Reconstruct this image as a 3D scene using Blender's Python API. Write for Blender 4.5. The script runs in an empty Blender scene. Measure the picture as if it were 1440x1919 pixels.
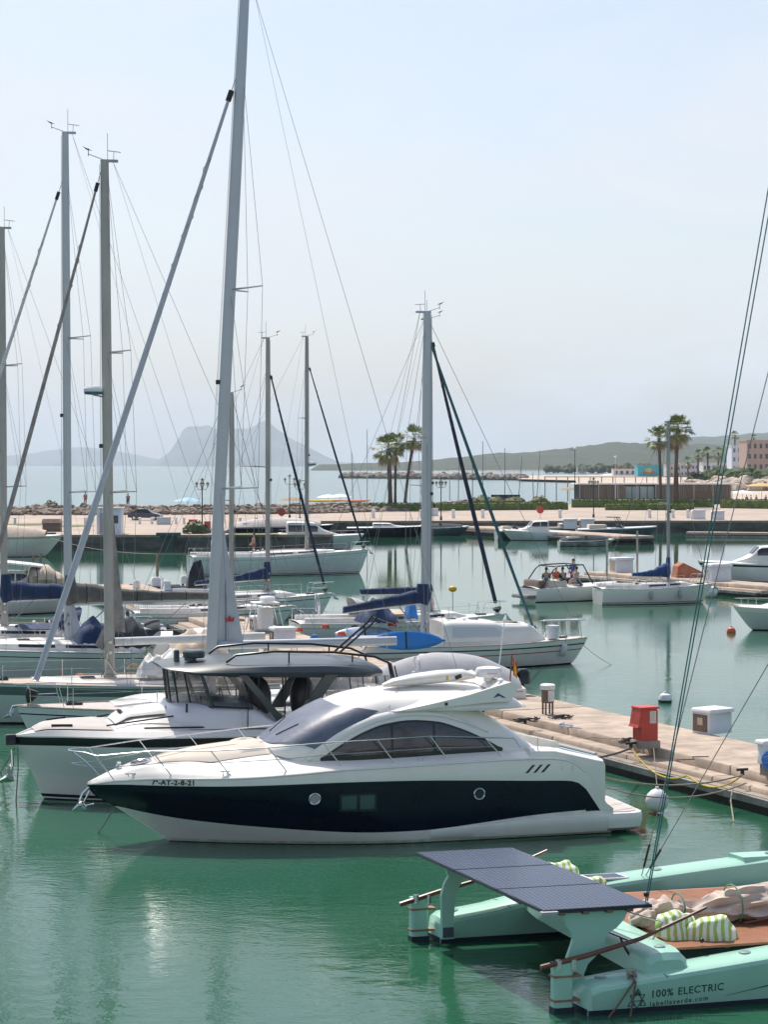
import bpy, bmesh, math, random
from mathutils import Vector, Matrix, noise
S = bpy.context.scene
COL = S.collection
rad = math.radians
random.seed(7)
# ---------------------------------------------------------------- camera, sky, sun, exposure
CAM_H, FOC = 8.6, 3900.0
cam = bpy.data.cameras.new('camera'); cam_o = bpy.data.objects.new('camera', cam); COL.objects.link(cam_o)
cam.sensor_fit = 'HORIZONTAL'; cam.sensor_width = 24.0; cam.lens = 24.0*FOC/1440
cam.shift_y = -87.5/1440; cam.clip_start = 0.5; cam.clip_end = 60000
cam_o.location = (0, 0, CAM_H); cam_o.rotation_euler = (rad(90), 0, 0)
S.camera = cam_o
SUN_EL, SUN_AZ = rad(58), rad(-24)          # azimuth from +Y (the view), negative = to the left
W = bpy.data.worlds.new("World"); S.world = W; W.use_nodes = True
nt = W.node_tree; nt.nodes.clear()
def wn(t, **k):
    n = nt.nodes.new(t)
    for a, b in k.items(): setattr(n, a, b)
    return n
sky = wn('ShaderNodeTexSky'); sky.sky_type = 'NISHITA'; sky.sun_disc = False
sky.sun_elevation = SUN_EL; sky.sun_rotation = SUN_AZ; sky.air_density = 1.0; sky.dust_density = 2.2; sky.ozone_density = 1.0
bg = wn('ShaderNodeBackground'); bg.inputs[1].default_value = 0.14
tc = wn('ShaderNodeTexCoord'); mp = wn('ShaderNodeMapping'); mp.inputs['Scale'].default_value = (1.0, 1.0, 2.6)
nz = wn('ShaderNodeTexNoise'); nz.inputs['Scale'].default_value = 7.5; nz.inputs['Detail'].default_value = 6; nz.inputs['Roughness'].default_value = .48
nz.inputs['Distortion'].default_value = .5
cr = wn('ShaderNodeValToRGB'); cr.color_ramp.elements[0].position = .36; cr.color_ramp.elements[1].position = .64
cr.color_ramp.elements[0].color = (.42,.42,.42,1); cr.color_ramp.elements[1].color = (1,1,1,1)
mx = wn('ShaderNodeMix', data_type='RGBA'); mx.inputs[7].default_value = (5.75, 5.95, 6.35, 1)   # thin high cloud
out = wn('ShaderNodeOutputWorld')
L = nt.links.new
L(tc.outputs['Generated'], mp.inputs[0]); L(mp.outputs[0], nz.inputs['Vector']); L(nz.outputs[0], cr.inputs[0])
sx = wn('ShaderNodeSeparateXYZ'); me_ = wn('ShaderNodeMapRange'); me_.interpolation_type = 'SMOOTHSTEP'   # the veil thins out overhead
me_.inputs[1].default_value = 0.02; me_.inputs[2].default_value = .42; me_.inputs[3].default_value = 1; me_.inputs[4].default_value = .12
ml = wn('ShaderNodeMath'); ml.operation = 'MULTIPLY'; L(tc.outputs['Generated'], sx.inputs[0]); L(sx.outputs['Z'], me_.inputs[0]); L(cr.outputs[0], ml.inputs[0]); L(me_.outputs[0], ml.inputs[1]); L(ml.outputs[0], mx.inputs[0]); L(sky.outputs[0], mx.inputs[6]); L(mx.outputs[2], bg.inputs[0]); L(bg.outputs[0], out.inputs[0])
sl = bpy.data.lights.new('sun', 'SUN'); sl.energy = 4.6; sl.angle = rad(.53); sl.color = (1, .94, .86)
so = bpy.data.objects.new('sun', sl); COL.objects.link(so)
sd = Vector((math.sin(SUN_AZ)*math.cos(SUN_EL), math.cos(SUN_AZ)*math.cos(SUN_EL), math.sin(SUN_EL)))
so.rotation_euler = sd.to_track_quat('Z', 'Y').to_euler()
S.view_settings.view_transform = 'Standard'; S.view_settings.look = 'None'; S.view_settings.exposure = 0.12; S.view_settings.gamma = 1
# ---------------------------------------------------------------- helpers
def at(px, py, Y=None, z=None):
    """photo pixel -> world point, at distance Y or at height z"""
    if Y is None: Y = (CAM_H-z)*FOC/(py-872)
    return Vector(((px-720)*Y/FOC, Y, CAM_H-(py-872)*Y/FOC))
def tab(pts):
    """monotone-ish cubic lookup through (x,y) points"""
    p = sorted(pts); n = len(p); xs = [a for a, b in p]; ys = [b for a, b in p]
    d = [(ys[i+1]-ys[i])/(xs[i+1]-xs[i]) for i in range(n-1)]
    m = [d[0]]+[(0 if d[i-1]*d[i] <= 0 else 2*d[i-1]*d[i]/(d[i-1]+d[i])) for i in range(1, n-1)]+[d[-1]]
    def f(x):
        if x <= xs[0]: return ys[0]
        if x >= xs[-1]: return ys[-1]
        i = 0
        while x > xs[i+1]: i += 1
        h = xs[i+1]-xs[i]; t = (x-xs[i])/h
        return (ys[i]*(2*t**3-3*t*t+1)+h*m[i]*(t**3-2*t*t+t)+ys[i+1]*(3*t*t-2*t**3)+h*m[i+1]*(t**3-t*t))
    return f
def con(c): return lambda x: c
MATS = {}
def mat(name, c, rough=.5, metal=0, var=0, vs=3.0, bump=0, bs=40, spec=.5, alpha=1, coat=0, c2=None, trans=0, vz=1.0):
    if name in MATS: return MATS[name]
    m = bpy.data.materials.new(name); m.use_nodes = True; t = m.node_tree; b = t.nodes['Principled BSDF']
    b.inputs['Base Color'].default_value = (*c, 1); b.inputs['Roughness'].default_value = rough; b.inputs['Metallic'].default_value = metal
    b.inputs['Specular IOR Level'].default_value = spec; b.inputs['Alpha'].default_value = alpha; b.inputs['Coat Weight'].default_value = coat
    b.inputs['Transmission Weight'].default_value = trans
    co = t.nodes.new('ShaderNodeTexCoord')
    if var or c2:
        n = t.nodes.new('ShaderNodeTexNoise'); n.inputs['Scale'].default_value = vs; n.inputs['Detail'].default_value = 7; n.inputs['Roughness'].default_value = .62
        mpp = t.nodes.new('ShaderNodeMapping'); mpp.inputs['Scale'].default_value = (1, 1, vz); t.links.new(co.outputs['Object'], mpp.inputs[0])
        r = t.nodes.new('ShaderNodeMapRange'); r.inputs[1].default_value = .33; r.inputs[2].default_value = .67
        x = t.nodes.new('ShaderNodeMix'); x.data_type = 'RGBA'
        lo = c2 or tuple(max(0, k*(1-var)) for k in c); hi = c if c2 else tuple(min(1, k*(1+var*.6)) for k in c)
        x.inputs[6].default_value = (*lo, 1); x.inputs[7].default_value = (*hi, 1)
        t.links.new(mpp.outputs[0], n.inputs['Vector']); t.links.new(n.outputs[0], r.inputs[0]); t.links.new(r.outputs[0], x.inputs[0]); t.links.new(x.outputs[2], b.inputs['Base Color'])
        rr = t.nodes.new('ShaderNodeMapRange'); rr.inputs[3].default_value = max(0, rough-.08); rr.inputs[4].default_value = min(1, rough+.1)
        t.links.new(n.outputs[0], rr.inputs[0]); t.links.new(rr.outputs[0], b.inputs['Roughness'])
    if bump:
        n2 = t.nodes.new('ShaderNodeTexNoise'); n2.inputs['Scale'].default_value = bs; n2.inputs['Detail'].default_value = 5
        bb = t.nodes.new('ShaderNodeBump'); bb.inputs['Strength'].default_value = bump; bb.inputs['Distance'].default_value = .02
        t.links.new(co.outputs['Object'], n2.inputs['Vector']); t.links.new(n2.outputs[0], bb.inputs['Height']); t.links.new(bb.outputs[0], b.inputs['Normal'])
    MATS[name] = m; return m
white = mat('gelcoat_white', (.82,.79,.735), .22, var=.05, vs=1.3, coat=.3)
cream = mat('gelcoat_cream', (.80,.76,.69), .25, var=.05, vs=1.5, coat=.3)
oldwhite = mat('weathered_white', (.74,.72,.68), .4, var=.14, vs=2.5)
hullteal = mat('hull_pale', (.66,.72,.70), .25, var=.06, vs=1.2, coat=.3)
stain = mat('waterline_stain', (.60,.59,.50), .4, var=.25, vs=4, vz=.3)
navy = mat('gelcoat_navy', (.004,.007,.020), .09, var=.2, vs=1, spec=.32)
black = mat('black_trim', (.012,.013,.015), .35, var=.2, vs=5)
rubber = mat('black_rubber', (.02,.02,.02), .6)
steel = mat('polished_steel', (.62,.62,.62), .22, metal=1)
alu = mat('mast_aluminium', (.46,.49,.52), .38, metal=.35, var=.07, vs=.8)
aluold = mat('mast_weathered', (.42,.40,.37), .5, metal=.2, var=.2, vs=1.2, vz=.3)
wire = mat('steel_wire', (.22,.23,.25), .45, metal=.5)
glass = mat('dark_glass', (.012,.016,.020), .05, spec=.8)
shade = mat('windscreen_cover', (.115,.135,.185), .38, var=.3, vs=1.3, bump=.45, bs=4)
pad = mat('beige_pad', (.60,.53,.45), .8, var=.08, vs=2)
greige = mat('taupe_pad', (.50,.46,.43), .85, var=.07, vs=2)
teak = mat('teak', (.46,.36,.27), .7, var=.2, vs=6)
teakgrey = mat('teak_grey', (.50,.45,.42), .75, var=.15, vs=6)
hardtop = mat('slate_hardtop', (.045,.062,.070), .35, var=.08, vs=1.2, coat=.2)
bluecover = mat('navy_canvas', (.012,.035,.10), .8, var=.3, vs=4, bump=.5, bs=8)
darkcover = mat('charcoal_canvas', (.035,.045,.055), .85, var=.3, vs=4, bump=.5, bs=8)
olive = mat('olive_canvas', (.13,.125,.11), .9, var=.3, vs=3, bump=.5, bs=7)
grycover = mat('grey_canvas', (.40,.40,.42), .85, var=.1, vs=2, bump=.4, bs=6)
beigecan = mat('beige_canvas', (.55,.45,.36), .9, var=.15, vs=3, bump=.4, bs=7)
sailgrey = mat('furled_sail_grey', (.47,.49,.54), .8, var=.08, vs=1.5)
sailwhite = mat('furled_sail_white', (.62,.62,.62), .8, var=.1, vs=2)
sailtan = mat('sail_edge_tan', (.32,.29,.27), .85, var=.3, vs=3)
crimson = mat('crimson', (.45,.02,.03), .5)
red = mat('red_paint', (.52,.055,.035), .45, var=.2, vs=3)
rope = mat('rope', (.32,.27,.2), .9, var=.3, vs=20)
darkrope = mat('dark_rope', (.03,.03,.035), .9, var=.3, vs=20)
yellow = mat('yellow_rope', (.62,.42,.03), .7)
conc = mat('concrete', (.44,.35,.275), .9, var=.35, vs=1.1, bump=.5, bs=25)
concd = mat('concrete_edge', (.30,.25,.20), .9, var=.3, vs=2.0, bump=.6, bs=18)
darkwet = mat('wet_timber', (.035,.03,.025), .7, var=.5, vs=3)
plastic = mat('white_plastic', (.74,.74,.76), .5, var=.06, vs=3)
brown = mat('brown_panel', (.17,.12,.09), .6, var=.3, vs=5)
mint = mat('mint_paint', (.34,.60,.48), .33, var=.06, vs=1.2, coat=.15)
mintd = mat('mint_boot', (.008,.016,.03), .5)
wood = mat('varnished_wood', (.16,.05,.03), .35, var=.3, vs=8, coat=.3)
blue = mat('board_blue', (.02,.22,.62), .4, var=.1, vs=3)
class MB:
    def __init__(s): s.v = []; s.f = []; s.m = []; s.ms = []
    def mi(s, m):
        if m not in s.ms: s.ms.append(m)
        return s.ms.index(m)
    def add(s, vs, fs, m):
        o = len(s.v); s.v += [tuple(p) for p in vs]; k = s.mi(m)
        for f in fs: s.f.append(tuple(o+i for i in f)); s.m.append(k)
    def box(s, c, d, m, rz=0, ry=0, top=1.0):
        x, y, z = (k/2 for k in d); R = Matrix.Rotation(rz, 3, 'Z') @ Matrix.Rotation(ry, 3, 'Y')
        vs = [R @ Vector((a*x*(top if e > 0 else 1), b*y*(top if e > 0 else 1), e*z))+Vector(c) for e in (-1, 1) for b in (-1, 1) for a in (-1, 1)]
        s.add(vs, [(0,2,3,1),(4,5,7,6),(0,1,5,4),(2,6,7,3),(0,4,6,2),(1,3,7,5)], m); return s
    def bbox(s, c, d, m, b=.02, rz=0):
        """box with chamfered vertical and top edges"""
        x, y, z = (k/2 for k in d); b = min(b, x*.9, y*.9, z*.9)
        def ring(ax, ay, e): return [(sx*(ax-(b if i else 0)), sy*(ay-(0 if i else b)), e) for sx, sy, order in ((1,1,(0,1)),(-1,1,(1,0)),(-1,-1,(0,1)),(1,-1,(1,0))) for i in order]
        R = Matrix.Rotation(rz, 3, 'Z'); rs = [ring(x, y, -z), ring(x, y, z-b), ring(x-b*.8, y-b*.8, z)]
        return s.loft([[R @ Vector(p)+Vector(c) for p in r] for r in rs], m, True, True)
    def loft(s, rings, m, close=True, cap=True):
        n = len(rings[0]); vs = [p for r in rings for p in r]; fs = []
        for i in range(len(rings)-1):
            for j in range(n if close else n-1):
                k = (j+1) % n; fs.append((i*n+j, i*n+k, (i+1)*n+k, (i+1)*n+j))
        if cap and close: fs.append(tuple(range(n))[::-1]); fs.append(tuple((len(rings)-1)*n+j for j in range(n)))
        s.add(vs, fs, m); return s
    def tube(s, pts, r, m, n=6, ell=None, cap=True):
        pts = [Vector(p) for p in pts]; rs = r if isinstance(r, (list, tuple)) else [r]*len(pts); rings = []; up = None
        for i, p in enumerate(pts):
            t = (pts[min(i+1, len(pts)-1)]-pts[max(i-1, 0)]).normalized()
            if up is None:
                up = Vector((0, 1, 0)) if abs(t.y) < .8 else Vector((1, 0, 0))
            a = (up-t*up.dot(t)).normalized(); b = t.cross(a); up = a
            e = ell or (1, 1)
            rings.append([p+a*(rs[i]*e[0]*math.cos(2*math.pi*k/n))+b*(rs[i]*e[1]*math.sin(2*math.pi*k/n)) for k in range(n)])
        return s.loft(rings, m, True, cap)
    def ball(s, c, r, m, nu=14, nv=9, f=None):
        r = (r,)*3 if isinstance(r, (int, float)) else r; rings = []
        for i in range(nv+1):
            th = math.pi*i/nv; q = max(math.sin(th), .002)
            rings.append([Vector((c[0]+r[0]*q*math.cos(2*math.pi*k/nu), c[1]+r[1]*q*math.sin(2*math.pi*k/nu), c[2]-r[2]*math.cos(th))) for k in range(nu)])
        if f: rings = [[f(p) for p in q] for q in rings]
        return s.loft(rings, m, True, True)
    def lathe(s, c, prof, m, n=14):
        return s.loft([[Vector((c[0]+r*math.cos(2*math.pi*k/n), c[1]+r*math.sin(2*math.pi*k/n), c[2]+z)) for k in range(n)] for r, z in prof], m)
    def prism(s, poly, y0, y1, m, f=None):
        """polygon in xz extruded along y"""
        a = [Vector((x, y0, z)) for x, z in poly]; b = [Vector((x, y1, z)) for x, z in poly]
        if f: a = [f(p) for p in a]; b = [f(p) for p in b]
        n = len(poly); s.add(a+b, [tuple(range(n)), tuple(range(2*n-1, n-1, -1))]+[(i, n+i, n+(i+1) % n, (i+1) % n) for i in range(n)], m); return s
    def flat(s, poly, z0, z1, m):
        """polygon in xy extruded along z"""
        n = len(poly); s.add([(x, y, z0) for x, y in poly]+[(x, y, z1) for x, y in poly], [tuple(range(n))[::-1], tuple(range(n, 2*n))]+[(i, (i+1) % n, n+(i+1) % n, n+i) for i in range(n)], m); return s
    def grid(s, fn, nu, nv, m):
        vs = [fn(i/nu, j/nv) for i in range(nu+1) for j in range(nv+1)]
        s.add(vs, [(i*(nv+1)+j, (i+1)*(nv+1)+j, (i+1)*(nv+1)+j+1, i*(nv+1)+j+1) for i in range(nu) for j in range(nv)], m); return s
    def build(s, name, parent=None, smooth=True, label=None, normals=True, weld=False, ang=40):
        me = bpy.data.meshes.new(name); me.from_pydata(s.v, [], s.f)
        for m in s.ms: me.materials.append(m)
        me.polygons.foreach_set('material_index', s.m)
        if normals or weld:
            bm = bmesh.new(); bm.from_mesh(me)
            if weld: bmesh.ops.remove_doubles(bm, verts=bm.verts, dist=1e-4)
            if normals: bmesh.ops.recalc_face_normals(bm, faces=bm.faces)
            bm.to_mesh(me); bm.free()
        if smooth:
            me.polygons.foreach_set('use_smooth', [True]*len(me.polygons))
            try: me.set_sharp_from_angle(angle=rad(ang))
            except Exception: pass
        o = bpy.data.objects.new(name, me); COL.objects.link(o)
        if parent: o.parent = parent
        if label: o['label'] = label
        return o
def tag(o, label, cat, group=None):
    o['label'] = label; o['category'] = cat
    if group: o['group'] = group
    return o
def thing(name, label, cat, loc=(0, 0, 0), rz=0, group=None):
    o = bpy.data.objects.new(name, None); COL.objects.link(o); o.location = loc; o.rotation_euler = (0, 0, rz); o.empty_display_size = .3
    return tag(o, label, cat, group)
def struct(o, kind='structure'): o['kind'] = kind; return o
def copy_tree(o, parent=None):
    c = o.copy(); COL.objects.link(c)
    if parent: c.parent = parent
    for ch in list(KIDS.get(o.name, [])) or [k for k in bpy.data.objects if k.parent == o]: copy_tree(ch, c)
    return c
KIDS = {}
def part(name, parent, m, pts, r, n=6, **k):       # a single tube as a part
    return MB().tube(pts, r, m, n, **k).build(name, parent)
def text_mesh(body, size, fn, m, name, parent, ext=0, flipx=False, spacing=1.0, bold=0, align='LEFT'):
    cu = bpy.data.curves.new('t', 'FONT'); cu.body = body; cu.size = size; cu.space_character = spacing; cu.offset = bold; cu.align_x = align; cu.resolution_u = 4
    o = bpy.data.objects.new('t', cu); COL.objects.link(o); dg = bpy.context.evaluated_depsgraph_get(); dg.update()
    me = bpy.data.meshes.new_from_object(o.evaluated_get(dg)); bpy.data.objects.remove(o)
    for v in me.vertices: v.co = fn(v.co.x, v.co.y)
    me.materials.clear(); me.materials.append(m); me.name = name
    p = bpy.data.objects.new(name, me); COL.objects.link(p)
    if parent: p.parent = parent
    return p
def sag(a, b, s, n=10):
    a, b = Vector(a), Vector(b); return [a.lerp(b, i/n)-Vector((0, 0, s*4*(i/n)*(1-i/n))) for i in range(n+1)]
def patch(mb, m, x0, x1, zlo, zhi, yf, off=.006, sides=(1, -1), n=24, k=4):
    """strip of a hull or cabin side between two curves, standing just proud of it"""
    for sg in sides:
        mb.grid(lambda u, v: (lambda x, z: Vector((x, sg*(yf(x, z)+off), z)))(x0+(x1-x0)*u, zlo(x0+(x1-x0)*u)+(zhi(x0+(x1-x0)*u)-zlo(x0+(x1-x0)*u))*v), n, k, m)
def disc_on(mb, m, cx, cz, r, yf, off=.008, side=1, n=20, r2=None):
    if r2 is None:
        vs = [Vector((cx+r*math.cos(2*math.pi*i/n), 0, cz+r*math.sin(2*math.pi*i/n))) for i in range(n)]
        for v in vs: v.y = side*(yf(v.x, v.z)+off)
        mb.add(vs, [tuple(range(n))], m)
    else:
        mb.tube([Vector((cx+r*math.cos(2*math.pi*i/n), side*(yf(cx+r*math.cos(2*math.pi*i/n), cz+r*math.sin(2*math.pi*i/n))+off), cz+r*math.sin(2*math.pi*i/n))) for i in range(n+1)], r2, m, 6)
class Hull:
    """x=0 at the bow tip, negative aft; bands of colour between height curves"""
    def __init__(s, L, B, sheer, stem, Wt, D=.45, q=2.2, q0=None, sf=.85, sl=.35, end=None):
        s.L, s.B = L, B; s.sheer = tab(sheer); s.stemt = tab([(z, x) for x, z in stem]); s.W = tab(Wt); s.D = D*L; s.q = q; s.q0 = q0 or q; s.sf = sf; s.sl = sl*L
        s.end = tab(end) if end else con(-L)
        s.zlow = min(z for x, z in stem)
    def y(s, x, z):
        d = s.stemt(z)-x; r = min(1, max(0, d)/s.D); h = max(0, min(1, z/1.4)); q = s.q0+(s.q-s.q0)*h
        f = 1-(1-r)**q; e = x+s.L
        if e < s.sl: f *= 1-(1-s.sf)*(1-max(e, 0)/s.sl)**2
        return max(.012, s.B/2*s.W(z)*f)
    def ys(s, x): return s.y(x, s.sheer(x))
    def mesh(s, bands, n=44):
        """bands: list of (z curve top, material, rows) from the keel upward"""
        mb = MB(); lo = con(s.zlow)
        for top, m, rows in bands:
            for sg in (1, -1):
                def fn(u, v):
                    x = -s.L*u
                    for _ in range(4):
                        z0, z1 = lo(x), max(top(x), lo(x)); z = z0+(z1-z0)*v; x = s.stemt(z)+(s.end(z)-s.stemt(z))*(u**1.35)
                    return Vector((x, sg*s.y(x, z), z))
                mb.grid(fn, n, rows, m)
            lo = top
        # transom
        zs = [s.zlow+(s.sheer(-s.L)-s.zlow)*i/8 for i in range(9)]
        mb.add([Vector((s.end(z), sg*s.y(s.end(z), z), z)) for z in zs for sg in (1, -1)], [(2*i, 2*i+1, 2*i+3, 2*i+2) for i in range(8)], bands[-1][1])
        return mb
    def deck(s, m, camber=.06, drop=.03, inset=.02, x1=None, n=40, zf=None):
        mb = MB(); xe = x1 or -s.L
        def fn(u, v):
            x = -.03+(xe+.03)*(u**1.2); t = 2*v-1; ys = max(.01, s.ys(x)-inset)
            z = (zf(x, abs(t)) if zf else s.sheer(x)-drop+camber*(1-t*t))
            return Vector((x, t*ys, z))
        mb.grid(fn, n, 12, m); return mb
class Cabin:
    """rounded coachroof or superstructure: superellipse sections between zb and zr"""
    def __init__(s, x0, x1, w, zb, zr, a=.45, b=.8):
        s.x0, s.x1, s.w, s.zb, s.zr, s.a, s.b = x0, x1, w, zb, zr, a, b
    def y(s, x, z):
        h = max(.01, s.zr(x)-s.zb(x)); t = min(1, max(0, (z-s.zb(x))/h)); sn = t**(1/s.b)
        return s.w(x)*max(0, 1-sn*sn)**(s.a/2)
    def z(s, x, y):
        c = min(1, abs(y)/s.w(x))**(1/s.a); return s.zb(x)+(s.zr(x)-s.zb(x))*max(0, 1-c*c)**(s.b/2)
    def mesh(s, m, n=40, k=22):
        mb = MB()
        def fn(u, v):
            x = s.x0+(s.x1-s.x0)*u; th = math.pi*v; c = math.cos(th)
            return Vector((x, s.w(x)*math.copysign(abs(c)**s.a, c), s.zb(x)+(s.zr(x)-s.zb(x))*max(0, math.sin(th))**s.b))
        mb.grid(fn, n, k, m)
        for x, u in ((s.x0, 0), (s.x1, 1)): mb.add([fn(u, j/k) for j in range(k+1)], [tuple(range(k+1))], m)
        return mb
def fender(loc, label, r=.12, l=.5, m=None, tilt=0, rz=0, rope_to=None, ball=False):
    m = m or plastic; t = thing('fender', label, 'fender', loc, rz, 'boat fenders')
    b = MB()
    if ball: b.lathe((0, 0, 0), [(.01, -r), (r*.5, -r*.87), (r*.87, -r*.5), (r, 0), (r*.87, r*.5), (r*.5, r*.87), (.05, r*1.02), (.04, r*1.2)], m, 18)
    else: b.lathe((0, 0, 0), [(.02, -l/2-r*.7), (r*.6, -l/2-r*.35), (r, -l/2+.02), (r*1.02, 0), (r, l/2-.02), (r*.6, l/2+r*.35), (.03, l/2+r*.8)], m, 14)
    b.build('body', t); top = (0, 0, (r*1.2 if ball else l/2+r*.7))
    part('lanyard', t, rope, [top, rope_to or (0, 0, top[2]+.45)], .012)
    t.rotation_euler = (tilt, 0, rz); return t
# ---------------------------------------------------------------- water
def water_mat(name, c, c2, s0, s1, b0, b1, rough, patchy=.12, stretch=1.0, rz=0.0, calm=(55, 130, .13)):
    m = bpy.data.materials.new(name); m.use_nodes = True; t = m.node_tree; b = t.nodes['Principled BSDF']; l = t.links.new
    b.inputs['Roughness'].default_value = rough; b.inputs['IOR'].default_value = 1.333
    co = t.nodes.new('ShaderNodeTexCoord')
    def noi(sc, det, mpv, rot=0):
        mp = t.nodes.new('ShaderNodeMapping'); mp.inputs['Scale'].default_value = mpv; mp.inputs['Rotation'].default_value = (0, 0, rot)
        n = t.nodes.new('ShaderNodeTexNoise'); n.inputs['Scale'].default_value = sc; n.inputs['Detail'].default_value = det
        l(co.outputs['Object'], mp.inputs[0]); l(mp.outputs[0], n.inputs['Vector']); return n
    big = noi(patchy, 3, (1, .55, 1), .3); r = t.nodes.new('ShaderNodeMapRange'); r.inputs[1].default_value = .42; r.inputs[2].default_value = .62
    l(big.outputs[0], r.inputs[0])
    x = t.nodes.new('ShaderNodeMix'); x.data_type = 'RGBA'; x.inputs[6].default_value = (*c, 1); x.inputs[7].default_value = (*c2, 1)
    l(r.outputs[0], x.inputs[0]); l(x.outputs[2], b.inputs['Base Color'])
    n1 = noi(s0, 3, (1, stretch, 1), rz); n2 = noi(s1, 4, (1, stretch, 1), rz+.5)
    sm = t.nodes.new('ShaderNodeMath'); sm.operation = 'MULTIPLY'; sm.inputs[1].default_value = b1; l(n2.outputs[0], sm.inputs[0])
    r2 = t.nodes.new('ShaderNodeMapRange'); r2.inputs[3].default_value = .22; r2.inputs[4].default_value = 1; l(r.outputs[0], r2.inputs[0])
    sp = t.nodes.new('ShaderNodeMath'); sp.operation = 'MULTIPLY'; l(sm.outputs[0], sp.inputs[0]); l(r2.outputs[0], sp.inputs[1])
    ad = t.nodes.new('ShaderNodeMath'); ad.operation = 'MULTIPLY_ADD'; ad.inputs[1].default_value = b0; l(n1.outputs[0], ad.inputs[0]); l(sp.outputs[0], ad.inputs[2])
    bm = t.nodes.new('ShaderNodeBump'); bm.inputs['Strength'].default_value = 1; sy = t.nodes.new('ShaderNodeSeparateXYZ'); mr = t.nodes.new('ShaderNodeMapRange'); mr.inputs[1].default_value = calm[0]; mr.inputs[2].default_value = calm[1]; mr.inputs[3].default_value = 1; mr.inputs[4].default_value = calm[2]; l(co.outputs['Object'], sy.inputs[0]); l(sy.outputs['Y'], mr.inputs[0]); l(mr.outputs[0], bm.inputs['Strength']); bm.inputs['Distance'].default_value = 1
    l(ad.outputs[0], bm.inputs['Height']); l(bm.outputs[0], b.inputs['Normal']); return m
wm = water_mat('harbour_water', (.015,.084,.040), (.028,.108,.070), 1.3, 6.5, .015, .011, .03, patchy=.11, stretch=1.6)
sm_ = water_mat('sea_water', (.05,.13,.14), (.06,.15,.16), .12, .9, .14, .04, .15, patchy=.004, stretch=3, calm=(300, 3000, .6))
def sheet(name, pts, z, m): return struct(MB().__class__.add.__call__ and _sheet(name, pts, z, m))
def _sheet(name, pts, z, m):
    b = MB(); b.add([(x, y, z) for x, y in pts], [tuple(range(len(pts)))], m); o = b.build(name, smooth=False); o.data.flip_normals() if o.data.polygons[0].normal.z < 0 else None; return o
struct(_sheet('harbour_water', [(-400, -20), (400, -20), (400, 300), (-400, 300)], 0, wm))
struct(_sheet('sea', [(-24000, 300), (24000, 300), (24000, 24900), (-24000, 24900)], 0, sm_))
struct(_sheet('seabed', [(-24000, -100), (24000, -100), (24000, 24900), (-24000, 24900)], -.7, concd))
# ---------------------------------------------------------------- quays and promenade
QZ = 1.6
paving = mat('promenade_paving', (.42,.34,.275), .9, var=.25, vs=.25)
quayface = mat('quay_face', (.15,.15,.135), .8, c2=(.035,.04,.037), vs=.35, vz=2.5)
sand = mat('beach_sand', (.50,.41,.33), .95, var=.15, vs=.02)
hedge_m = mat('hedge_leaves', (.12,.17,.045), .8, var=.5, vs=1.0)
def quay(name, poly, top=QZ, m=paving):
    b = MB(); n = len(poly)
    b.add([(x, y, top) for x, y in poly], [tuple(range(n))], m)
    b.add([(x, y, z) for z in (-.6, top-.25) for x, y in poly], [(i, (i+1) % n, n+(i+1) % n, n+i) for i in range(n)], quayface)
    q = [(x, y) for x, y in poly]; b.add([(x, y, z) for z in (top-.25, top) for x, y in q], [(i, (i+1) % n, n+(i+1) % n, n+i) for i in range(n)], concd)
    return struct(b.build(name, smooth=False))
quay('promenade', [(-120, 211), (-17, 209.5), (-17, 262), (200, 268), (200, 372), (26, 372), (12, 362), (-120, 318)])
quay('jetty', [(-16.99, 209.8), (-5.2, 212), (-5.2, 216), (-16.99, 215)], QZ-.02)
struct(_sheet('beach', [(36, 372.01), (200, 372.01), (1500, 420), (1500, 2600), (1700, 4200), (60, 4300), (104, 3350), (250, 3200), (370, 3050), (300, 2300), (190, 1640), (102, 1500), (72, 1120), (94, 1020), (56, 600), (37, 400)], 1.2, sand))
struct(_sheet('surf', [(104, 3340), (250, 3190), (368, 3040), (298, 2290), (188, 1650), (102, 1505), (99, 1560), (180, 1760), (275, 2400), (330, 3000), (240, 3090), (100, 3200)], 0.35, mat('surf_foam', (.75,.77,.76), .8)))
# wooded ridge behind the beach and the far headland
def ridge(name, prof, Y, depth, m, seed, rough=.06, n=140, layers=6):
    """prof: px,py of the skyline at distance Y; rises from the shore to the crest and falls behind"""
    f = tab([(at(a, b, Y).x, max(0.3, at(a, b, Y).z)) for a, b in prof]); x0 = at(prof[0][0], 0, Y).x; x1 = at(prof[-1][0], 0, Y).x
    b = MB()
    def fn(u, v):
        x = x0+(x1-x0)*u; h = f(x); s = math.sin(min(v*1.35, 1)*math.pi/2)**.8 if v < .74 else 1-(v-.74)/.26*.6
        nn = noise.fractal(Vector((x*7/(x1-x0)*3+seed, v*5, seed)), 1, 2, 5)
        return Vector((x, Y-depth*.6+depth*v, max(-.5, h*s*(1+rough*nn*(1 if v < .98 else 0)) - .5)))
    b.grid(fn, n, 26, m); return struct(b.build(name))
scrub = mat('hill_scrub', (.018,.036,.014), .95, c2=(.045,.055,.026), vs=.03)
ridge('far_hill', [(1100, 866), (1180, 845), (1250, 826), (1330, 817), (1400, 813), (1500, 806), (1600, 812), (1750, 866)], 7600, 2500, scrub, 3.3)
ridge('hill', [(600, 870), (700, 867), (780, 864), (850, 857), (930, 850), (1000, 846), (1070, 840), (1120, 832), (1180, 828), (1260, 829), (1330, 832), (1400, 836), (1480, 838), (1650, 850)], 3900, 900, scrub, 9.1, rough=.10, n=260)
rockm = mat('limestone', (.16,.17,.17), .95, c2=(.05,.07,.06), vs=.0035, vz=.4)
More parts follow.
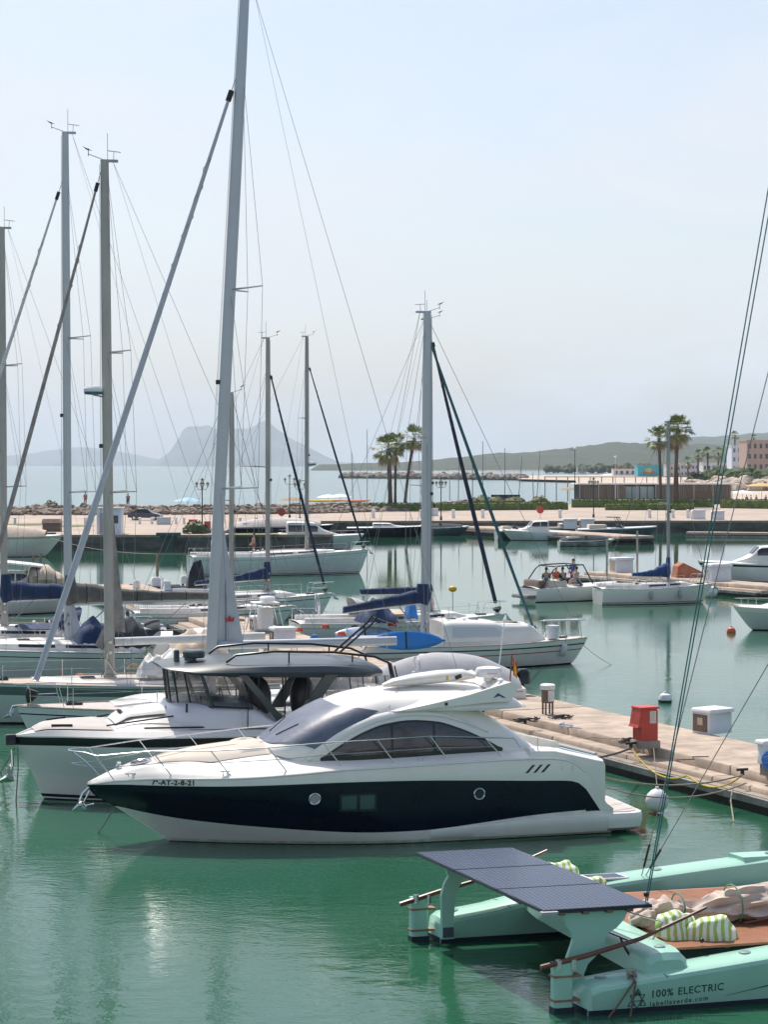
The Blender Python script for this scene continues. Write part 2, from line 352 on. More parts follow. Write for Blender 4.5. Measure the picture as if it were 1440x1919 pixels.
def massif(name, prof, Y, depth, seed, n=170):
    f = tab([(at(a, 0, Y).x, CAM_H-(b-872)*Y/FOC) for a, b in prof]); x0 = at(prof[0][0], 0, Y).x; x1 = at(prof[-1][0], 0, Y).x; b = MB()
    def fn(u, v):
        x = x0+(x1-x0)*u; h = max(0, f(x)); s = (v/.5)**.75 if v < .5 else 1-((v-.5)/.5)**1.6
        nn = noise.fractal(Vector((x*.0022+seed, v*4+seed, 0)), 1, 2.1, 6)
        return Vector((x+30*nn, Y+depth*(v-.5)*(.35+.65*min(1, h/250)), max(-1, h*(s if s > 0 else 0)*(1+(.16*nn if .05 < v < .48 else .0))-1)))
    b.grid(fn, n, 30, rockm); return struct(b.build(name))
massif('rock_headland', [(284, 872), (296, 862), (318, 846), (334, 822), (346, 803), (356, 799), (376, 799), (392, 797), (400, 802), (420, 806), (444, 803), (464, 803), (478, 797), (488, 791), (495, 790), (506, 797), (522, 806), (540, 817), (560, 828), (585, 842), (610, 855), (640, 866), (700, 869), (790, 871)], 18500, 1800, 2.0)
massif('distant_mountains', [(-60, 860), (20, 854), (90, 845), (150, 838), (200, 842), (250, 851), (300, 861), (380, 868), (470, 871)], 24000, 900, 5.0)
# ---------------------------------------------------------------- haze: even air from the harbour to the headland
hz = MB().box((0, 12350, 249), (49000, 25200, 500), black).build('haze', smooth=False)
hm = bpy.data.materials.new('haze_air'); hm.use_nodes = True; t = hm.node_tree; t.nodes.clear()
pv = t.nodes.new('ShaderNodeVolumePrincipled'); pv.inputs['Color'].default_value = (.76,.89,1,1); pv.inputs['Density'].default_value = 6.2e-5; pv.inputs['Anisotropy'].default_value = .25
ou = t.nodes.new('ShaderNodeOutputMaterial'); t.links.new(pv.outputs[0], ou.inputs['Volume']); hz.data.materials.clear(); hz.data.materials.append(hm); hz['kind'] = 'stuff'; hm.cycles.homogeneous_volume = True if hasattr(hm.cycles, 'homogeneous_volume') else False
# ---------------------------------------------------------------- main pier
def pier(name, a, b_, w, label, posts=True, ledge=True, z=.75, under=True):
    """a: near right corner, b_: far right corner; deck lies to the left of the line a->b_"""
    a, b_ = Vector(a), Vector(b_); d = b_-a; Ln = d.length; rz = math.atan2(-d.x, d.y)
    t = thing(name, label, 'pier', (a.x, a.y, 0), rz, 'harbour piers'); n = max(3, int(Ln/4.2)); st = Ln/n; rnd = random.Random(len(label))
    sl, lg, bm_ = MB(), MB(), MB()
    for i in range(n):
        y = (i+.5)*st; dz = rnd.uniform(-.012, .012)
        sl.bbox((-w/2, y, z-.14+dz), (w, st-.025, .28), conc, .025)
        if ledge: lg.bbox((-w-.27+rnd.uniform(-.012,.012), y, z-.37+dz), (.56, st-.03, .24), conc, .03)
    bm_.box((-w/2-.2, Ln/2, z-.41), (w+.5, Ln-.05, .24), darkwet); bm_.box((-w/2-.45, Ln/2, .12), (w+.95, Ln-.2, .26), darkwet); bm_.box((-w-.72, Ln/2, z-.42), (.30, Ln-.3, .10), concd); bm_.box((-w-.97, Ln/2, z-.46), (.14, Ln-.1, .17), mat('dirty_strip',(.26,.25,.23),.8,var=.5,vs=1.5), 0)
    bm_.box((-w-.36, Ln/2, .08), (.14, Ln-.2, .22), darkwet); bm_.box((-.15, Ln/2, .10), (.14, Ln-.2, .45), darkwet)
    sl.build('deck_slab', t); 
    if ledge: lg.build('step_ledge', t)
    bm_.build('edge_beam', t, smooth=False)
    if under:
        for i in range(n+1):
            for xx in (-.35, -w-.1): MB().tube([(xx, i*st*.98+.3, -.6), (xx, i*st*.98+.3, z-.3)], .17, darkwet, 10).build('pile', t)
    return t, rz
PA, PB, PC = Vector((20.6, 35.3, 0)), Vector((1.27, 80, 0)), Vector((-16, 138, 0))
P1, R1 = pier('pier', PA, PB, 3.0, 'long concrete pier with a stepped edge running back from the right between the moored boats')
P2, R2 = pier('pier', PB+Vector((-.02, .05, 0)), PC, 3.0, 'far left half of the concrete pier, between the sterns of the sailing boats')
pier('pier', at(1500, 0, 136)*Vector((1, 1, 0)), at(1150, 0, 155)*Vector((1, 1, 0)), 2.6, 'concrete pier behind the small white sloop at right, with a mooring buoy at its side')
q0 = at(1222, 0, 228)
b = pier('pier', (q0.x, 226, 0), (at(1222, 0, 228).x-17.5, 266, 0), 4.2, 'short pier reaching out from the far quay past the white and green launch', ledge=False, z=.95)
# ---------------------------------------------------------------- foreground motor yacht with the navy hull
def rail_run(parent, pts_top, bases, r=.014, mid=None):
    part('hand_rail', parent, steel, pts_top, r, 8)
    if mid: part('mid_rail', parent, steel, mid, r*.6, 6)
    for a, b in bases: part('stanchion', parent, steel, [a, b], r*.95, 8)
def navy_yacht():
    T = thing('motor_yacht', 'white motor yacht with a navy blue hull side and 7ª-AT-2-8-21 on its bow', 'motor yacht', (-6.74, 47.2, 0), rad(195))
    sh = [(0.1,1.40),(0,1.40),(-.6,1.51),(-1.6,1.60),(-3.06,1.63),(-4.39,1.70),(-5.6,1.77),(-7,1.80),(-8.35,1.84),(-9.6,1.86),(-10.4,1.85),(-10.9,1.78),(-11.25,1.58),(-11.5,1.28),(-11.7,.95),(-11.85,.75),(-12.05,.60)]
    H = Hull(12.05, 3.9, sh, [(0.03,1.42),(0,1.36),(-.14,1.15),(-.63,.85),(-1.3,.4),(-1.98,-.06),(-2.8,-.5)], [(-.5,.5),(-.1,.84),(0.1,.90),(.5,.955),(1.0,.985),(1.5,1.0),(1.9,.985)], D=.46, q=2.3, q0=1.7, sf=.95, sl=.4)
    nt_ = tab([(0,1.36),(-.94,1.425),(-2.65,1.44),(-5.2,1.48),(-7,1.46),(-8.7,1.40),(-10,1.34),(-10.9,1.30),(-11.15,1.24),(-11.35,1.08),(-11.55,.80),(-11.70,.56),(-12.1,.56)])
    nb = tab([(0,.86),(-.63,.85),(-1.18,.745),(-2.09,.60),(-3.83,.44),(-6.48,.29),(-7.3,.295),(-8.2,.35),(-9,.43),(-10.3,.52),(-11.56,.56),(-11.70,.558),(-12.1,.557)])
    H.mesh([(con(.015), black, 2), (con(.085), stain, 1), (nb, white, 6), (lambda x: max(nt_(x), nb(x)), navy, 9), (H.sheer, white, 7)], n=90).build('hull', T, weld=True)
    # deck: outer bevel, side deck, crowned foredeck
    crown = tab([(0,1.42),(-.57,1.66),(-1.67,1.90),(-2.72,2.1),(-4.2,2.2),(-6,2.2),(-10,1.9),(-11.7,1.66)])
    def zf(x, t):
        s = min(H.sheer(x), 5); e = .22*min(1, -x/1.2) if x > -9.8 else .22*max(0, (x+11.0)/1.2)
        if t > .93: return s+(1-t)/.07*e*.35
        if t > .72: return s+e*.35+(.93-t)/.21*e*.65
        return s+e+(crown(x)-s-e)*(1-(t/.72)**2) if crown(x) > s+e else s+e
    dk = MB()
    tt = [-1,-.97,-.93,-.86,-.79,-.72,-.55,-.35,-.15,0,.15,.35,.55,.72,.79,.86,.93,.97,1]
    rows = []
    for i in range(61):
        x = -.02-10.9*(i/60)**1.1
        rows.append([Vector((x, k*max(.01, H.ys(x)-.012), zf(x, abs(k)))) for k in tt])
    dk.loft(rows, white, close=False); dk.build('deck', T, ang=25)
    MB().tube([Vector((x, H.ys(x)+.005, H.sheer(x)-.02)) for x in [-.02-11.3*(i/60) for i in range(61)]], .022, white, 6).build('rub_rail', T)
    MB().tube([Vector((x, -H.ys(x)-.005, H.sheer(x)-.02)) for x in [-.02-11.3*(i/60) for i in range(61)]], .022, white, 6).build('rub_rail', T)
    # stern quarter block, cockpit coaming and swim platform
    sb = MB()
    for sg in (1, -1): sb.loft([[Vector((x, sg*yy, zz)) for yy, zz in ((1.78, .4), (1.80, zt), (1.70, zt+.05), (1.35, zt+.05), (1.30, .4))] for x, zt in ((-10.0, 2.0), (-10.6, 1.98), (-11.1, 1.86), (-11.6, 1.74), (-11.80, 1.70), (-11.84, 1.62))], white)
    sb.bbox((-11.55, 0, 1.05), (.5, 2.7, 1.15), white, .06); sb.build('stern_quarter', T)
    MB().bbox((-10.4, 0, 1.1), (2.0, 2.9, .5), cream, .05).build('cockpit_floor', T); MB().bbox((-10.9, .1, 1.45), (.7, 2.3, .55), cream, .1).build('cockpit_seat', T)
    pl = MB(); n = 14
    out_ = [(-11.7, -1.82)]+[(-12.5-.38*math.sin(a), -1.45-.37*math.cos(a)) for a in [math.pi/2*i/8 for i in range(9)]]
    full = out_+[(x, -y) for x, y in out_[::-1]]
    rings = [[Vector((x*(1 if x > -12 else 1)+dx*(1 if x < -11.9 else 0), y*sc, z)) for x, y in full] for z, sc, dx in ((.06,.93,.12),(.14,.985,.03),(.30,1,0),(.42,1.0,0),(.47,.985,.02))]
    pl.loft(rings, white); pl.build('swim_platform', T)
    MB().flat([(x+(.1 if x < -12 else 0)-(.2 if x > -12 else 0), y*.88) for x, y in full], .472, .485, teakgrey).build('platform_teak', T)
    sp = MB()
    for sg in (1, -1):
        rr = []
        for i in range(25):
            x = -7.6-4.3*i/24; k = min(1, (i/24)*1.6)**.8; o_ = .13*k
            zt = .30+.17*k; yb = H.y(x, .1); yt = H.y(x, zt)
            rr.append([Vector((x, sg*(yb-.05), .05)), Vector((x, sg*(yb+o_*.7), .08)), Vector((x, sg*(yt+o_), .20+.1*k)), Vector((x, sg*(yt+o_*.9), zt-.03)), Vector((x, sg*(yt-.04), zt))])
        sp.loft(rr, white)
    sp.build('spray_rail', T)
    # pale accent strip above the spray rail
    for sg in (1,-1): ac = MB(); patch(ac, oldwhite, -8.2, -11.35, tab([(-11.4,.50),(-10.3,.48),(-8.2,.33)]), tab([(-11.4,.60),(-10.3,.55),(-8.2,.355)]), H.y, .012, (sg,), n=20, k=1); ac.build('accent_strip', T)
    # superstructure
    zb = tab([(-4.0,2.05),(-5,1.86),(-6,1.84),(-8,1.84),(-10.4,1.86)])
    zr = tab([(-4.05,2.2),(-4.4,2.42),(-5.0,2.78),(-5.6,3.06),(-6.2,3.25),(-6.8,3.34),(-7.6,3.34),(-8.3,3.18),(-9.0,2.92),(-9.7,2.5),(-10.4,2.0),(-10.6,1.9)])
    w = tab([(-4.02,.85),(-4.2,1.15),(-4.6,1.38),(-5.2,1.52),(-6,1.6),(-9,1.58),(-10.5,1.5)])
    C = Cabin(-4.02, -10.55, w, zb, zr, .42, .78); C.mesh(white, 60, 30).build('superstructure', T)
    # side windows: one long arched glass each side
    zl = tab([(-5.12,1.945),(-6.84,1.965),(-9.36,2.035)]); zu = tab([(-5.12,1.955),(-5.32,2.10),(-5.65,2.30),(-6.1,2.52),(-6.6,2.68),(-7.2,2.745),(-7.8,2.70),(-8.4,2.52),(-9.0,2.25),(-9.36,2.045)])
    gm = mat('saloon_glass', (.03,.035,.045), .04, c2=(.008,.010,.014), vs=2.2, spec=.8)
    for sg in (1, -1):
        fr = MB(); patch(fr, black, -5.08, -9.40, lambda x: zl(x)-.035, lambda x: zu(x)+.03, C.y, .012, (sg,), 40, 6); f = fr.build('side_window', T)
        g = MB(); patch(g, gm, -5.3, -9.2, lambda x: zl(x)+.07, lambda x: max(zl(x)+.071, zu(x)-.02), C.y, .020, (sg,), 40, 6); g.build('pane', f)
        for xx in (-6.72, -7.72): 
            q = MB(); patch(q, black, xx, xx-.05, lambda x: zl(x), lambda x: zu(x), C.y, .026, (sg,), 1, 6); q.build('mullion', f)
        # raised white arch that frames the glass
        ar = MB(); rr = []
        az = tab([(-4.78,1.98),(-5.1,2.20),(-5.5,2.46),(-6.0,2.70),(-6.5,2.86),(-7.1,2.94),(-7.8,2.90),(-8.4,2.74),(-9.2,2.40)])
        for i in range(41):
            x = -4.78-4.3*i/40; wd = .085*(1-.75*(i/40)**2); z = az(x)
            rr.append([Vector((x, sg*(C.y(x, z-wd)-.01), z-wd)), Vector((x, sg*(C.y(x, z-wd)+.045), z-wd+.01)), Vector((x, sg*(C.y(x, z)+.055), z)), Vector((x, sg*(C.y(x, z+wd)+.03), z+wd-.01)), Vector((x, sg*(C.y(x, z+wd)-.01), z+wd))])
        ar.loft(rr, white).build('window_arch', T)
    # covered windscreen following the superstructure
    ws = MB()
    def wf(u, v):
        k = abs(2*v-1); sgn = -1 if v < .5 else 1; te = rad(13+33*u); th = math.pi/2-(math.pi/2-te)*k
        x = (-4.08-1.55*u)+((-5.04-1.46*u)-(-4.08-1.55*u))*k**2.3; c = max(0, math.cos(th)); h = C.zr(x)-C.zb(x)
        return Vector((x+.012, sgn*(C.w(x)*c**C.a+.02*c), C.zb(x)+h*math.sin(th)**C.b+.02*math.sin(th)))
    ws.grid(wf, 18, 40, shade); ws.build('windscreen', T)
    # hardtop with overhang
    ht = MB(); rr = []
    for x, hw, zl_, zt_, zc in ((-5.75,.35,3.06,3.10,3.13),(-6.0,.8,3.03,3.10,3.20),(-6.4,1.22,2.98,3.02,3.30),(-6.9,1.45,2.96,2.99,3.40),(-7.6,1.50,2.95,3.04,3.46),(-8.4,1.52,2.93,3.08,3.46),(-9.2,1.52,2.93,3.10,3.40),(-9.75,1.50,2.95,3.07,3.28),(-10.02,1.42,2.97,3.00,3.10)):
        rr.append([Vector((x, y, z)) for y, z in ((-hw, zl_+.02), (-hw*1.01, (zl_+zt_)/2), (-hw*.97, zt_), (-hw*.7, zt_+(zc-zt_)*.55), (-hw*.35, zt_+(zc-zt_)*.9), (0, zc), (hw*.35, zt_+(zc-zt_)*.9), (hw*.7, zt_+(zc-zt_)*.55), (hw*.97, zt_), (hw*1.01, (zl_+zt_)/2), (hw, zl_+.02), (hw*.6, zl_-.03), (0, zl_-.04), (-hw*.6, zl_-.03))])
    ht.loft(rr, white).build('hardtop', T)
    MB().tube([(-6.7,1.40,3.06),(-7.2,.5,3.42),(-7.25,0,3.47),(-7.2,-.5,3.42),(-6.7,-1.4,3.06)], .008, grycover, 5).build('hardtop_seam', T)
    wm_ = mat('emblem_blue', (.03,.06,.14), .4)
    for sg in (1, -1):
        wg = MB(); poly = [(-6.9,2.99),(-7.7,3.13),(-8.6,3.31),(-9.3,3.50),(-9.62,3.58),(-9.80,3.52),(-9.74,3.36),(-9.62,3.16),(-9.55,3.14),(-9.0,3.12),(-8.0,3.05),(-7.2,2.98)]
        wg.prism(poly, 1.40*sg, 1.53*sg, white); q = wg.build('radar_wing', T, smooth=False)
        em = MB(); em.prism([(-9.18,3.22),(-9.30,3.34),(-9.36,3.30),(-9.50,3.22),(-9.40,3.23),(-9.33,3.27)], 1.532*sg, 1.538*sg, wm_); em.build('emblem', q, smooth=False)
        MB().box((-8.05, 1.535*sg, 3.12), (.07,.02,.07), black).build('side_light', q)
    ra = MB(); ra.loft([[Vector((x, y, z)) for x, z in ((-9.25,3.36+.05*(1-abs(y)/1.4)),(-9.55,3.52+.05),(-9.85,3.50),(-9.8,3.34),(-9.4,3.26))] for y in (-1.4,-.7,0,.7,1.4)], white); ra.build('radar_arch', T)
    # rolled cream sunroof canopy on the hardtop
    cn = MB(); cn.tube([(-6.85,.35,3.46),(-7.1,.35,3.52),(-7.6,.35,3.58),(-8.2,.35,3.63),(-8.8,.35,3.66),(-9.1,.35,3.62)], [.05,.12,.17,.19,.17,.08], cream, 14, ell=(1.5,.8)); cn.build('sunroof_roll', T)
    MB().box((-8.35,.62,3.62),(.05,.02,.10),yellow).box((-8.62,.62,3.64),(.16,.02,.09),black,0,.4).build('roll_sticker', T)
    rd = MB(); rd.lathe((-9.42,.45,3.60),[(.05,0),(.29,.01),(.31,.06),(.31,.17),(.28,.22),(.1,.25),(.01,.25)],plastic,24); rd.tube([(-9.42,.45,3.5),(-9.42,.45,3.61)],.12,white,10); r_=rd.build('radome',T)
    sc_ = lambda x, y: Vector((-9.30-x, .45+math.sqrt(max(0,.32**2-(-9.30-x+9.42)**2)), 3.69+y))
    text_mesh('Raymarine', .055, sc_, crimson, 'radome_lettering', r_)
    MB().lathe((-9.05,-.3,3.52),[(.04,0),(.2,.02),(.21,.07),(.14,.11),(.01,.12)],plastic,18).build('satellite_dome',T)
    part('aerial',T,plastic,[(-9.72,.2,3.5),(-9.9,.2,4.9)],.012)
    fp = part('flag_pole',T,wood,[(-9.8,.9,3.5),(-9.85,.9,4.15)],.018)
    fl = MB(); 
    for a,b_,m in ((0,.25,crimson),(.25,.75,yellow),(.75,1,crimson)):
        fl.grid(lambda u,v: Vector((-9.87-.10*(a+(b_-a)*u)-.02*v,.9+.03*math.sin(6*v+5*(a+(b_-a)*u)),4.08-.42*v-.08*(a+(b_-a)*u))),3,10,m)
    fl.build('ensign',T)
    MB().lathe((-9.5,1.1,3.55),[(.02,0),(.07,.01),(.075,.05),(.02,.09)],plastic,12).build('navigation_lamp',T)
    # sun pad, hatch, cleats, portholes, vents
    def on_deck(x,y,dz=.02): return Vector((x,y,zf(x,min(1,abs(y)/max(.1,H.ys(x)-.012)))+dz))
    sp_=MB()
    def padf(u,v):
        x=-1.55-2.5*u; hw=(.42+.55*min(1,u*2.2)); y=hw*(2*v-1); e=min(u*12,(1-u)*12,v*10,(1-v)*10,1)
        return on_deck(x,y,.012+.045*max(0,e)**.5)
    sp_.grid(padf,40,20,pad); sp_.build('sun_pad',T)
    for sg in (-1,1): MB().grid(lambda u,v: on_deck(-3.35-.6*u,sg*(.12+.72*v),.05+.06*math.sin(math.pi*min(1,max(0,u)))**.6*min(1,v*10,(1-v)*10)**.4),12,10,pad).build('head_rest',T)
    for i in (.33,.66): part('pad_seam',T,beigecan,[on_deck(-1.55-2.5*k/10,(.42+.55*min(1,k/10*2.2))*(2*i-1),.06) for k in range(11)],.006)
    MB().lathe(tuple(on_deck(-1.22,0,.0)),[(.22,0),(.22,.03),(.18,.05),(.01,.055)],glass,20).build('foredeck_hatch',T)
    MB().tube([on_deck(-1.22+.23*math.cos(a),.23*math.sin(a),.035) for a in [math.pi*2*i/20 for i in range(21)]],.018,steel,6).build('hatch_rim',T)
    ws_=MB(); ws_.lathe(tuple(on_deck(-.72,0,0)),[(.07,0),(.07,.08),(.04,.11),(.055,.15),(.01,.16)],steel,14); ws_.build('windlass',T)
    for x in (-.9,-2.9,-7.4,-10.9):
        for sg in (1,-1):
            y=sg*(H.ys(x)*.93); z=zf(x,.93)+.0; b=MB(); b.tube([(x-.12,y,z+.06),(x+.12,y,z+.06)],.014,steel,6)
            for k in (-.05,.05): b.tube([(x+k,y,z-.01),(x+k,y,z+.06)],.014,steel,6)
            b.build('cleat',T)
    for x,z in ((-4.86,1.13),(-8.72,1.09)):
        for sg in (1,-1):
            b=MB(); disc_on(b,glass if x<-6 else grycover,x,z,.115,H.y,.012,sg); disc_on(b,steel,x,z,.125,H.y,.014,sg,24,.018); b.build('porthole',T)
    for sg in (1,-1):
        b=MB(); patch(b,black,-5.42,-6.30,con(.80),con(1.22),H.y,.010,(sg,),8,3); f=b.build('hull_window',T)
        for x0 in (-5.48,-5.90):
            b=MB(); patch(b,mat('lit_glass',(.05,.085,.09),.08,spec=.8),x0,x0-.34,con(.86),con(1.17),H.y,.016,(sg,),6,3); b.build('pane',f)
        for k in range(3):
            b=MB(); x0=-9.83-.19*k
            b.add([Vector((x0+dx,sg*(H.y(x0+dx,z)+.008),z)) for dx,z in ((0,1.52),(-.07,1.52),(-.25,1.70),(-.18,1.70))],[(0,1,2,3)],black); b.build('air_vent',T)
        for x in (-10.75,-11.0): MB().box((x,sg*(H.y(x,1.6)+.01),1.60),(.02,.02,.09),steel).build('vent_outlet',T)
    # registration on the bow, both sides
    for sg in (1,-1):
        def fn(x,y,sg=sg):
            X=(-1.33-x) if sg>0 else (-2.45+x); Z=1.452+y+.01*(-X-1.3); return Vector((X,sg*(H.y(X,Z)+.012),Z))
        text_mesh('7ª-AT-2-8-21',.155,fn,black,'registration',T,spacing=1.1,bold=.006)
    # anchor under the bow
    b=MB(); b.tube([(-.05,0,1.30),(.10,0,1.16),(.16,0,1.0)],.03,steel,8); b.tube([(.16,0,1.02),(.02,0,.86)],.03,steel,8)
    b.loft([[Vector(p) for p in q] for q in (((.16,0,1.06),(.14,0,.98),(.10,0,1.02)),((.20,.14,.92),(.02,.13,.82),(.08,.13,.92)),((.34,.02,.80),(.28,.02,.76),(.30,.02,.80)))],steel)
    b.loft([[Vector(p) for p in q] for q in (((.16,0,1.06),(.14,0,.98),(.10,0,1.02)),((.20,-.14,.92),(.02,-.13,.82),(.08,-.13,.92)),((.34,-.02,.80),(.28,-.02,.76),(.30,-.02,.80)))],steel)
    b.tube([(-.06,0,1.22),(.12,0,.88),(-.16,0,.92)],.022,steel,8); b.build('anchor',T)
    # guard rails
    xs_=[-.55,-1.75,-3.0,-4.25,-5.5,-6.75,-8.0,-9.3]
    for sg in (1,-1):
        top=[Vector((.42,0,2.16))]+[Vector((.38,sg*.16,2.16)),Vector((.1,sg*.42,2.15))]+[Vector((x+.42,sg*(H.ys(x+.25)*.95 if x<-.6 else .72),H.sheer(x)+.60-(.10 if x<-9 else 0))) for x in xs_]+[Vector((-9.6,sg*1.80,2.32)),Vector((-9.75,sg*1.82,2.1))]
        bases=[(Vector((x,sg*H.ys(x)*.93,zf(x,.93)-.02)),top[i+3]) for i,x in enumerate(xs_)]
        rail_run(T,top,bases,mid=[Vector((.34,sg*.03,1.86)),Vector((.1,sg*.3,1.83))]+[b_.lerp(t_,.5) for b_,t_ in bases])
        part('stanchion',T,steel,[(.38,sg*.16,2.16),(.05,sg*.22,1.9),(-.25,sg*.28,1.60)],.013,8)
        part('stanchion',T,steel,[(-10.2,sg*1.72,1.95),(-10.2,sg*1.72,2.3)],.012,8)
    wp=MB()
    for sg in (1,-1): wp.tube([(-4.30,sg*.35,C.z(-4.3,.35)+.04),(-4.75,sg*.7,C.z(-4.75,.7)+.04)],.014,black,5)
    wp.build('wiper',T)
    return T,H
YT,YH = navy_yacht()
# ---------------------------------------------------------------- second motor yacht, slate hardtop
def hardtop_yacht():
    T = thing('motor_yacht', 'white motor yacht with a black sheer band and a slate grey hardtop cabin', 'motor yacht', (-9.57, 53.5, 0), rad(195))
    sh=[(0,1.66),(-1.5,1.74),(-4,1.72),(-8,1.66),(-12,1.6)]
    H=Hull(12.2,3.9,sh,[(0,1.66),(-.12,1.4),(-.50,.7),(-.85,-.05),(-1.5,-.5)],[(-.5,.45),(0,.80),(.6,.90),(1.1,.97),(1.4,1.0),(1.8,1.02)],D=.36,q=2.6,q0=1.8,sf=.95)
    H.mesh([(con(.03),black,2),(con(.07),white,1),(con(.15),black,1),(tab([(0,.72),(-3,.62),(-8,.5),(-12,.42)]),white,4),(lambda x:H.sheer(x)-.25,mat('gelcoat_shade',(.72,.75,.72),.22,coat=.3),5),(lambda x:H.sheer(x)-.03,black,2),(H.sheer,white,1)],n=60).build('hull',T,weld=True)
    crown=tab([(0,1.70),(-.72,1.84),(-2,2.02),(-4.25,2.24),(-6,2.25),(-7.5,1.9)])
    def zf(x,t):
        s=H.sheer(x); e=.13*min(1,-x/.8)
        if t>.9: return s+(1-t)/.1*e
        if t>.72: return s+e
        if x>-2.4 and t<.72: return s+e-.04+.03*(1-t)
        k=min(1,(-x-2.4)/.5); return s+e+(crown(x)-s-e)*k*(1-(t/.72)**3)
    tt=[-1,-.95,-.9,-.8,-.72,-.7,-.5,-.3,-.1,.1,.3,.5,.7,.72,.8,.9,.95,1]; rows=[]
    for i in range(61):
        x=-.03-12*(i/60); rows.append([Vector((x,k*max(.01,H.ys(x)-.01),zf(x,abs(k)))) for k in tt])
    MB().loft(rows,white,close=False).build('deck',T,ang=30)
    def od(x,y,dz): return Vector((x,y,zf(x,min(1,abs(y)/max(.1,H.ys(x)-.01)))+dz))
    # bow seat, taupe pads in a horseshoe
    b=MB(); b.grid(lambda u,v: od(-.55-1.9*u,(2*v-1)*H.ys(-.55-1.9*u)*.78,.03+.09*min(1,u*8,(1-u)*8,v*12,(1-v)*12)**.5),20,20,greige); b.build('bow_cushion',T)
    b=MB(); b.grid(lambda u,v: od(-2.55-1.6*u,(2*v-1)*(.75+.1*u),.05+.08*min(1,u*8,(1-u)*8,v*12,(1-v)*12)**.5),20,20,white); b.build('coachroof_top',T)
    for sg in (1,-1):
        MB().tube([od(-.95,sg*.6,.14),od(-1.45,sg*.85,.14)],.03,black,6).build('grab_handle',T)
        MB().tube([od(-2.3,sg*1.0,.12),od(-4.0,sg*1.12,.12)],.022,black,6).build('grab_rail',T)
        MB().tube([od(-3.2,sg*1.45,.06),od(-5.0,sg*1.5,.06)],.025,black,6).build('grab_rail',T)
        part('stanchion',T,steel,[(-5.7,sg*1.72,1.75),(-5.7,sg*1.74,2.35)],.014)
    MB().box((-3.1,0,2.2),(.75,.6,.035),glass).build('deck_hatch',T)
    zb=tab([(-3.7,1.85),(-9.5,1.85)]); zr=tab([(-3.75,2.2),(-4.1,2.45),(-4.6,2.52),(-6.0,2.42),(-6.6,2.05),(-7,1.95)]); w=tab([(-3.75,.7),(-4.0,1.15),(-4.5,1.45),(-5.2,1.58),(-7,1.6)])
    C=Cabin(-3.75,-6.9,w,zb,zr,.30,.6); C.mesh(mat('cabin_lilac_white',(.66,.66,.70),.3,coat=.2),30,26).build('cabin_base',T)
    MB().bbox((-9.4,0,1.72),(5.2,3.2,.5),white,.05).build('cockpit_coaming',T)
    # hardtop
    ht=MB(); rr=[]
    for x,hw,zl_,zt_,zc in ((-3.75,.9,3.37,3.40,3.42),(-3.95,1.3,3.33,3.40,3.45),(-4.5,1.62,3.24,3.36,3.52),(-5.3,1.72,3.18,3.40,3.58),(-6.5,1.75,3.14,3.42,3.60),(-8.0,1.75,3.10,3.40,3.56),(-9.1,1.7,3.08,3.32,3.46),(-9.45,1.6,3.10,3.24,3.34)):
        rr.append([Vector((x,y,z)) for y,z in ((-hw*.93,zl_),(-hw,(zl_*.5+zt_*.5)),(-hw*.95,zt_),(-hw*.6,zt_+(zc-zt_)*.7),(0,zc),(hw*.6,zt_+(zc-zt_)*.7),(hw*.95,zt_),(hw,(zl_*.5+zt_*.5)),(hw*.93,zl_),(0,zl_-.02))])
    ht.loft(rr,hardtop).build('hardtop',T)
    # windscreen and side frames
    clear=mat('clear_glazing',(.07,.08,.09),.06,alpha=.5,spec=.8); vin=mat('clear_vinyl',(.42,.42,.46),.25,alpha=.55)
    def wsp(a,k): # a: angle around the front, k: 0 base 1 top
        r=.5-.5*math.cos(a); y=math.sin(a-math.pi/2)*1.0
        s_=2*(a/math.pi)-1; bx=-4.05-.95*abs(s_)**2.4; by=s_*1.42; tx=-3.95-.75*abs(s_)**2.4; ty=s_*1.5
        return Vector((bx+(tx-bx)*k+.02,by+(ty-by)*k,(2.46-.08*abs(s_))+(3.36-.14*abs(s_)-2.46+.08*abs(s_))*k))
    g=MB(); g.grid(lambda u,v: wsp(math.pi*u,v),24,4,clear); g.build('windscreen',T)
    part('windscreen_base',T,black,[wsp(math.pi*i/24,0) for i in range(25)],.035)
    for a in (0,.42,.8,1.2,math.pi/2,1.94,2.34,2.72,math.pi): part('windscreen_frame',T,black if a not in (0,math.pi) else hardtop,[wsp(a,0),wsp(a,1)],.025 if a not in (0,math.pi) else .05)
    for sg in (1,-1):
        P=lambda x,z: Vector((x,sg*(1.5+.12*(z-2.3)),z))
        g=MB(); g.add([P(-4.95,2.42),P(-6.0,2.34),P(-5.75,3.2),P(-4.75,3.22)],[(0,1,2,3)],clear); g.build('side_window',T)
        part('window_frame',T,black,[P(-4.95,2.42),P(-6.0,2.34),P(-5.72,3.2)],.03)
        for a,b_,wd in (((-5.72,3.22),(-6.75,2.0),.11),((-8.05,3.18),(-7.25,2.0),.17),((-7.9,3.2),(-8.4,3.2),.1)): 
            m_=MB(); (x0,z0),(x1,z1)=a,b_; m_.prism([(x0+wd,z0),(x0-wd,z0),(x1-wd,z1),(x1+wd,z1)],sg*1.5,sg*1.60,hardtop,f=lambda p: Vector((p.x,p.y+sg*.12*(p.z-2.3),p.z))); m_.build('roof_pillar',T,smooth=False)
        for x0,z0 in ((-6.15,2.75),(-6.85,2.1),(-7.45,2.5)): part('door_post',T,black,[P(x0,z0-.5) if x0<-6.2 else P(x0,2.3),P(x0,3.16)],.022)
        g=MB(); g.add([P(-8.1,2.1),P(-10.3,2.05),P(-9.6,3.12),P(-8.2,3.14)],[(0,1,2,3)],vin); g.build('aft_curtain',T)
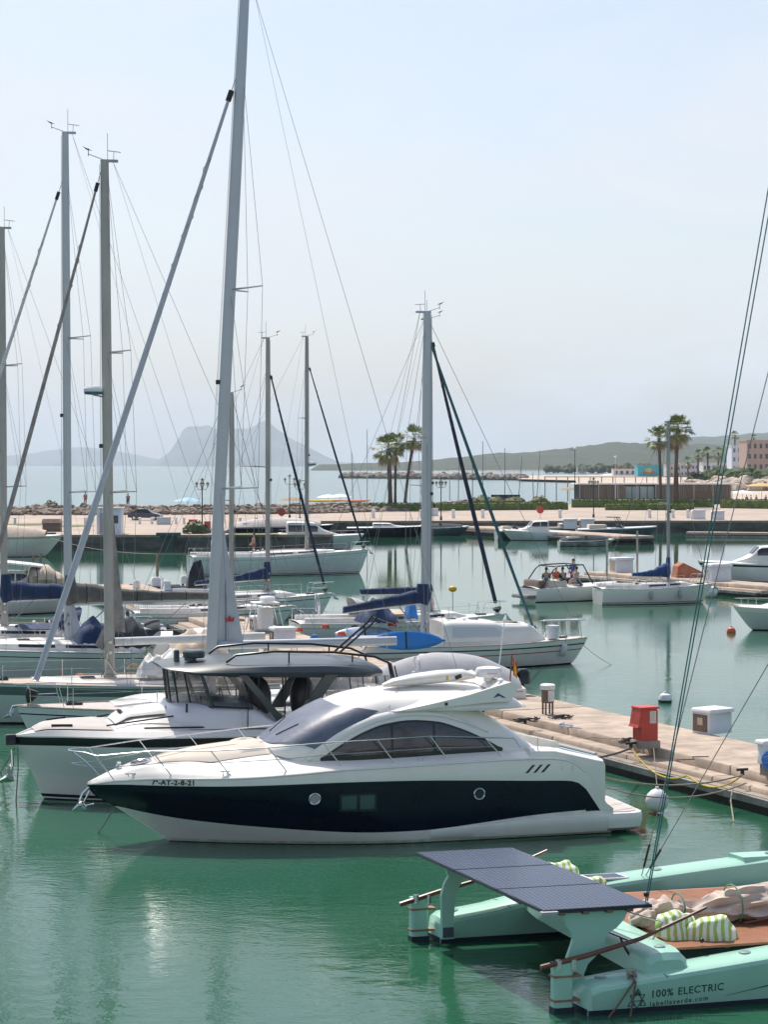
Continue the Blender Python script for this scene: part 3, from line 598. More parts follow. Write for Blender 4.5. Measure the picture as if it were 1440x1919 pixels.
        for x0 in (-8.55,-8.9,-9.25,-9.5): part('curtain_batten',T,black,[P(x0-.15,2.1),P(x0,3.1)],.014)
        # roof rails
        part('roof_rail',T,black,[(-5.35,sg*1.28,3.52),(-5.6,sg*1.3,3.70),(-6.6,sg*1.33,3.78),(-8.2,sg*1.33,3.72),(-9.3,sg*1.3,3.58),(-9.7,sg*1.3,3.40),(-9.85,sg*1.3,2.9)],.032,8)
        for x0,zt in ((-7.0,3.78),(-8.7,3.67)): part('rail_post',T,black,[(x0,sg*1.3,3.45),(x0,sg*1.32,zt)],.022)
        part('mast_bracket',T,black,[(-8.6,sg*.25,3.60),(-9.5,sg*.25,4.35),(-9.65,sg*.25,4.55)],.03)
    for k in range(3): part('curtain_post',T,black,[(-9.9-.12*k,1.1-.8*k,3.3),(-10.2-.1*k,1.1-.8*k,2.1)],.02)
    # covered helm seats and crumpled cover inside, wheel
    b=MB()
    for x0,y0 in ((-6.35,.55),(-6.35,-.45),(-7.6,.2)):
        b.ball((x0,y0,2.45),(.34,.34,.62),mat('black_cover_sheen',(.03,.03,.035),.35,bump=.8,bs=5),16,10,lambda p: p+Vector((.03,.03,.02))*noise.noise(p*4))
    b.build('seat_cover',T)
    MB().tube([(-5.35+.03*math.sin(a),.55+.2*math.cos(a),2.62+.2*math.sin(a)) for a in [math.pi*i/8 for i in range(17)]],.02,black,6).build('steering_wheel',T)
    MB().bbox((-4.95,.4,2.5),(.6,1.1,.25),black,.05).build('dashboard',T)
    b=MB(); b.tube([(-4.55,.5,3.52),(-4.55,.5,3.62)],.16,hardtop,14); b.lathe((-4.65,.45,3.58),[(.05,0),(.27,.01),(.29,.05),(.29,.17),(.25,.21),(.02,.22)],hardtop,20); b.build('radome',T)
    MB().bbox((-4.25,.1,3.62),(.14,.18,.30),hardtop,.03).build('searchlight',T)
    # bow roller with anchor
    b=MB(); b.bbox((.03,0,1.56),(.28,.26,.26),black,.03); b.build('bow_roller',T); b=MB(); b.tube([(.0,0,1.3),(-.02,.05,.9),(.15,0,.55)],.035,steel,7)
    for sg in (1,-1): b.loft([[Vector(p) for p in q] for q in (((.05,0,.95),(0,0,.75),(-.05,0,.8)),((.15,.18*sg,.62),(-.05,.16*sg,.50),(0,.16*sg,.62)),((.36,.03*sg,.50),(.30,.03*sg,.46),(.32,.03*sg,.5)))],steel)
    b.build('anchor',T)
    part('signal_horn',T,black,[(-4.3,1.40,2.28),(-4.3,1.42,2.50)],.03)
    b=MB(); b.tube([(-5.85,1.62,1.78),(-5.85,1.62,2.5)],.014,black,6); b.ball((-5.83,1.62,2.52),.05,black); b.build('side_staff',T)
    return T,H
YT2,YH2=hardtop_yacht()
def line(name,label,pts,r,m,group='mooring lines',cat='mooring line'): return tag(MB().tube(pts,r,m,6).build(name),label,cat,group)
# ---------------------------------------------------------------- sailing boats
def cloth_tube(name, parent, m, pts, hs, ws, seed=1, n=14, f=.12):
    """a stowed sail or its cover: loft along pts, height hs and width ws above the boom, with folds"""
    b=MB(); rings=[]; N=28; P=[Vector(p) for p in pts]; hf=tab([(i/(len(hs)-1),h) for i,h in enumerate(hs)]); wf=tab([(i/(len(ws)-1),h) for i,h in enumerate(ws)])
    for i in range(N+1):
        u=i/N; q=u*(len(P)-1); k=min(int(q),len(P)-2); c=P[k].lerp(P[k+1],q-k); h=hf(u); w=wf(u); r=[]
        for j in range(n):
            a=2*math.pi*j/n; v=Vector((0,w*math.sin(a)*(1-.35*max(0,-math.cos(a)) if False else 1),h*(.5-.5*math.cos(a))))
            d=1+f*noise.noise(Vector((u*14+seed,a*1.3,seed)))*2; r.append(c+Vector((.04*noise.noise(Vector((u*20,a,seed+3))),v.y*d,v.z*(1+f*noise.noise(Vector((u*9,seed,1))))-.06)))
        rings.append(r)
    b.loft(rings,m); o=b.build(name,parent)
    for i in range(3,N-1,5):
        c=sum(rings[i],Vector())/len(rings[i]); MB().tube([c+(p-c)*1.03 for p in rings[i]+rings[i][:1]],.018,darkrope if m is not darkcover else rope,4).build('lashing',o)
    return o
def sailboat(name,label,mast_at,rz,L=11,B=3.5,J=4.0,zm=1.35,fb=(1.25,1.0),mast_top=16,mr=.11,rake=0.0,mm=None,bands=None,hullm=None,stripe=None,deckm=None,
             furl=None,furl_r=.06,furl_top=.97,boom=None,cover=None,cover_h=(.45,.3,.18),boom_z=1.3,spreaders=(.36,.68),spl=.95,windows=True,roof=(.42,.12),lifel=True,
             bow_gear=True,radar=None,leech=None,dodger=None,backstay=True,fenders=(),wheel=True,wireR=.0055,xm=None,boom_dir=-1,stem=None,sprint=0,vane=True,leans=0,extra=None,group='sailing boats moored along the pier',boom_up=.08,lite=False):
    """x=0 bow tip, negative aft.  J = distance from the forestay foot to the mast"""
    xm=-(J+.35) if xm is None else xm; R=Matrix.Rotation(rz,3,'Z'); org=Vector((mast_at[0],mast_at[1],0))-R@Vector((xm,0,0))
    T=thing(name,label,'sailing boat',(org.x,org.y,0),rz,group); mm=mm or alu; hullm=hullm or hullteal; deckm=deckm or oldwhite
    fbow,fst=fb; sh=[(0,fbow),(-L*.35,(fbow+fst)/2-.02),(-L*.7,fst-.02),(-L,fst+.02)]
    H=Hull(L,B,sh,stem or [(0.02,fbow+.02),(-.25,fbow*.6),(-.75,0),(-1.6,-.45)],[(-.45,.35),(0,.80),(fst*.5,.94),(fst,1.0),(fbow,1.0)],D=.55,q=2.0,q0=1.7,sf=.78,sl=.5)
    bb=bands or [(con(.03),navy,2),(con(.06),stain,1),(con(.10),white,1),(con(.14),navy,1),(lambda x:H.sheer(x)-.22,hullm,7),(lambda x:H.sheer(x)-.18,stripe or navy,1),(H.sheer,hullm,2)]
    H.mesh(bb,n=40).build('hull',T,weld=True); H.deck(deckm,camber=.09,drop=.01,inset=.01,n=30).build('deck',T)
    for sg in (1,-1): MB().tube([Vector((-.03-(L-.03)*i/24,sg*H.ys(-.03-(L-.03)*i/24),H.sheer(-.03-(L-.03)*i/24)+.02)) for i in range(25)],.028,teak if stripe is None else alu,5).build('toe_rail',T)
    # coachroof with side windows
    x0,x1=-L*.2,-L*.66; zb=lambda x:H.sheer(x)+.0
    zr=tab([(x0,fbow+.06),(x0-L*.08,(fbow+fst)/2+roof[0]*.8),(x1,fst+roof[0]),(x1-.05,fst+roof[0]-.02)]); w=tab([(x0,B*.14),(x0-L*.08,B*.25),(x0-L*.2,B*.33),(x1,B*.34)])
    C=Cabin(x0,x1,w,zb,zr,.30,.45); C.mesh(white if deckm is not oldwhite else oldwhite,24,16).build('coachroof',T)
    for sg in (1,-1):
        for k in range(2):
            x=x1+.35+.7*k; y=sg*w(x)*.55; b=MB(); b.lathe((x,y,C.z(x,y)-.01),[(.09,0),(.07,.05),(.06,.10),(.085,.16),(.03,.17)],steel,10); b.build('winch',T)
    b=MB(); b.bbox((x1+.55,0,C.z(x1+.55,0)+.03),(1.0,.62,.07),glass if windows else teak,.02); b.build('companionway_hatch',T); MB().box((x1-.012,0,H.sheer(x1)+roof[0]*.5),(.02,.55,roof[0]*.95),black).build('companionway',T,smooth=False)
    if windows:
        for sg in (1,-1):
            for a,b_ in ((x0-L*.12,x0-L*.22),(x0-L*.25,x0-L*.40)):
                q=MB(); patch(q,glass,a,b_,lambda x:zb(x)+roof[0]*.36,lambda x:zb(x)+roof[0]*.66,C.y,.012,(sg,),6,2); q.build('window',T)
    for x in (x0+L*.08,x0-L*.14): MB().bbox((x,0,(H.sheer(x)+.12) if x>x0 else C.z(x,0)+.02),(.5,.5,.05),glass,.02).build('deck_hatch',T)
    if not lite:
        for sg in (1,-1): part('grab_rail',T,teak,[Vector((x0-L*.12-L*.3*i/6,sg*w(x0-L*.12-L*.3*i/6)*.72,C.z(x0-L*.12-L*.3*i/6,w(x0-L*.12)*.72)+.05)) for i in range(7)],.018)
    # cockpit well and coamings
    b=MB(); xc=(x1-L)/2
    for sg in (1,-1): b.loft([[Vector((x,sg*(B*.33+a*.5),H.sheer(x)+c)) for a,c in ((.1,0),(.08,.26),(-.05,.30),(-.25,.28),(-.3,.02))] for x in (x1-.02,(x1-L)/2,-L+.25)],deckm)
    b.build('coaming',T); MB().box((xc,0,H.sheer(xc)+.06),(-(x1+L)*-1-.5 if False else (L+x1)-.5,B*.42,.03),teakgrey).build('cockpit_sole',T)
    if wheel:
        b=MB(); b.tube([(xc-.6,0,fst+.1),(xc-.6,0,fst+.95)],.06,plastic,8); b.tube([(xc-.7,.45*math.cos(a),fst+.95+.45*math.sin(a)) for a in [2*math.pi*i/16 for i in range(17)]],.02,steel,6)
        for a in range(6): b.tube([(xc-.7,0,fst+.95),(xc-.7,.44*math.cos(a*math.pi/3),fst+.95+.44*math.sin(a*math.pi/3))],.01,steel,4)
        b.build('steering_wheel',T)
    if dodger:
        hb=MB(); hw=B*.33
        hb.grid(lambda u,v:(lambda a,t:Vector((x1+.35-1.25*t+.25*(1-math.sin(a)),hw*math.copysign(abs(math.cos(a))**.6,math.cos(a)),fst+roof[0]*.6+(.30+.62*math.sin(t*1.5+.08))*math.sin(a)**.55 if math.sin(a)>0 else fst+roof[0]*.6)))(math.pi*v,u),10,18,dodger); hb.build('spray_hood',T)
    # mast, boom, sails
    ztop=mast_top; base=Vector((xm,0,H.sheer(xm)+.1)); tip=Vector((xm-rake,0,ztop)); mp=lambda t:base.lerp(tip,t); hh=lambda z:mp((z-base.z)/(ztop-base.z))
    b=MB(); b.tube([mp(t) for t in (0,.25,.5,.75,.9,1)],[mr,mr,mr,mr*.97,mr*.9,mr*.8],mm,14,ell=(.66,1.0)); M=b.build('mast',T)
    b=MB(); b.bbox((mp(.45).x+mr+.05,0,mp(.45).z),(.12,.1,.14),black,.02); b.build('steaming_light',T)
    for k,zz in enumerate((.9,1.25)): 
        for sg in (1,-1): q=hh(base.z+zz)+Vector((0,sg*mr*.72,0)); MB().tube([q,q+Vector((0,sg*.12,0))],.055,steel,8).build('mast_winch',T)
    b=MB(); rn=random.Random(len(label))
    for k in range(7):
        a=rn.random()*6; p=hh(base.z+rn.uniform(.6,1.5))+Vector((mr*.9*math.cos(a),mr*.7*math.sin(a),0)); b.tube([p,p+Vector((.05,.02,-.25)),p+Vector((rn.uniform(-.35,.35),rn.uniform(-.3,.3),-rn.uniform(.6,.9)))],.013,rn.choice([rope,white,crimson,darkrope]),4)
    for k in range(5): b.tube([hh(base.z+.05)+Vector((.22*math.cos(a*.8+k)+rn.uniform(-.03,.03),.22*math.sin(a*.8+k),.02*k)) for a in range(9)],.014,rn.choice([rope,white,darkrope]),4)
    b.build('halyard_tails',T)['kind']='stuff'
    b=MB(); b.bbox((tip.x-mr*.9,0,tip.z+.02),(mr*3.4,mr*.8,.09),mm,.02); b.build('masthead_crane',T)
    if vane:
        part('aerial',T,wire,[tip+Vector((-.1,0,0)),tip+Vector((-.1,0,.95))],.010)
        b=MB(); b.tube([tip+Vector((0,0,.04)),tip+Vector((.55,0,.22))],.012,black,5); b.tube([tip+Vector((.55,0,.15)),tip+Vector((.55,0,.42))],.012,black,5); b.prism([(tip.x+.42,ztop+.34),(tip.x+.75,ztop+.48),(tip.x+.60,ztop+.36)],-.012,.012,black); b.build('wind_vane',T)
        b=MB(); b.tube([tip+Vector((-.3,0,.04)),tip+Vector((-.32,0,.35))],.010,wire,5); b.tube([tip+Vector((-.55,0,.32)),tip+Vector((-.1,0,.36))],.014,wire,5); b.build('wind_sensor',T)
    foot=Vector((-.35-sprint*0,0,H.sheer(-.35)+.12)); hound=hh(base.z+(ztop-base.z)*furl_top)+Vector((mr*.6,0,0))
    if furl:
        a=foot; c=hound; b=MB(); N=12; f0,f1=.035,.955
        b.tube([a.lerp(c,f0+(f1-f0)*i/N)-Vector((0,0,.10*4*(i/N)*(1-i/N))) for i in range(N+1)],[furl_r*(.75+.45*math.sin(math.pi*min(1,(i/N)*.8+.1))) * (1-.45*(i/N)) for i in range(N+1)],furl,9); fs=b.build('furled_headsail',T)
        b=MB(); b.tube([a,a.lerp(c,.012),a.lerp(c,.02)],[furl_r*.6,furl_r*1.9,furl_r*1.9],rubber,10); b.build('furler_drum',T)
        b=MB(); b.tube([a.lerp(c,.955),a.lerp(c,.972)],furl_r*.9,rubber,6); b.tube([a.lerp(c,.955),c],.012,wire,5); b.build('halyard_swivel',T)
        if not lite:
            q=MB(); q.tube([a.lerp(c,f0+(f1-f0)*i/60)+Vector((math.cos(i*1.9)*furl_r*.9,math.sin(i*1.9)*furl_r*.9,-.10*4*(i/60)*(1-i/60))) for i in range(55)],.012,sailtan,4); q.build('sail_edge',fs)
    else: part('forestay',T,wire,[foot,hound],wireR*1.2)
    if backstay:
        part('backstay',T,wire,[tip+Vector((-mr*1.6,0,0)),Vector((-L+.1,.0,fst+.1))],wireR)
        part('topping_lift',T,wire,[tip+Vector((-mr*1.6,.03,0)),hh(base.z+boom_z)+Vector((-(boom or 3),0,boom_up+.1))],wireR*.7)
    # spreaders and shrouds
    cp=[Vector((xm-.45,sg*H.ys(xm-.45)*.97,H.sheer(xm)+.05)) for sg in (1,-1)]
    for sg,c in zip((1,-1),cp):
        prev=c
        for k,s in enumerate(spreaders):
            root=mp(s); l=spl*(1-.15*k); e=root+Vector((-.62*l,sg*l*.9,.05)); part('spreader',T,mm,[root,e],[.035,.022]); part('shroud',T,wire,[prev,e],wireR); prev=e
            part('shroud',T,wire,[c+Vector((.1-.2*k,0,0)) if k==0 else last,root+Vector((0,sg*mr*.5,-.1))],wireR*.9); last=e
        part('shroud',T,wire,[prev,hound+Vector((-mr,0,0))],wireR)
        if not lite: part('halyard',T,wire,[hh(ztop-.1)+Vector((mr*.95,sg*.03,0)),base+Vector((mr*1.6,sg*.12,.1))],wireR*.7)
    if boom:
        g=hh(base.z+boom_z)+Vector((-mr,0,0)); e=g+Vector((-boom,0,boom_up)); bo=MB(); bo.tube([g,e],[.085 if boom<4.5 else .14]*2,mm if mm is not aluold else sailwhite,12,ell=(.75,1)); bo.build('boom',T)
        part('boom_vang',T,wire,[hh(base.z+.15),g.lerp(e,.3)],.025)
        part('mainsheet',T,rope,[g.lerp(e,.85),Vector((x1-.4 if -L*.9<x1-.4 else x1,0,fst+.35))],.016)
        if cover:
            cloth_tube('sail_cover',T,cover,[g+Vector((.06,0,.02)),g.lerp(e,.5)+Vector((0,0,.03)),e],[h for h in cover_h],[h*.42 for h in cover_h],seed=len(label))
            b=MB()
            if cover_h[0]>.3: b.tube([g+Vector((-.02,0,-.05)),g+Vector((.08,0,.25)),g+Vector((.10,0,cover_h[0]*1.25))],[mr*1.7,mr*1.8,mr*1.25],cover,10); b.build('cover_collar',T)
    if leech:   # corner of a main sail furled inside the mast
        z1,z0,wd,m=leech; b=MB(); n=10
        def lf(u,v):
            z=z1+(z0-z1)*u; p=hh(z); return Vector((p.x-mr*.7-wd*(u**1.05)*v,.05*math.sin(v*5+u*3)*u,z-.08*v*u))
        b.grid(lf,24,10,m); l_=b.build('sail_leech',T)
        if extra=='crown':
            q=MB(); cx=lf(.80,.55); s_=.155
            q.add([cx+Vector((-x*s_,sg,z*s_)) for sg in (.06,) for x,z in ((-.8,-.5),(.8,-.5),(1.0,.5),(.45,.05),(0,.8),(-.45,.05),(-1.0,.5))],[tuple(range(7))],crimson)
            q.build('crown_emblem',l_)
            part('sail_batten',l_,darkcover,[lf(.5,.45)+Vector((0,.05,0)),lf(.99,.35)+Vector((0,.05,0))],.012)
    if radar is not None:
        p=hh(radar)+Vector((mr*1.2,0,0)); b=MB(); b.lathe((p.x+.25,0,p.z),[(.05,-.02),(.30,0),(.32,.06),(.32,.09)],mat('teal_trim',(.02,.14,.17),.5),18); b.lathe((p.x+.25,0,p.z+.09),[(.32,0),(.33,.10),(.28,.17),(.02,.19)],plastic,18); b.tube([(p.x-.2,0,p.z-.1),(p.x+.25,0,p.z-.02)],.03,mm,6); b.build('radome',T)
    if lifel:
        n=6; pts=[]
        for sg in (1,-1):
            row=[]
            for i in range(n):
                x=-1.6-(L-2.2)*i/(n-1); p=Vector((x,sg*H.ys(x)*.96,H.sheer(x))); row.append(p+Vector((0,0,.6))); part('stanchion',T,steel,[p,p+Vector((0,0,.62))],.014)
            part('lifeline',T,steel,row,.006); part('lifeline',T,steel,[p-Vector((0,0,.3)) for p in row],.005)
        yb=H.ys(-1.2)*.9; zt=H.sheer(0)+.62
        b=MB(); b.tube([(-1.35,yb,zt-.6),(-1.2,yb,zt),(-.35,.28,zt+.05),(.1,0,zt+.05),(-.35,-.28,zt+.05),(-1.2,-yb,zt),(-1.35,-yb,zt-.6)],.016,steel,6); b.tube([(-1.25,yb,zt-.3),(-.35,.25,zt-.28),(-.35,-.25,zt-.28),(-1.25,-yb,zt-.3)],.012,steel,5)
        for sg in (1,-1): b.tube([(-.35,sg*.28,zt+.05),(-.4,sg*.2,zt-.6)],.014,steel,6)
        b.build('pulpit',T)
        ye=H.ys(-L+.2)*.93
        for sg in (1,-1): MB().tube([(-L+1.3,sg*ye,fst+.6),(-L+.15,sg*ye,fst+.62),(-L+.1,sg*ye*.4,fst+.62)],.014,steel,6).tube([(-L+.15,sg*ye,fst),(-L+.15,sg*ye,fst+.62)],.014,steel,6).build('pushpit',T)
    if bow_gear:
        b=MB(); b.tube([(-.3,0,fbow+.05),(.12,0,fbow+.02),(.18,0,fbow-.15)],.035,steel,7)
        for sg in (1,-1): b.loft([[Vector(p) for p in q] for q in (((.14,0,fbow-.02),(.10,0,fbow-.10),(.06,0,fbow-.05)),((.26,.12*sg,fbow-.22),(.12,.11*sg,fbow-.30),(.15,.11*sg,fbow-.22)),((.40,.02*sg,fbow-.30),(.36,.02*sg,fbow-.34),(.36,.02*sg,fbow-.32)))],steel)
        b.build('anchor',T)
    for i,(fx,sg,fm) in enumerate(fenders):
        p=Vector((fx,sg*(H.y(fx,.7)+.13),.62)); wp=org+R@p; fender((wp.x,wp.y,wp.z),FL.pop(0),.11,.46,fm,0,0,(0,-.04*sg,H.sheer(fx)+.05-p.z))
    T['_h']=0; del T['_h']; return T,H,org,R
FL=['navy fender on the navy furled pale yacht beside the tallest mast, nearer its stern','navy fender on the navy furled pale yacht beside the tallest mast, nearer its bow',
    'grey fender amidships on the small white sloop by the right hand pier','grey fender nearer the bow of the small white sloop by the right hand pier',
    'white fender slung high under the bow of the old white cruiser with two stripes']
LB,RB=rad(195),rad(15)
# big silver mast behind the motor yachts, in-mast furling with the red crown
sailboat('sailing_yacht','large sailing yacht with the tallest silver mast and a red crown on its sail corner',at(392,0,64),LB,L=14.2,B=4.3,J=5.5,fb=(1.35,1.15),mast_top=23.2,mr=.185,rake=1.12,furl=sailgrey,furl_r=.105,furl_top=.885,boom=5.7,boom_z=1.75,boom_up=.02,spreaders=(.30,.58),spl=1.5,leech=(7.0,3.12,.86,sailgrey),extra='crown',roof=(.4,.1),deckm=teakgrey,hullm=hullteal,wireR=.007)
# weathered mast, green striped hull
B4=sailboat('sailing_yacht','long pale green sailing yacht with a dark sheer band and a stained beige mast',at(206,0,70.6),LB,L=13.2,B=3.9,J=4.9,fb=(1.4,1.2),mast_top=18.9,mr=.175,rake=-.18,mm=aluold,furl=sailtan,furl_r=.08,furl_top=.985,boom=5.2,boom_z=1.25,spreaders=(.36,.63),spl=1.3,deckm=teak,radar=11.0,leech=(7.6,3.0,.42,sailtan),windows=False,
    bands=[(con(.05),navy,2),(con(.09),stain,1),(tab([(0,1.02),(-13.2,.78)]),mat('hull_sage',(.52,.62,.56),.3,var=.06),5),(tab([(0,1.30),(-13.2,1.10)]),mat('hull_dark_sage',(.10,.15,.14),.3),2),(tab([(0,1.4),(-4.6,1.28),(-9.2,1.18),(-13.2,1.22)]),mat('hull_sage',(.52,.62,.56)),1)],roof=(.16,.06),stripe=mat('hull_dark_sage',(.10,.15,.14),.3),hullm=mat('hull_sage',(.52,.62,.56),.3,var=.06),wireR=.007,dodger=None)
sailboat('sailing_yacht','white sailing yacht with a dark olive canvas over its long boom',at(128,0,83.4),LB,L=14.0,B=4.2,J=6.2,fb=(1.45,1.2),mast_top=21.9,mr=.165,rake=-.12,furl=sailwhite,furl_r=.085,furl_top=.91,boom=5.6,boom_z=1.75,cover=olive,cover_h=(.88,.46,.34),boom_up=.05,spreaders=(.30,.60),spl=1.55,leech=(3.6,1.7,.5,sailgrey),dodger=darkcover,wireR=.007,stripe=darkcover)
sailboat('sailing_yacht','sailing yacht at the left edge with a navy canvas over its boom',at(8,0,90.5),LB,L=12.5,B=4.0,J=5.5,fb=(1.4,1.2),mast_top=18.9,mr=.155,rake=-.1,mm=aluold,furl=sailwhite,furl_r=.08,boom=3.9,boom_z=1.4,cover=bluecover,cover_h=(.9,.66,.6),spreaders=(.36,.66),spl=1.4,dodger=bluecover,wireR=.007)
# right of the pier: bows to the open basin
sailboat('sailing_yacht','pale sailing yacht with a navy furled headsail and blue fenders, bow to the open basin',at(502,0,116.5),RB,L=10.8,B=3.5,J=3.35,fb=(1.35,1.1),mast_top=15.7,mr=.135,mm=aluold,furl=mat('navy_furl',(.02,.03,.06),.8),furl_r=.085,furl_top=.88,boom=4.0,boom_z=.95,cover=bluecover,cover_h=(.75,.32,.22),boom_up=-.25,spreaders=(.50,),spl=2.0,fenders=((-5.3,-1,bluecover),(-3.9,-1,bluecover)),wireR=.009)
sailboat('sailing_yacht','small sailing yacht with a short tan mast lying in front of the pale sloop',at(434,0,110),RB,L=8.6,B=2.9,J=3.0,fb=(1.1,.9),mast_top=12.4,mr=.13,mm=aluold,furl=None,furl_top=.97,boom=3.0,boom_z=.9,cover=None,spreaders=(.5,),spl=.8,roof=(.3,.1),wireR=.012,wheel=False)
sailboat('sailing_yacht','long pale sailing yacht moored beyond the others, blue hatch covers along its deck',at(575,0,165),RB,L=14.4,B=4.3,J=4.7,fb=(1.85,1.45),mast_top=18.8,mr=.16,mm=aluold,furl=mat('navy_furl',(.02,.03,.06),.8),furl_r=.09,furl_top=.88,boom=None,spreaders=(.33,.62),spl=1.0,radar=8.6,wireR=.009,roof=(.35,.1),stripe=mat('gold_line',(.3,.28,.2),.5))
B9=sailboat('sailing_cruiser','old white cruiser with black and red hull stripes and a furled teal headsail',at(797,0,88.6),RB,L=10.4,B=3.6,J=4.75,xm=-7.35,fb=(1.1,1.0),mast_top=15.1,mr=.20,rake=-.1,furl=None,boom=3.4,boom_z=1.7,cover=bluecover,cover_h=(.62,.42,.28),boom_up=-.35,spreaders=(.62,),spl=1.0,windows=False,roof=(.95,.1),wireR=.009,deckm=white,lifel=False,bow_gear=False,wheel=False,fenders=((-1.3,-1,None),) if False else (),
    bands=[(con(.05),navy,2),(tab([(0,.62),(-10.4,.50)]),white,5),(tab([(0,.66),(-10.4,.54)]),crimson,1),(tab([(0,.84),(-10.4,.74)]),white,2),(tab([(0,.90),(-10.4,.79)]),black,1),(tab([(0,1.1),(-10.4,1.0)]),white,2)])
b10=sailboat('sailing_yacht','white sailing yacht behind the striped cruiser, navy furled headsail and steel bow rail',at(804,0,101.5),RB,L=10.6,B=3.4,J=3.55,fb=(1.25,1.05),mast_top=15.7,mr=.15,mm=aluold,furl=mat('navy_furl',(.02,.03,.06),.8),furl_r=.11,furl_top=.95,boom=3.3,boom_z=1.1,cover=bluecover,cover_h=(.4,.34,.28),spreaders=(.44,),spl=1.1,wireR=.009,dodger=grycover,stripe=teak)
# moored at the right hand pier
b20=sailboat('sailing_sloop','small white sloop with a royal blue sail cover beside the day boat',at(1253,0,130),rad(13),L=7.6,B=2.7,J=2.6,fb=(1.15,.95),mast_top=11.3,mr=.10,mm=aluold,furl=None,boom=2.3,boom_z=.55,cover=mat('royal_canvas',(.015,.06,.20),.8,var=.2,bump=.4,bs=8),cover_h=(.95,.38,.2),spreaders=(.5,),spl=.7,roof=(.38,.1),wireR=.012,wheel=False,vane=False,fenders=((-4.6,-1,grycover),(-2.6,-1,grycover)),hullm=white,stripe=white)
FL=FL[-1:]
# extras on the striped cruiser: forestay with teal sail, deckhouse, buckets, bow rail
T9,H9,O9,R9=B9
b=MB(); a,c=Vector((-2.45,0,1.5)),Vector((-7.25,0,14.2)); N=12; b.tube([a.lerp(c,i/N)-Vector((0,0,.08*4*(i/N)*(1-i/N))) for i in range(N+1)],[.04+.035*math.sin(math.pi*min(1,.15+i/N*.8)) for i in range(N+1)],mat('teal_furl',(.04,.12,.15),.8),8); b.build('furled_headsail',T9)
MB().tube([a,a+Vector((-.06,0,.16))],.13,rubber,10).build('furler_drum',T9)
C9=Cabin(-3.3,-6.9,tab([(-3.3,.5),(-3.8,1.05),(-5,1.25),(-6.9,1.3)]),con(1.15),tab([(-3.3,1.3),(-3.9,1.75),(-4.6,1.98),(-6.5,2.05),(-6.9,2.0)]),.3,.45); C9.mesh(white,20,16).build('deckhouse',T9)
b=MB(); patch(b,mat('cabin_side_panel',(.62,.63,.66),.4),-4.2,-6.5,con(1.35),tab([(-4.2,1.45),(-4.7,1.75),(-6.5,1.8)]),C9.y,.012,(-1,),10,3); b.build('cabin_panel',T9)
for x in (-5.2,-6.2): MB().lathe((x,0,C9.z(x,0)-.01),[(.22,0),(.22,.04),(.15,.06),(.01,.06)],glass,16).build('roof_hatch',T9)
b=MB(); b.tube([(-2.2,.55,1.1),(-2.0,.5,1.85),(-.15,.12,1.95),(-.05,0,1.95),(-.15,-.12,1.95),(-2.0,-.5,1.85),(-2.2,-.55,1.1)],.02,steel,6)
for x,y in ((-1.1,.35),(-1.1,-.35),(-.3,.14),(-.3,-.14)): b.tube([(x,y,1.05),(x-.1,y,1.9)],.016,steel,6)
b.build('pulpit',T9); MB().bbox((-1.2,-.38,1.92),(1.9,.16,.06),plastic,.02).build('rail_board',T9)
def w9(p): return O9+R9@Vector(p)
def bucket(p,label,r=.3,h=.55):
    b=MB(); b.lathe((0,0,0),[(r*.86,0),(r*.92,h*.4),(r*.95,h*.8),(r*1.03,h*.82),(r*1.03,h*.9),(r*.97,h*.92),(r,h),(r*.8,h*1.02),(.02,h*1.03)],plastic,20); o=b.build('tub'); o.location=p; return tag(o,label,'tub','white tubs on the striped cruiser')
bucket(w9((-1.75,-.45,1.16)),'round ribbed white tub on the bow of the striped cruiser'); bucket(w9((-3.0,.45,1.3)),'plain white tub beside the deckhouse of the striped cruiser, farther aft',.28,.5)
fp=w9((-1.35,-1*(H9.y(-1.35,.7)+.13),.66)); fender(fp,FL.pop(0),.13,.5,None,.5,rad(15))
line('mooring_line','thin mooring line running from the bow of the striped cruiser down into the water',sag(w9((-.5,-.1,1.05)),w9((.9,-1.2,-.1)),.12),.012,rope)
def board(name,label,p0,rz,Lb,Wb,m,tilt):
    T=thing(name,label,'paddleboard',p0,rz,'blue boards lashed to the cruisers'); b=MB(); rings=[]
    for i in range(25):
        u=i/24; w=Wb/2*(math.sin(math.pi*min(1,.06+u*.97))**.55 if u<.96 else .12); x=-Lb/2+Lb*u; k=.10*(2*u-1)**4
        rings.append([Vector((x,.06*math.sin(a)+k,w*math.cos(a))) for a in [2*math.pi*j/12 for j in range(12)]])
    b.loft(rings,m); b.build('board',T)
    for x in (-Lb*.32,-Lb*.05): MB().box((x,-.066,0),(.06,.02,Wb*.9),grycover if x<-Lb*.2 else black).build('strap',T)
    T.rotation_euler=(tilt,0,rz); return T
board('paddleboard','bright blue board on its edge along the side of the striped cruiser',at(768,1200,84.4),rad(8),2.95,.78,blue,-.25)
board('paddleboard','blue and white board lying behind the bright blue one, partly hidden by rails',at(690,1187,92),rad(12),2.9,.75,mat('board_blue_white',(.02,.25,.62),.4,c2=(.6,.62,.65),vs=1.6),-.7)
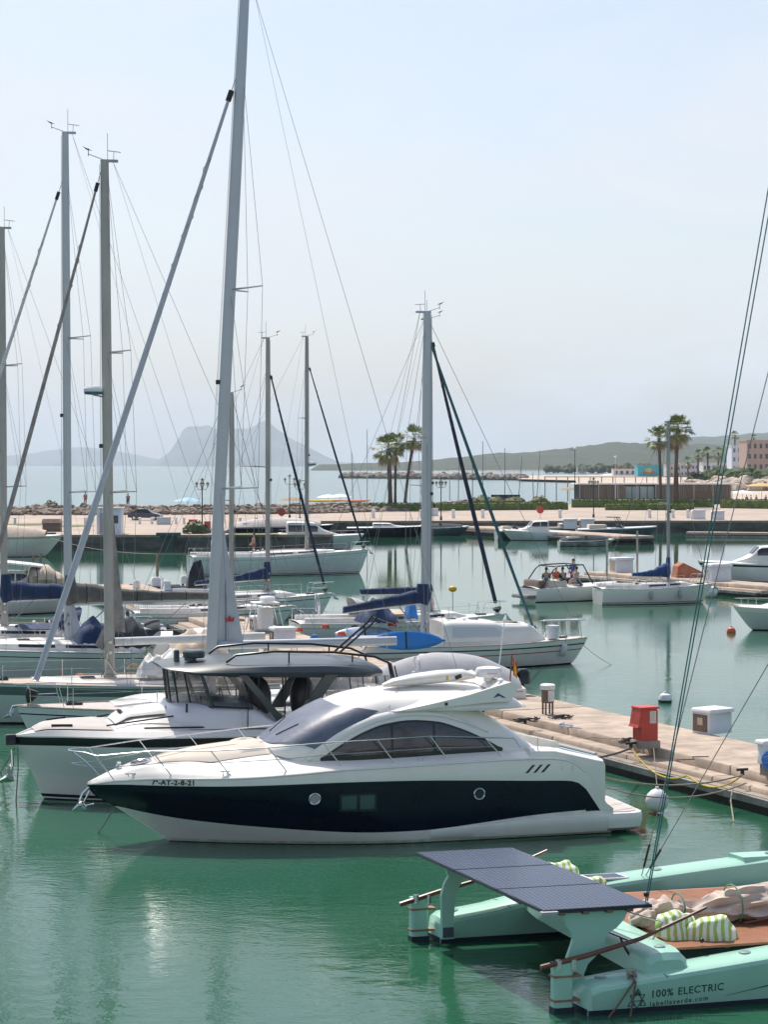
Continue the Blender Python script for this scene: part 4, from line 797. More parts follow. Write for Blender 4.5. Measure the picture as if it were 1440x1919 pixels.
# ---------------------------------------------------------------- covered motor boat, day boat, launches
def motorboat(label,loc,rz,L=7,B=2.6,fb=(1.15,.8),hullm=None,deckm=None,cuddy=None,cover=None,band=None,outboard=True,rail=True,group='small motor boats',arch=None,name='motor_boat',cat='motor boat',glassh=.45):
    T=thing(name,label,cat,loc,rz,group); hullm=hullm or white
    H=Hull(L,B,[(0,fb[0]),(-L*.5,(fb[0]+fb[1])/2-.03),(-L,fb[1])],[(.02,fb[0]+.02),(-L*.05,fb[0]*.6),(-L*.14,0),(-L*.25,-.4)],[(-.4,.5),(0,.84),(fb[1],1.0),(fb[0],1.0)],D=.42,q=2.2,q0=1.6,sf=.92)
    H.mesh([(con(.05),black,2),(lambda x:H.sheer(x)-.24,hullm,5),(lambda x:H.sheer(x)-.10,band or hullm,2),(H.sheer,white if hullm!=navy else hullm,1)],n=36).build('hull',T,weld=True)
    H.deck(deckm or white,camber=.12,drop=.01,inset=.01,x1=-L,n=26).build('deck',T)
    zs=H.sheer(-L*.5)
    if cuddy:
        x0,x1,h=cuddy; zr=tab([(x0,H.sheer(x0)+.1),(x0-(x0-x1)*.3,zs+h*.45),(x0-(x0-x1)*.5,zs+h*.95),(x1+.1,zs+h),(x1,zs+h*.97)]); w=tab([(x0,B*.12),(x0-(x0-x1)*.3,B*.34),(x1,B*.38)])
        C=Cabin(x0,x1,w,lambda x:H.sheer(x),zr,.3,.5); C.mesh(white,26,18).build('cuddy',T); gl=x0-(x0-x1)*.42
        for sg in (1,-1):
            for a,b_ in ((gl,(gl+x1)/2+.04),((gl+x1)/2-.04,x1+.12)):
                q=MB(); patch(q,glass,a,b_,con(zs+h*glassh),lambda x:max(zs+h*glassh+.01,min(zr(x)-.14,zs+h*.88)),C.y,.012,(sg,),6,3); q.build('window',T)
        q=MB(); q.grid(lambda u,v:(lambda x,y:Vector((x+.02,y,C.z(x,y)+.02)))(x0-(x0-x1)*(.34+.13*u),(2*v-1)*B*.26),6,12,glass); q.build('windscreen',T)
    else:
        q=MB(); q.grid(lambda u,v:(lambda a:Vector((-L*.42-.35*u-.5*(1-math.sin(a))*1.0,B*.36*math.cos(a),zs+.08+.42*u)))(math.pi*v),3,16,glass); q.build('windscreen',T)
        MB().bbox((-L*.75,0,zs+.22),(L*.22,B*.7,.4),pad,.08).build('seat',T)
    if outboard:
        b=MB(); b.bbox((-L-.25,0,fb[1]+.30),(.5,.4,.5),black,.1); b.tube([(-L-.25,0,fb[1]+.1),(-L-.2,0,-.35)],.09,black,8); b.build('outboard_motor',T)
    if rail:
        b=MB(); n=7; row=[]
        for sg in (1,-1):
            row=[Vector((-.1-L*.42*i/6,sg*(H.ys(-.1-L*.42*i/6)*.92),H.sheer(-L*.4*i/6)+.42)) for i in range(7)]; b=MB(); b.tube(row,.014,steel,6); b.build('bow_rail',T)
            for p in row[1::2]: part('stanchion',T,steel,[p,p-Vector((0,0,.42))],.012)
    if arch:
        b=MB(); ya=B*.46
        for dx in (0,-.25): b.tube([(arch+.5+dx,ya,zs),(arch+.1+dx,ya*.97,zs+1.0),(arch-.1+dx,ya*.8,zs+1.25),(arch-.1+dx,-ya*.8,zs+1.25),(arch+.1+dx,-ya*.97,zs+1.0),(arch+.5+dx,-ya,zs)],.03,black,8)
        b.build('frame',T); MB().bbox((arch-.6,0,zs+1.28),(1.5,B*.8,.06),darkcover,.02).build('bimini',T)
    if cover:
        m,h=cover; xa,xb_=-L*.12,-L*.98; b=MB()
        def cf(u,v):
            x=xa+(xb_-xa)*u; y=(2*v-1); hh_=h*math.sin(math.pi*min(1,.08+u*.85))**.6; yy=y*(H.ys(x)+.03); return Vector((x,yy,H.sheer(x)-.12+(hh_+.12)*max(0,1-abs(y)**2.4)+.05*noise.noise(Vector((x*1.5,yy*1.5,h)))))
        b.grid(cf,30,16,m); b.build('boat_cover',T)
    return T,H
def boat_at(px,Y): return (at(px,0,Y).x,Y,0)
motorboat('motor boat under smooth grey canvas just behind the radome of the navy yacht',boat_at(668,69.6),LB,L=5.6,B=2.5,fb=(1.2,1.1),cover=(grycover,1.15))
motorboat('small white and pale green launch with a windowed cuddy, tied at the short pier',boat_at(942,238),rad(180+8),L=7.6,B=2.7,fb=(1.2,.95),hullm=hullteal,cuddy=(-1.9,-5.2,1.25),outboard=False)
motorboat('white boat with a wheelhouse and a round porthole at the right edge',boat_at(1308,154),rad(180+3),L=8.4,B=2.6,fb=(1.5,1.25),cuddy=(-2.6,-6.6,1.35),outboard=False,rail=False,band=navy)
motorboat('pale hulled white boat with a steel bow rail cut by the right edge',boat_at(1375,108.5),rad(180+12),L=7.5,B=2.8,fb=(1.25,1.0),hullm=hullteal,cuddy=(-1.6,-5.5,.9),band=white)
motorboat('dark navy motor boat with a pale deck moored below the left palms',boat_at(800,250),rad(2),L=9.6,B=2.9,fb=(1.3,1.1),hullm=navy,cuddy=(-2.5,-6.5,.55),outboard=False,rail=False)
motorboat('long open boat with a navy hull under a taupe cover behind the far mast',boat_at(625,238),rad(-2),L=12,B=3.2,fb=(1.8,1.5),hullm=navy,cover=(greige,1.0),outboard=False,rail=False)
motorboat('sleek white sports boat with black glazing moored outside the taupe covered boat',boat_at(683,214),rad(6),L=10.5,B=3.2,fb=(1.5,1.3),hullm=hullteal,cuddy=(-2.6,-8,1.5),outboard=False,glassh=.3)
motorboat('dark boat with a black frame and bimini moored beyond the short pier',boat_at(1232,245),rad(2),L=9.5,B=3.0,fb=(1.4,1.1),hullm=mat('hull_slate',(.05,.08,.10),.4),arch=-4.6,outboard=False,rail=False)
motorboat('low black motor boat beside the short pier in front of two white boxes',boat_at(1152,222),rad(4),L=6,B=2.1,fb=(.7,.55),hullm=mat('hull_charcoal',(.05,.055,.065),.4,c2=(.5,.5,.5),vs=.6),cover=(darkcover,.6),rail=False,outboard=False)
motorboat('dark green wooden boat tied next to the windowed launch',boat_at(1003,240),rad(10),L=4.6,B=2.2,fb=(1.35,1.1),hullm=mat('hull_bottlegreen',(.01,.03,.03),.35),band=mat('teal_trim',(.02,.14,.17),.5),outboard=False,rail=False)
motorboat('boat under a pale crumpled canvas on the quay at the far right',boat_at(1452,262),rad(178),L=7,B=2.8,fb=(1.6,1.4),cover=(mat('pale_canvas',(.62,.61,.58),.9,bump=.6,bs=3),2.6),outboard=False,rail=False)
motorboat('beige covered boat with a white bottom and red spot at the far left quay',boat_at(118,196),rad(0),L=13,B=3.8,fb=(2.0,1.9),hullm=white,band=beigecan,cover=(beigecan,1.1),outboard=False,rail=False)
T,_=motorboat('white motor boat with a broad white hard roof at the left edge',boat_at(150,122),RB,L=9,B=3.2,fb=(1.6,1.3),cuddy=(-2.0,-4.6,1.1),rail=False,outboard=False)
rr=[[Vector((x,y*hw,z+.10*(1-y*y))) for y in (-1,-.6,0,.6,1)]+[Vector((x,y*hw,z-.10)) for y in (1,0,-1)] for x,hw,z in ((-2.2,.7,2.75),(-2.9,1.2,2.85),(-4.2,1.35,3.0),(-5.4,1.3,3.05),(-5.7,1.1,3.0))]
MB().loft(rr,white).build('hard_roof',T)
for x,y in ((-3,1.1),(-3,-1.1),(-5.2,1.1),(-5.2,-1.1)): part('roof_post',T,white,[(x-.3,y,1.5),(x,y,2.9)],.04)
cloth_tube('canvas',T,beigecan,[(-.6,0,1.5),(-2.2,0,1.55),(-3.6,0,1.5)],(.4,1.35,.7),(.5,1.3,1.3),4)
MB().lathe((-4.6,0,3.1),[(.04,0),(.04,.35),(.35,.38),(.36,.46),(.2,.5),(.01,.5)],plastic,16).build('radome',T)
def inflatable(label,loc,rz,m=bluecover):
    T=thing('inflatable_dinghy',label,'dinghy',loc,rz,'inflatable dinghies'); b=MB(); b.tube([(-2.2,.7,.45),(-1.2,.72,.45),(.2,.68,.48),(1.0,.35,.55),(1.25,0,.6),(1.0,-.35,.55),(.2,-.68,.48),(-1.2,-.72,.45),(-2.2,-.7,.45)],.24,m,12); b.build('tube',T)
    MB().bbox((-.6,0,.32),(3.1,1.1,.22),grycover,.04).build('floor',T); MB().bbox((-.4,0,.85),(.6,.5,.8),white,.1).build('console',T)
    b=MB(); b.bbox((-2.3,0,1.05),(.45,.36,.55),white,.1); b.tube([(-2.25,0,.9),(-2.2,0,-.3)],.08,black,8); b.build('outboard_motor',T); return T
inflatable('blue inflatable dinghy with a white console beyond the olive canvas boom',boat_at(322,133),rad(20)); inflatable('dark inflatable dinghy with a covered outboard left of the blue inflatable',boat_at(281,137),rad(200),darkcover)
# day boat with people at the right
DT,DH=motorboat('white day boat with a black folding frame and people sitting in it',(at(1165,0,132).x,134.2,0),rad(25),L=6.6,B=2.6,fb=(1.05,.85),hullm=white,outboard=False,rail=True)
b=MB()
for sg in (1,-1): b.tube([(-6.3,sg*1.15,.85),(-5.4,sg*1.15,2.0),(-5.1,sg*1.1,2.25),(-3.2,sg*1.1,2.3),(-2.5,sg*1.12,1.1)],.045,black,8)
for x,z in ((-5.2,2.22),(-3.3,2.3)): b.tube([(x,1.1,z),(x,-1.1,z)],.04,black,8)
b.build('folding_frame',DT); MB().bbox((-6.75,0,.35),(.9,2.1,.22),mat('swim_deck_grey',(.16,.16,.16),.6),.05).build('swim_deck',DT); MB().bbox((-6.1,0,1.1),(.5,2.1,.55),brown,.08).build('stern_seat',DT)
skin_m=mat('skin',(.50,.30,.21),.6,var=.1); hair_m=mat('dark_hair',(.03,.02,.015),.7)
def person(label,loc,rz,pose='sit',shirt=(.02,.12,.14),legs=(.03,.04,.07),group='people about the harbour'):
    T=thing('person',label,'person',loc,rz,group); sm=mat('cloth_%d'%(int(sum(shirt)*1000)),shirt,.85,var=.15,vs=6); lm=mat('trouser_%d'%(int(sum(legs)*1000)),legs,.85)
    if pose=='sit': hip=.5; J_=[(0,0,.52),(0,0,.72),(-.03,0,.98),(0,0,1.12),(.02,0,1.26)]; lg=lambda s:[(.02,.1*s,.5),(.44,.13*s,.52),(.46,.13*s,.1),(.56,.13*s,.05)]
    else: hip=.92; J_=[(0,0,.92),(0,0,1.12),(0,0,1.40),(0,0,1.53),(.02,0,1.66)]; lg=lambda s:[(0,.1*s,.88),(.03,.11*s,.48),(0,.11*s,.08),(.12,.11*s,.03)]
    sz=J_[2][2]; am=lambda s:[(0,.19*s,sz+.02),(.06,.25*s,sz-.27),(.27,.18*s,sz-.36 if pose=='sit' else sz-.5),(.34,.16*s,sz-.36 if pose=='sit' else sz-.56)]
    def skinmesh(name,chains,m,lev=1):
        me=bpy.data.meshes.new(name); vs=[];es=[];rs=[]
        for ch in chains:
            st=ch[0]; prev=st if isinstance(st,int) else None
            for it in ch[(1 if isinstance(st,int) else 0):]:
                vs.append(it[0]); rs.append(it[1]); 
                if prev is not None: es.append((prev,len(vs)-1))
                prev=len(vs)-1
        me.from_pydata(vs,es,[]); o=bpy.data.objects.new(name,me); COL.objects.link(o); o.parent=T
        md=o.modifiers.new('s','SKIN'); md.use_smooth_shade=True
        for i,r in enumerate(rs): me.skin_vertices[0].data[i].radius=(r,r)
        me.skin_vertices[0].data[0].use_root=True; sb=o.modifiers.new('b','SUBSURF'); sb.levels=lev; sb.render_levels=lev
        me.materials.append(m); return o
    ch=[[(J_[0],.13),(J_[1],.12),(J_[2],.14),(J_[3],.055),(J_[4],.095),((J_[4][0]+.01,0,J_[4][2]+.09),.08)]]
    for s in (1,-1): ch.append([2]+[(p,r) for p,r in zip(am(s),(.065,.05,.04,.035))]); ch.append([0]+[(p,r) for p,r in zip(lg(s),(.095,.07,.05,.045))])
    skinmesh('body',ch,skin_m,2)
    c2=[[(J_[0],.145),(J_[1],.14),((J_[2][0],0,sz-.02),.155)]]
    for s in (1,-1): c2.append([2]+[(p,r) for p,r in zip(am(s)[:2],(.085,.07))])
    skinmesh('shirt',c2,sm); skinmesh('trousers',[[(J_[0],.15)]]+[[0]+[(p,r) for p,r in zip(lg(s)[:3 if pose!='sit' else 2],(.12,.09,.065))] for s in (1,-1)],lm)
    hz_=J_[4][2]+.05; MB().ball((-.015,0,hz_+.03),(.105,.095,.115),hair_m,12,8,lambda p:Vector((p.x if p.z>hz_+.02 else min(p.x,.02),p.y,p.z))).build('hair',T); return T
dR=Matrix.Rotation(rad(25),3,'Z'); dO=Vector((at(1165,0,132).x,134.2,0))
for (x,y,rz,s,l,lab,ps) in ((-5.6,-.6,60,(.02,.13,.15),(.25,.22,.18),'person in a teal shirt sitting at the stern of the day boat','sit'),(-4.5,-.75,100,(.015,.03,.03),(.1,.1,.1),'person in a black shirt sitting on the near side of the day boat','sit'),(-3.4,-.6,120,(.45,.42,.48),(.3,.3,.32),'person in a pale shirt leaning at the front of the day boat','sit'),(-4.2,.6,270,(.45,.12,.06),(.05,.05,.07),'person in an orange top on the far side of the day boat','sit'),(-3.0,.5,200,(.05,.12,.35),(.4,.05,.06),'person standing at the front of the day boat in blue and red','stand')):
    p=dO+dR@Vector((x,y,.75 if ps=='sit' else .78)); person(lab,p,rad(25+rz),ps,s,l)
p=at(476,1038,168); person('person standing in the cockpit of the long pale yacht, bare armed',(p.x,p.y,1.3),rad(200),'stand',(.5,.3,.22),(.3,.12,.1))
# ---------------------------------------------------------------- mint green sailing catamaran
CO=Vector((2.68,32.3,0)); CR=Matrix.Rotation(rad(15),3,'Z')
def sk(p): p=Vector(p); return Vector((p.x+.33-.152*p.y,p.y,p.z))
def cw(p): return CO+CR@sk(p)
def catamaran():
    T=thing('catamaran','mint green sailing catamaran with 100% ELECTRIC on its side and a solar roof','catamaran',CO,rad(15))
    zt=tab([(.25,.42),(.6,.46),(1.3,.54),(2.2,.62),(3.6,.75),(6,.95),(9,1.15),(12,1.4)])
    CZT=zt
    def half(x): return .40*min(1,max(.02,(12.2-x)/5))**.6
    def hull(yc,parent,dz=0):
        zt=(lambda x: CZT(x)+dz*min(1,max(0,(x-1.2)/1.5)))
        b=MB(); rows=[]
        def ring(x,k=0):
            h=half(x); z=zt(x)-k*.3; s=1-k
            return [sk((x,yc+yy,zz)) for yy,zz in ((0,-.45),(-h*.55,-.25),(-h*.80,-.02),(-h*.93*s-.0,z-.07),(-h*.86*s,z-.015),(-h*.7*s,z+.02),(0,z+.045),(h*.7*s,z+.02),(h*.86*s,z-.015),(h*.93*s,z-.07),(h*.80,-.02),(h*.55,-.25))]
        xs_=[.22,.30,.42,.6]+[.6+11.6*i/34 for i in range(1,35)]
        rows=[ring(x,.55 if x<.25 else .15 if x<.35 else 0) for x in xs_]
        b.loft(rows,mint); h_=b.build('hull',parent,ang=30)
        bt=MB()
        for sg in (-1,1): bt.grid(lambda u,v:sk((.23+11.9*u,yc+sg*(half(.23+11.9*u)*(.80+.03*v)+.006),-.06+.14*v)),40,1,mintd)
        bt.add([sk((.215,yc+s*half(.25)*.8,z)) for z in (-.06,.10) for s in (-1,1)],[(0,1,3,2)],mintd)
        bt.build('boot_stripe',h_)
        for x in (.62,3.1,4.6): MB().lathe(tuple(sk((x,yc+.02,zt(x)+.035))),[(.10,0),(.10,.02),(.07,.03),(.02,.03)],mat('deck_plate',(.25,.33,.33),.35,metal=.3),18).build('deck_plate',h_)
        part('deck_seam',h_,mat('mint_seam',(.12,.25,.22),.6),[sk((1.55,yc-.37,zt(1.55)-.03)),sk((1.52,yc-.3,zt(1.5)+.012)),sk((1.5,yc+.1,zt(1.5)+.04)),sk((1.5,yc+.33,zt(1.5)+.01))],.008)
        return h_
    H1=hull(.40,T); H2=hull(5.75,T,.17)
    # lettering and emblem on the near side
    yside=lambda x,z: .40-half(x)*(.80+.13*max(0,min(1,z/(zt(x)-.07))))-.006
    ink=mat('dark_green_ink',(.01,.05,.05),.5)
    def tx(x0,z0,sl): return lambda x,y: (lambda X,Z: sk((X,yside(X,Z),Z)))(x0+x,z0+y+sl*x)
    wd=[0]; f_=tx(1.26,.225,.035)
    def f1(x,y): wd[0]=max(wd[0],x); return f_(x,y)
    text_mesh('100%',.165,f1,ink,'slogan_lettering',T,spacing=1.12,bold=.002); o_=wd[0]+.075
    text_mesh('ELECTRIC',.165,lambda x,y: f_(x+o_,y),ink,'slogan_lettering',T,spacing=1.12,bold=.002)
    text_mesh('labellaverde.com',.108,tx(1.26,.085,.035),ink,'web_lettering',T,spacing=1.32,bold=.0015)
    b=MB(); ex,ez=1.04,.21
    def seg(a,c,r=.007): b.tube([sk((ex+a[0],yside(ex+a[0],ez+a[1]),ez+a[1])),sk((ex+c[0],yside(ex+c[0],ez+c[1]),ez+c[1]))],r,ink,4)
    tri=lambda cx,cz,s,up=1: [(cx-s,cz-up*s*.58),(cx+s,cz-up*s*.58),(cx,cz+up*s*1.15)]
    for t in (tri(0,.0,.125,-1),tri(0,.12,.05),tri(-.10,-.07,.05),tri(.10,-.07,.05),tri(0,.03,.09)):
        for i in range(3): seg(t[i],t[(i+1)%3])
    b.build('emblem',T)
    b=MB(); f0=tab([(2.55,.17),(3.3,.28),(4.2,.41),(7,.6)]); f1=tab([(2.55,.175),(3.3,.30),(4.2,.48),(7,.75)])
    b.grid(lambda u,v:(lambda x,z: sk((x,yside(x,z),z)))(2.55+3.5*u,f0(2.55+3.5*u)+(f1(2.55+3.5*u)-f0(2.55+3.5*u))*v),20,1,ink); b.build('side_swoosh',T)
    # crossbeam behind the roof, aft of the deck
    b=MB(); rr=[]
    for y,e in ((.20,.55),(.28,.9),(.45,1),(1.0,1),(2.8,1),(4.8,1),(5.7,.9),(5.8,.55)):
        z0=zt(1.7)+.02; h=.30*e; w=.36*(.6+.4*e)
        rr.append([sk((1.62+.11*y+xx,y,z0+zz)) for xx,zz in ((-w*1.1,-.04 if y<.7 or y>4.9 else -.12),(-w,h*.6),(-w*.6,h*.96),(0,h),(w*.7,h*.95),(w*1.0,h*.55),(w*1.1,-.04 if y<.7 or y>4.9 else -.12))])
    b.loft(rr,mint); cb=b.build('crossbeam',T,ang=35); MB().lathe(tuple(sk((1.70,.55,zt(1.7)+.315))),[(.09,0),(.09,.02),(.06,.03),(.02,.03)],MATS['deck_plate'],18).build('deck_plate',cb)
    part('beam_rail',cb,steel,[sk((1.42,.8,zt(1.7)+.34)),sk((1.42,1.7,zt(1.7)+.34))],.018)
    part('beam_rail',cb,steel,[sk((1.75,.85,zt(1.7)+.36)),sk((1.95,.9,zt(1.7)+.62)),sk((1.65,2.6,zt(1.7)+.66))],.014)
    # orange slatted deck
    og=mat('orange_slats',(.46,.20,.10),.7,c2=(.32,.13,.065),vs=2.5); b=MB(); 
    b.flat([tuple(sk((x,y,0)))[:2] for x,y in ((2.0,.72),(10.5,.72),(10.5,5.0),(2.45,5.0))],.76,.80,og)
    dk=b.build('trampoline_deck',T,smooth=False); dk.location=(0,0,.02)
    b=MB()
    for i in range(70): y=.76+.06*i; b.add([tuple(sk((x,yy,.8225))) for x,yy in ((2.0+.11*y,y),(10.4,y),(10.4,y+.012),(2.0+.11*y,y+.012))],[(0,1,2,3)],wood)
    sl_=b.build('slat_gaps',dk,smooth=False); sl_['kind']='stuff'; sl_.location=(0,0,-.02)
    b=MB(); b.loft([[sk((x,y,z)) for x,z in ((4.7,.8),(4.6,.95),(4.9,1.02),(10,1.12),(10,.8))] for y in (3.35,3.9)],mint); b.build('centre_nacelle',T)
    MB().tube([sk((5.0,3.34,.93)),sk((5.0,3.33,.93))],.09,black,16).build('nacelle_port',T)
    # solar roof on two carved brackets
    P=MB(); z0,z1=1.57,1.59; q=lambda x,y,z: sk((x-.33+.040*y,y,z))
    X0,X1,Y0,Y1=0.02,1.86,.50,5.80
    cell=bpy.data.materials.new('solar_cells'); cell.use_nodes=True; t=cell.node_tree; bs=t.nodes['Principled BSDF']; bs.inputs['Roughness'].default_value=.22; bs.inputs['Specular IOR Level'].default_value=.22
    co=t.nodes.new('ShaderNodeTexCoord'); br=t.nodes.new('ShaderNodeTexBrick'); br.offset=0; br.inputs['Scale'].default_value=1; br.inputs['Brick Width'].default_value=.078; br.inputs['Row Height'].default_value=.156; br.inputs['Mortar Size'].default_value=.006
    br.inputs['Color1'].default_value=(.004,.009,.032,1); br.inputs['Color2'].default_value=(.005,.011,.037,1); br.inputs['Mortar'].default_value=(.085,.115,.21,1)
    t.links.new(co.outputs['Object'],br.inputs['Vector']); t.links.new(br.outputs[0],bs.inputs['Base Color'])
    roof=bpy.data.objects.new('solar_roof',None); 
    n=3
    for i in range(n):
        ya=Y0+(Y1-Y0)*i/n+.012; yb=Y0+(Y1-Y0)*(i+1)/n-.012
        fr=MB(); fr.flat([tuple(q(x,y,0))[:2] for x,y in ((X0,ya),(X1,ya),(X1,yb),(X0,yb))],z0-.03,z1,mat('panel_frame',(.01,.013,.03),.3)); f=fr.build('solar_panel',T,smooth=False)
        c=MB(); c.add([q(x,y,z1+.003) for x,y in ((X0+.02,ya+.02),(X1-.02,ya+.02),(X1-.02,yb-.02),(X0+.02,yb-.02))],[(0,1,2,3)],cell); c.build('cells',f,smooth=False)
    for x in (.35,1.45): MB().tube([q(x,Y0+.1,z0-.06),q(x,Y1-.1,z0-.06)],.025,steel,6).build('roof_bearer',T)
    for x in (.35,.75,1.15,1.5): MB().box(tuple(q(x,Y0+.08,z0-.055)),(.10,.12,.05),brown).build('roof_clamp',T)
    MB().box(tuple(q(.10,Y0-.02,1.56)),(.28,.10,.03),grycover).build('cable_box',T)
    def bracket(y,s=1):
        pts=[(.10,1.50),(1.20,1.50),(1.14,1.36),(1.00,1.22),(.88,1.16),(.82,1.10),(.80,1.00),(.84,.92),(.80,.86),(.66,.80),(.52,.68),(.45,.52),(.42,.30),(.16,.30),(.15,.55),(.17,.80),(.24,.98),(.27,1.08),(.24,1.18),(.16,1.28),(.13,1.38)]
        b=MB(); b.prism([(x,z) for x,z in pts],y,y+.07,mint,f=sk); o=b.build('roof_bracket',T,smooth=False); return o
    bracket(.62); b2=MB()
    pts=[(.15,1.51),(.75,1.51),(.62,1.30),(.55,1.16),(.45,1.0),(.40,.8),(.38,.5),(.38,.12),(.16,.12),(.16,.5),(.15,.9),(.20,1.10),(.28,1.24),(.25,1.34)]
    b2.prism(pts,5.20,5.28,mint,f=sk); k=b2.build('roof_bracket',T,smooth=False); MB().box(tuple(sk((.27,5.19,.24))),(.20,.012,.18),mat('grey_patch',(.06,.09,.10),.6)).build('anode_plate',k)
    # rudders with tillers
    for yc,lab in ((.40,0),(5.75,1)):
        b=MB(); b.loft([[sk((x,yc+yy,z)) for x,yy in ((-.20,-.05),(-.16,-.085),(.08,-.085),(.12,-.05),(.12,.05),(.08,.085),(-.16,.085),(-.20,.05))] for z in (-.5,.0,.62,.76,.79)],mint); r=b.build('rudder',T,ang=30)
        MB().loft([[sk((x,yc+yy,z)) for x,yy in ((-.206,-.09),(.126,-.09),(.126,.09),(-.206,.09))] for z in (-.4,.09)],mintd).build('boot_stripe',r)
        for z in (.18,.56): MB().loft([[sk((x,yc+yy,zz)) for x,yy in ((-.21,-.095),(.25,-.095),(.25,.095),(-.21,.095))] for zz in (z,z+.035)],mat('gudgeon',(.30,.16,.10),.6,var=.3,vs=8)).build('gudgeon',r)
        part('tiller',r,wood,[sk((-.42,yc-.06,.74 if yc<1 else .68)),sk((.35,yc-.06,.88)),sk((1.3,yc-.0,1.08)),sk((2.45,yc+.05,1.50))],[.045,.045,.035,.025],n=8)
        for x in (-.12,.12): MB().tube([sk((x,yc-.06,.68)),sk((x,yc-.06,.84))],.055,steel,8).build('tiller_clamp',r)
    part('cable',T,mat('maroon_hose',(.05,.01,.02),.6),[sk((1.22+.75*(t/12)**1.3,.9-.1*t/12,1.0-.62*math.sin(t/12*1.75))) for t in range(13)],.02)
    part('cable',T,black,[sk((.2,3.2,1.46)),sk((.3,3.1,1.32)),sk((.35,2.6,1.26)),sk((.25,2.0,1.42))],.015)
    for p in ((2.55,.75,.90),): MB().ball(sk(p),.04,black).build('cleat',T)
    # solar hatch on the far hull
    x0=3.15; b=MB(); b.flat([tuple(sk((x,y,0)))[:2] for x,y in ((x0,5.5),(x0+.75,5.5),(x0+.75,5.95),(x0,5.95))],zt(3.4)+.225,zt(3.4)+.255,plastic); f=b.build('small_solar_panel',T,smooth=False)
    b=MB(); b.add([sk((x,y,zt(3.4)+.259)) for x,y in ((x0+.05,5.54),(x0+.70,5.54),(x0+.70,5.91),(x0+.05,5.91))],[(0,1,2,3)],cell); b.build('cells',f,smooth=False)
    b=MB(); b.loft([[sk((x,y,z)) for y,z in ((5.45,1.0),(5.5,1.24),(6.0,1.24),(6.05,1.0))] for x in (6.2,6.9,11)],mint); b.build('cabin_top',T)
    MB().lathe(tuple(sk((6.9,5.75,1.245))),[(.10,0),(.10,.02),(.02,.03)],MATS['deck_plate'],16).build('deck_plate',T)
    # mast and standing rigging (the mast itself stands outside the picture)
    M0=CR.inverted()@(Vector((7.13,36.6,.9))-CO); M1=CR.inverted()@(Vector((7.45,36.6,17.6))-CO); MB().tube([M0,M1],.12,alu,12).build('mast',T)
    tr=mat('teal_rope',(.02,.13,.12),.7)
    def to_mast(p,px,py):   # straight on from p along the line of the rope up to the mast
        w=cw(p); return None
    a=Vector((1.52,.66,1.60))
    part('running_backstay',T,tr,[sk(a),M0.lerp(M1,.99)],.011); part('running_backstay',T,tr,[sk(a+Vector((.06,.05,0))),M0.lerp(M1,.95)],.011)
    MB().ball(sk(a+Vector((.01,0,.12))),.045,black,10,8).build('rope_block',T)
    c=Vector((4.15,5.5,1.0)); top=[M0.lerp(M1,.70),M0.lerp(M1,.30)]
    for k,t_ in enumerate(top):
        s0=sk(c+Vector((.08*k,0,0))); part('shroud',T,wire,[s0,t_],.009); d=(t_-s0).normalized(); part('shroud_boot',T,rubber,[s0+d*.18,s0+d*.62],.022,n=8)
    return T,zt
CT,CZ=catamaran()
# loose things lying on the catamaran
sailcan=mat('ecru_sailcloth',(.60,.50,.43),.9,c2=(.46,.37,.31),vs=1.5,bump=.5,bs=5)
def bundle(name,label,pts,rs,m,seed,cat,amp=.5,flat=.75,n=40,k=22,ties=0,group=None):
    P=[Vector(p) for p in pts]; b=MB(); rings=[]; rf=tab([(i/(len(rs)-1),r) for i,r in enumerate(rs)])
    for i in range(n+1):
        u=i/n; q=u*(len(P)-1); j=min(int(q),len(P)-2); c=P[j].lerp(P[j+1],q-j); d=(P[j+1]-P[j]).normalized(); s=Vector((0,0,1)).cross(d).normalized(); r=rf(u); rg=[]
        for t in range(k):
            a=2*math.pi*t/k; e=1+amp*(noise.noise(Vector((u*7+seed,math.cos(a)*2.2,math.sin(a)*2.2+seed)))+.6*noise.noise(Vector((u*17,math.cos(a)*4+seed,math.sin(a)*5)))+.35*abs(noise.noise(Vector((u*4,a*2.5,seed*2)))))
            rg.append(c+s*(r*e*math.cos(a))+Vector((0,0,1))*(r*e*flat*math.sin(a)+r*flat))
        rings.append(rg)
    b.loft(rings,m); o=tag(b.build(name,ang=60),label,cat,group); return o
z0=.84
sc_o=bundle('sail_bundle','crumpled ecru sail lashed in a long bundle on the catamaran deck',[cw((2.15,2.3,z0)),cw((2.6,2.2,z0)),cw((3.2,2.3,z0)),cw((4.2,2.35,z0)),cw((6.4,2.5,z0+.15))],(.12,.26,.27,.20,.30,.33,.36),sailcan,3,'sail',amp=.75,flat=.72,n=70,k=34)
for i,(x,r) in enumerate(((3.05,.30),(4.05,.42),(5.0,.46))):
    c=cw((x,2.33,z0+.2)); s=CR@Vector((0,1,0)); b=MB(); b.tube([c+s*(r*math.cos(a))+Vector((0,0,r*.78*math.sin(a)+.06)) for a in [2*math.pi*j/18 for j in range(19)]],.016,mat('green_tie',(.10,.25,.18),.8),6); b.build('sail_tie',sc_o)
b=MB(); b.tube([cw((5.6,2.05,z0+.35)),cw((5.0,1.95,z0+.25)),cw((4.5,1.92,z0+.08)),cw((4.0,1.9,z0+.03))],.02,wood,6); b.build('sail_cord',sc_o)
b=MB(); b.tube([cw((4.9,2.02,z0+.50)),cw((4.75,2.0,z0+.38)),cw((4.6,1.98,z0+.40))],[.03,.07,.02],mat('blue_fleck',(.10,.16,.30),.9),6); b.tube([cw((5.2,2.0,z0+.64)),cw((5.05,1.98,z0+.5)),cw((4.85,1.98,z0+.46))],[.02,.06,.02],MATS['blue_fleck'],6); b.build('blue_lining',sc_o)
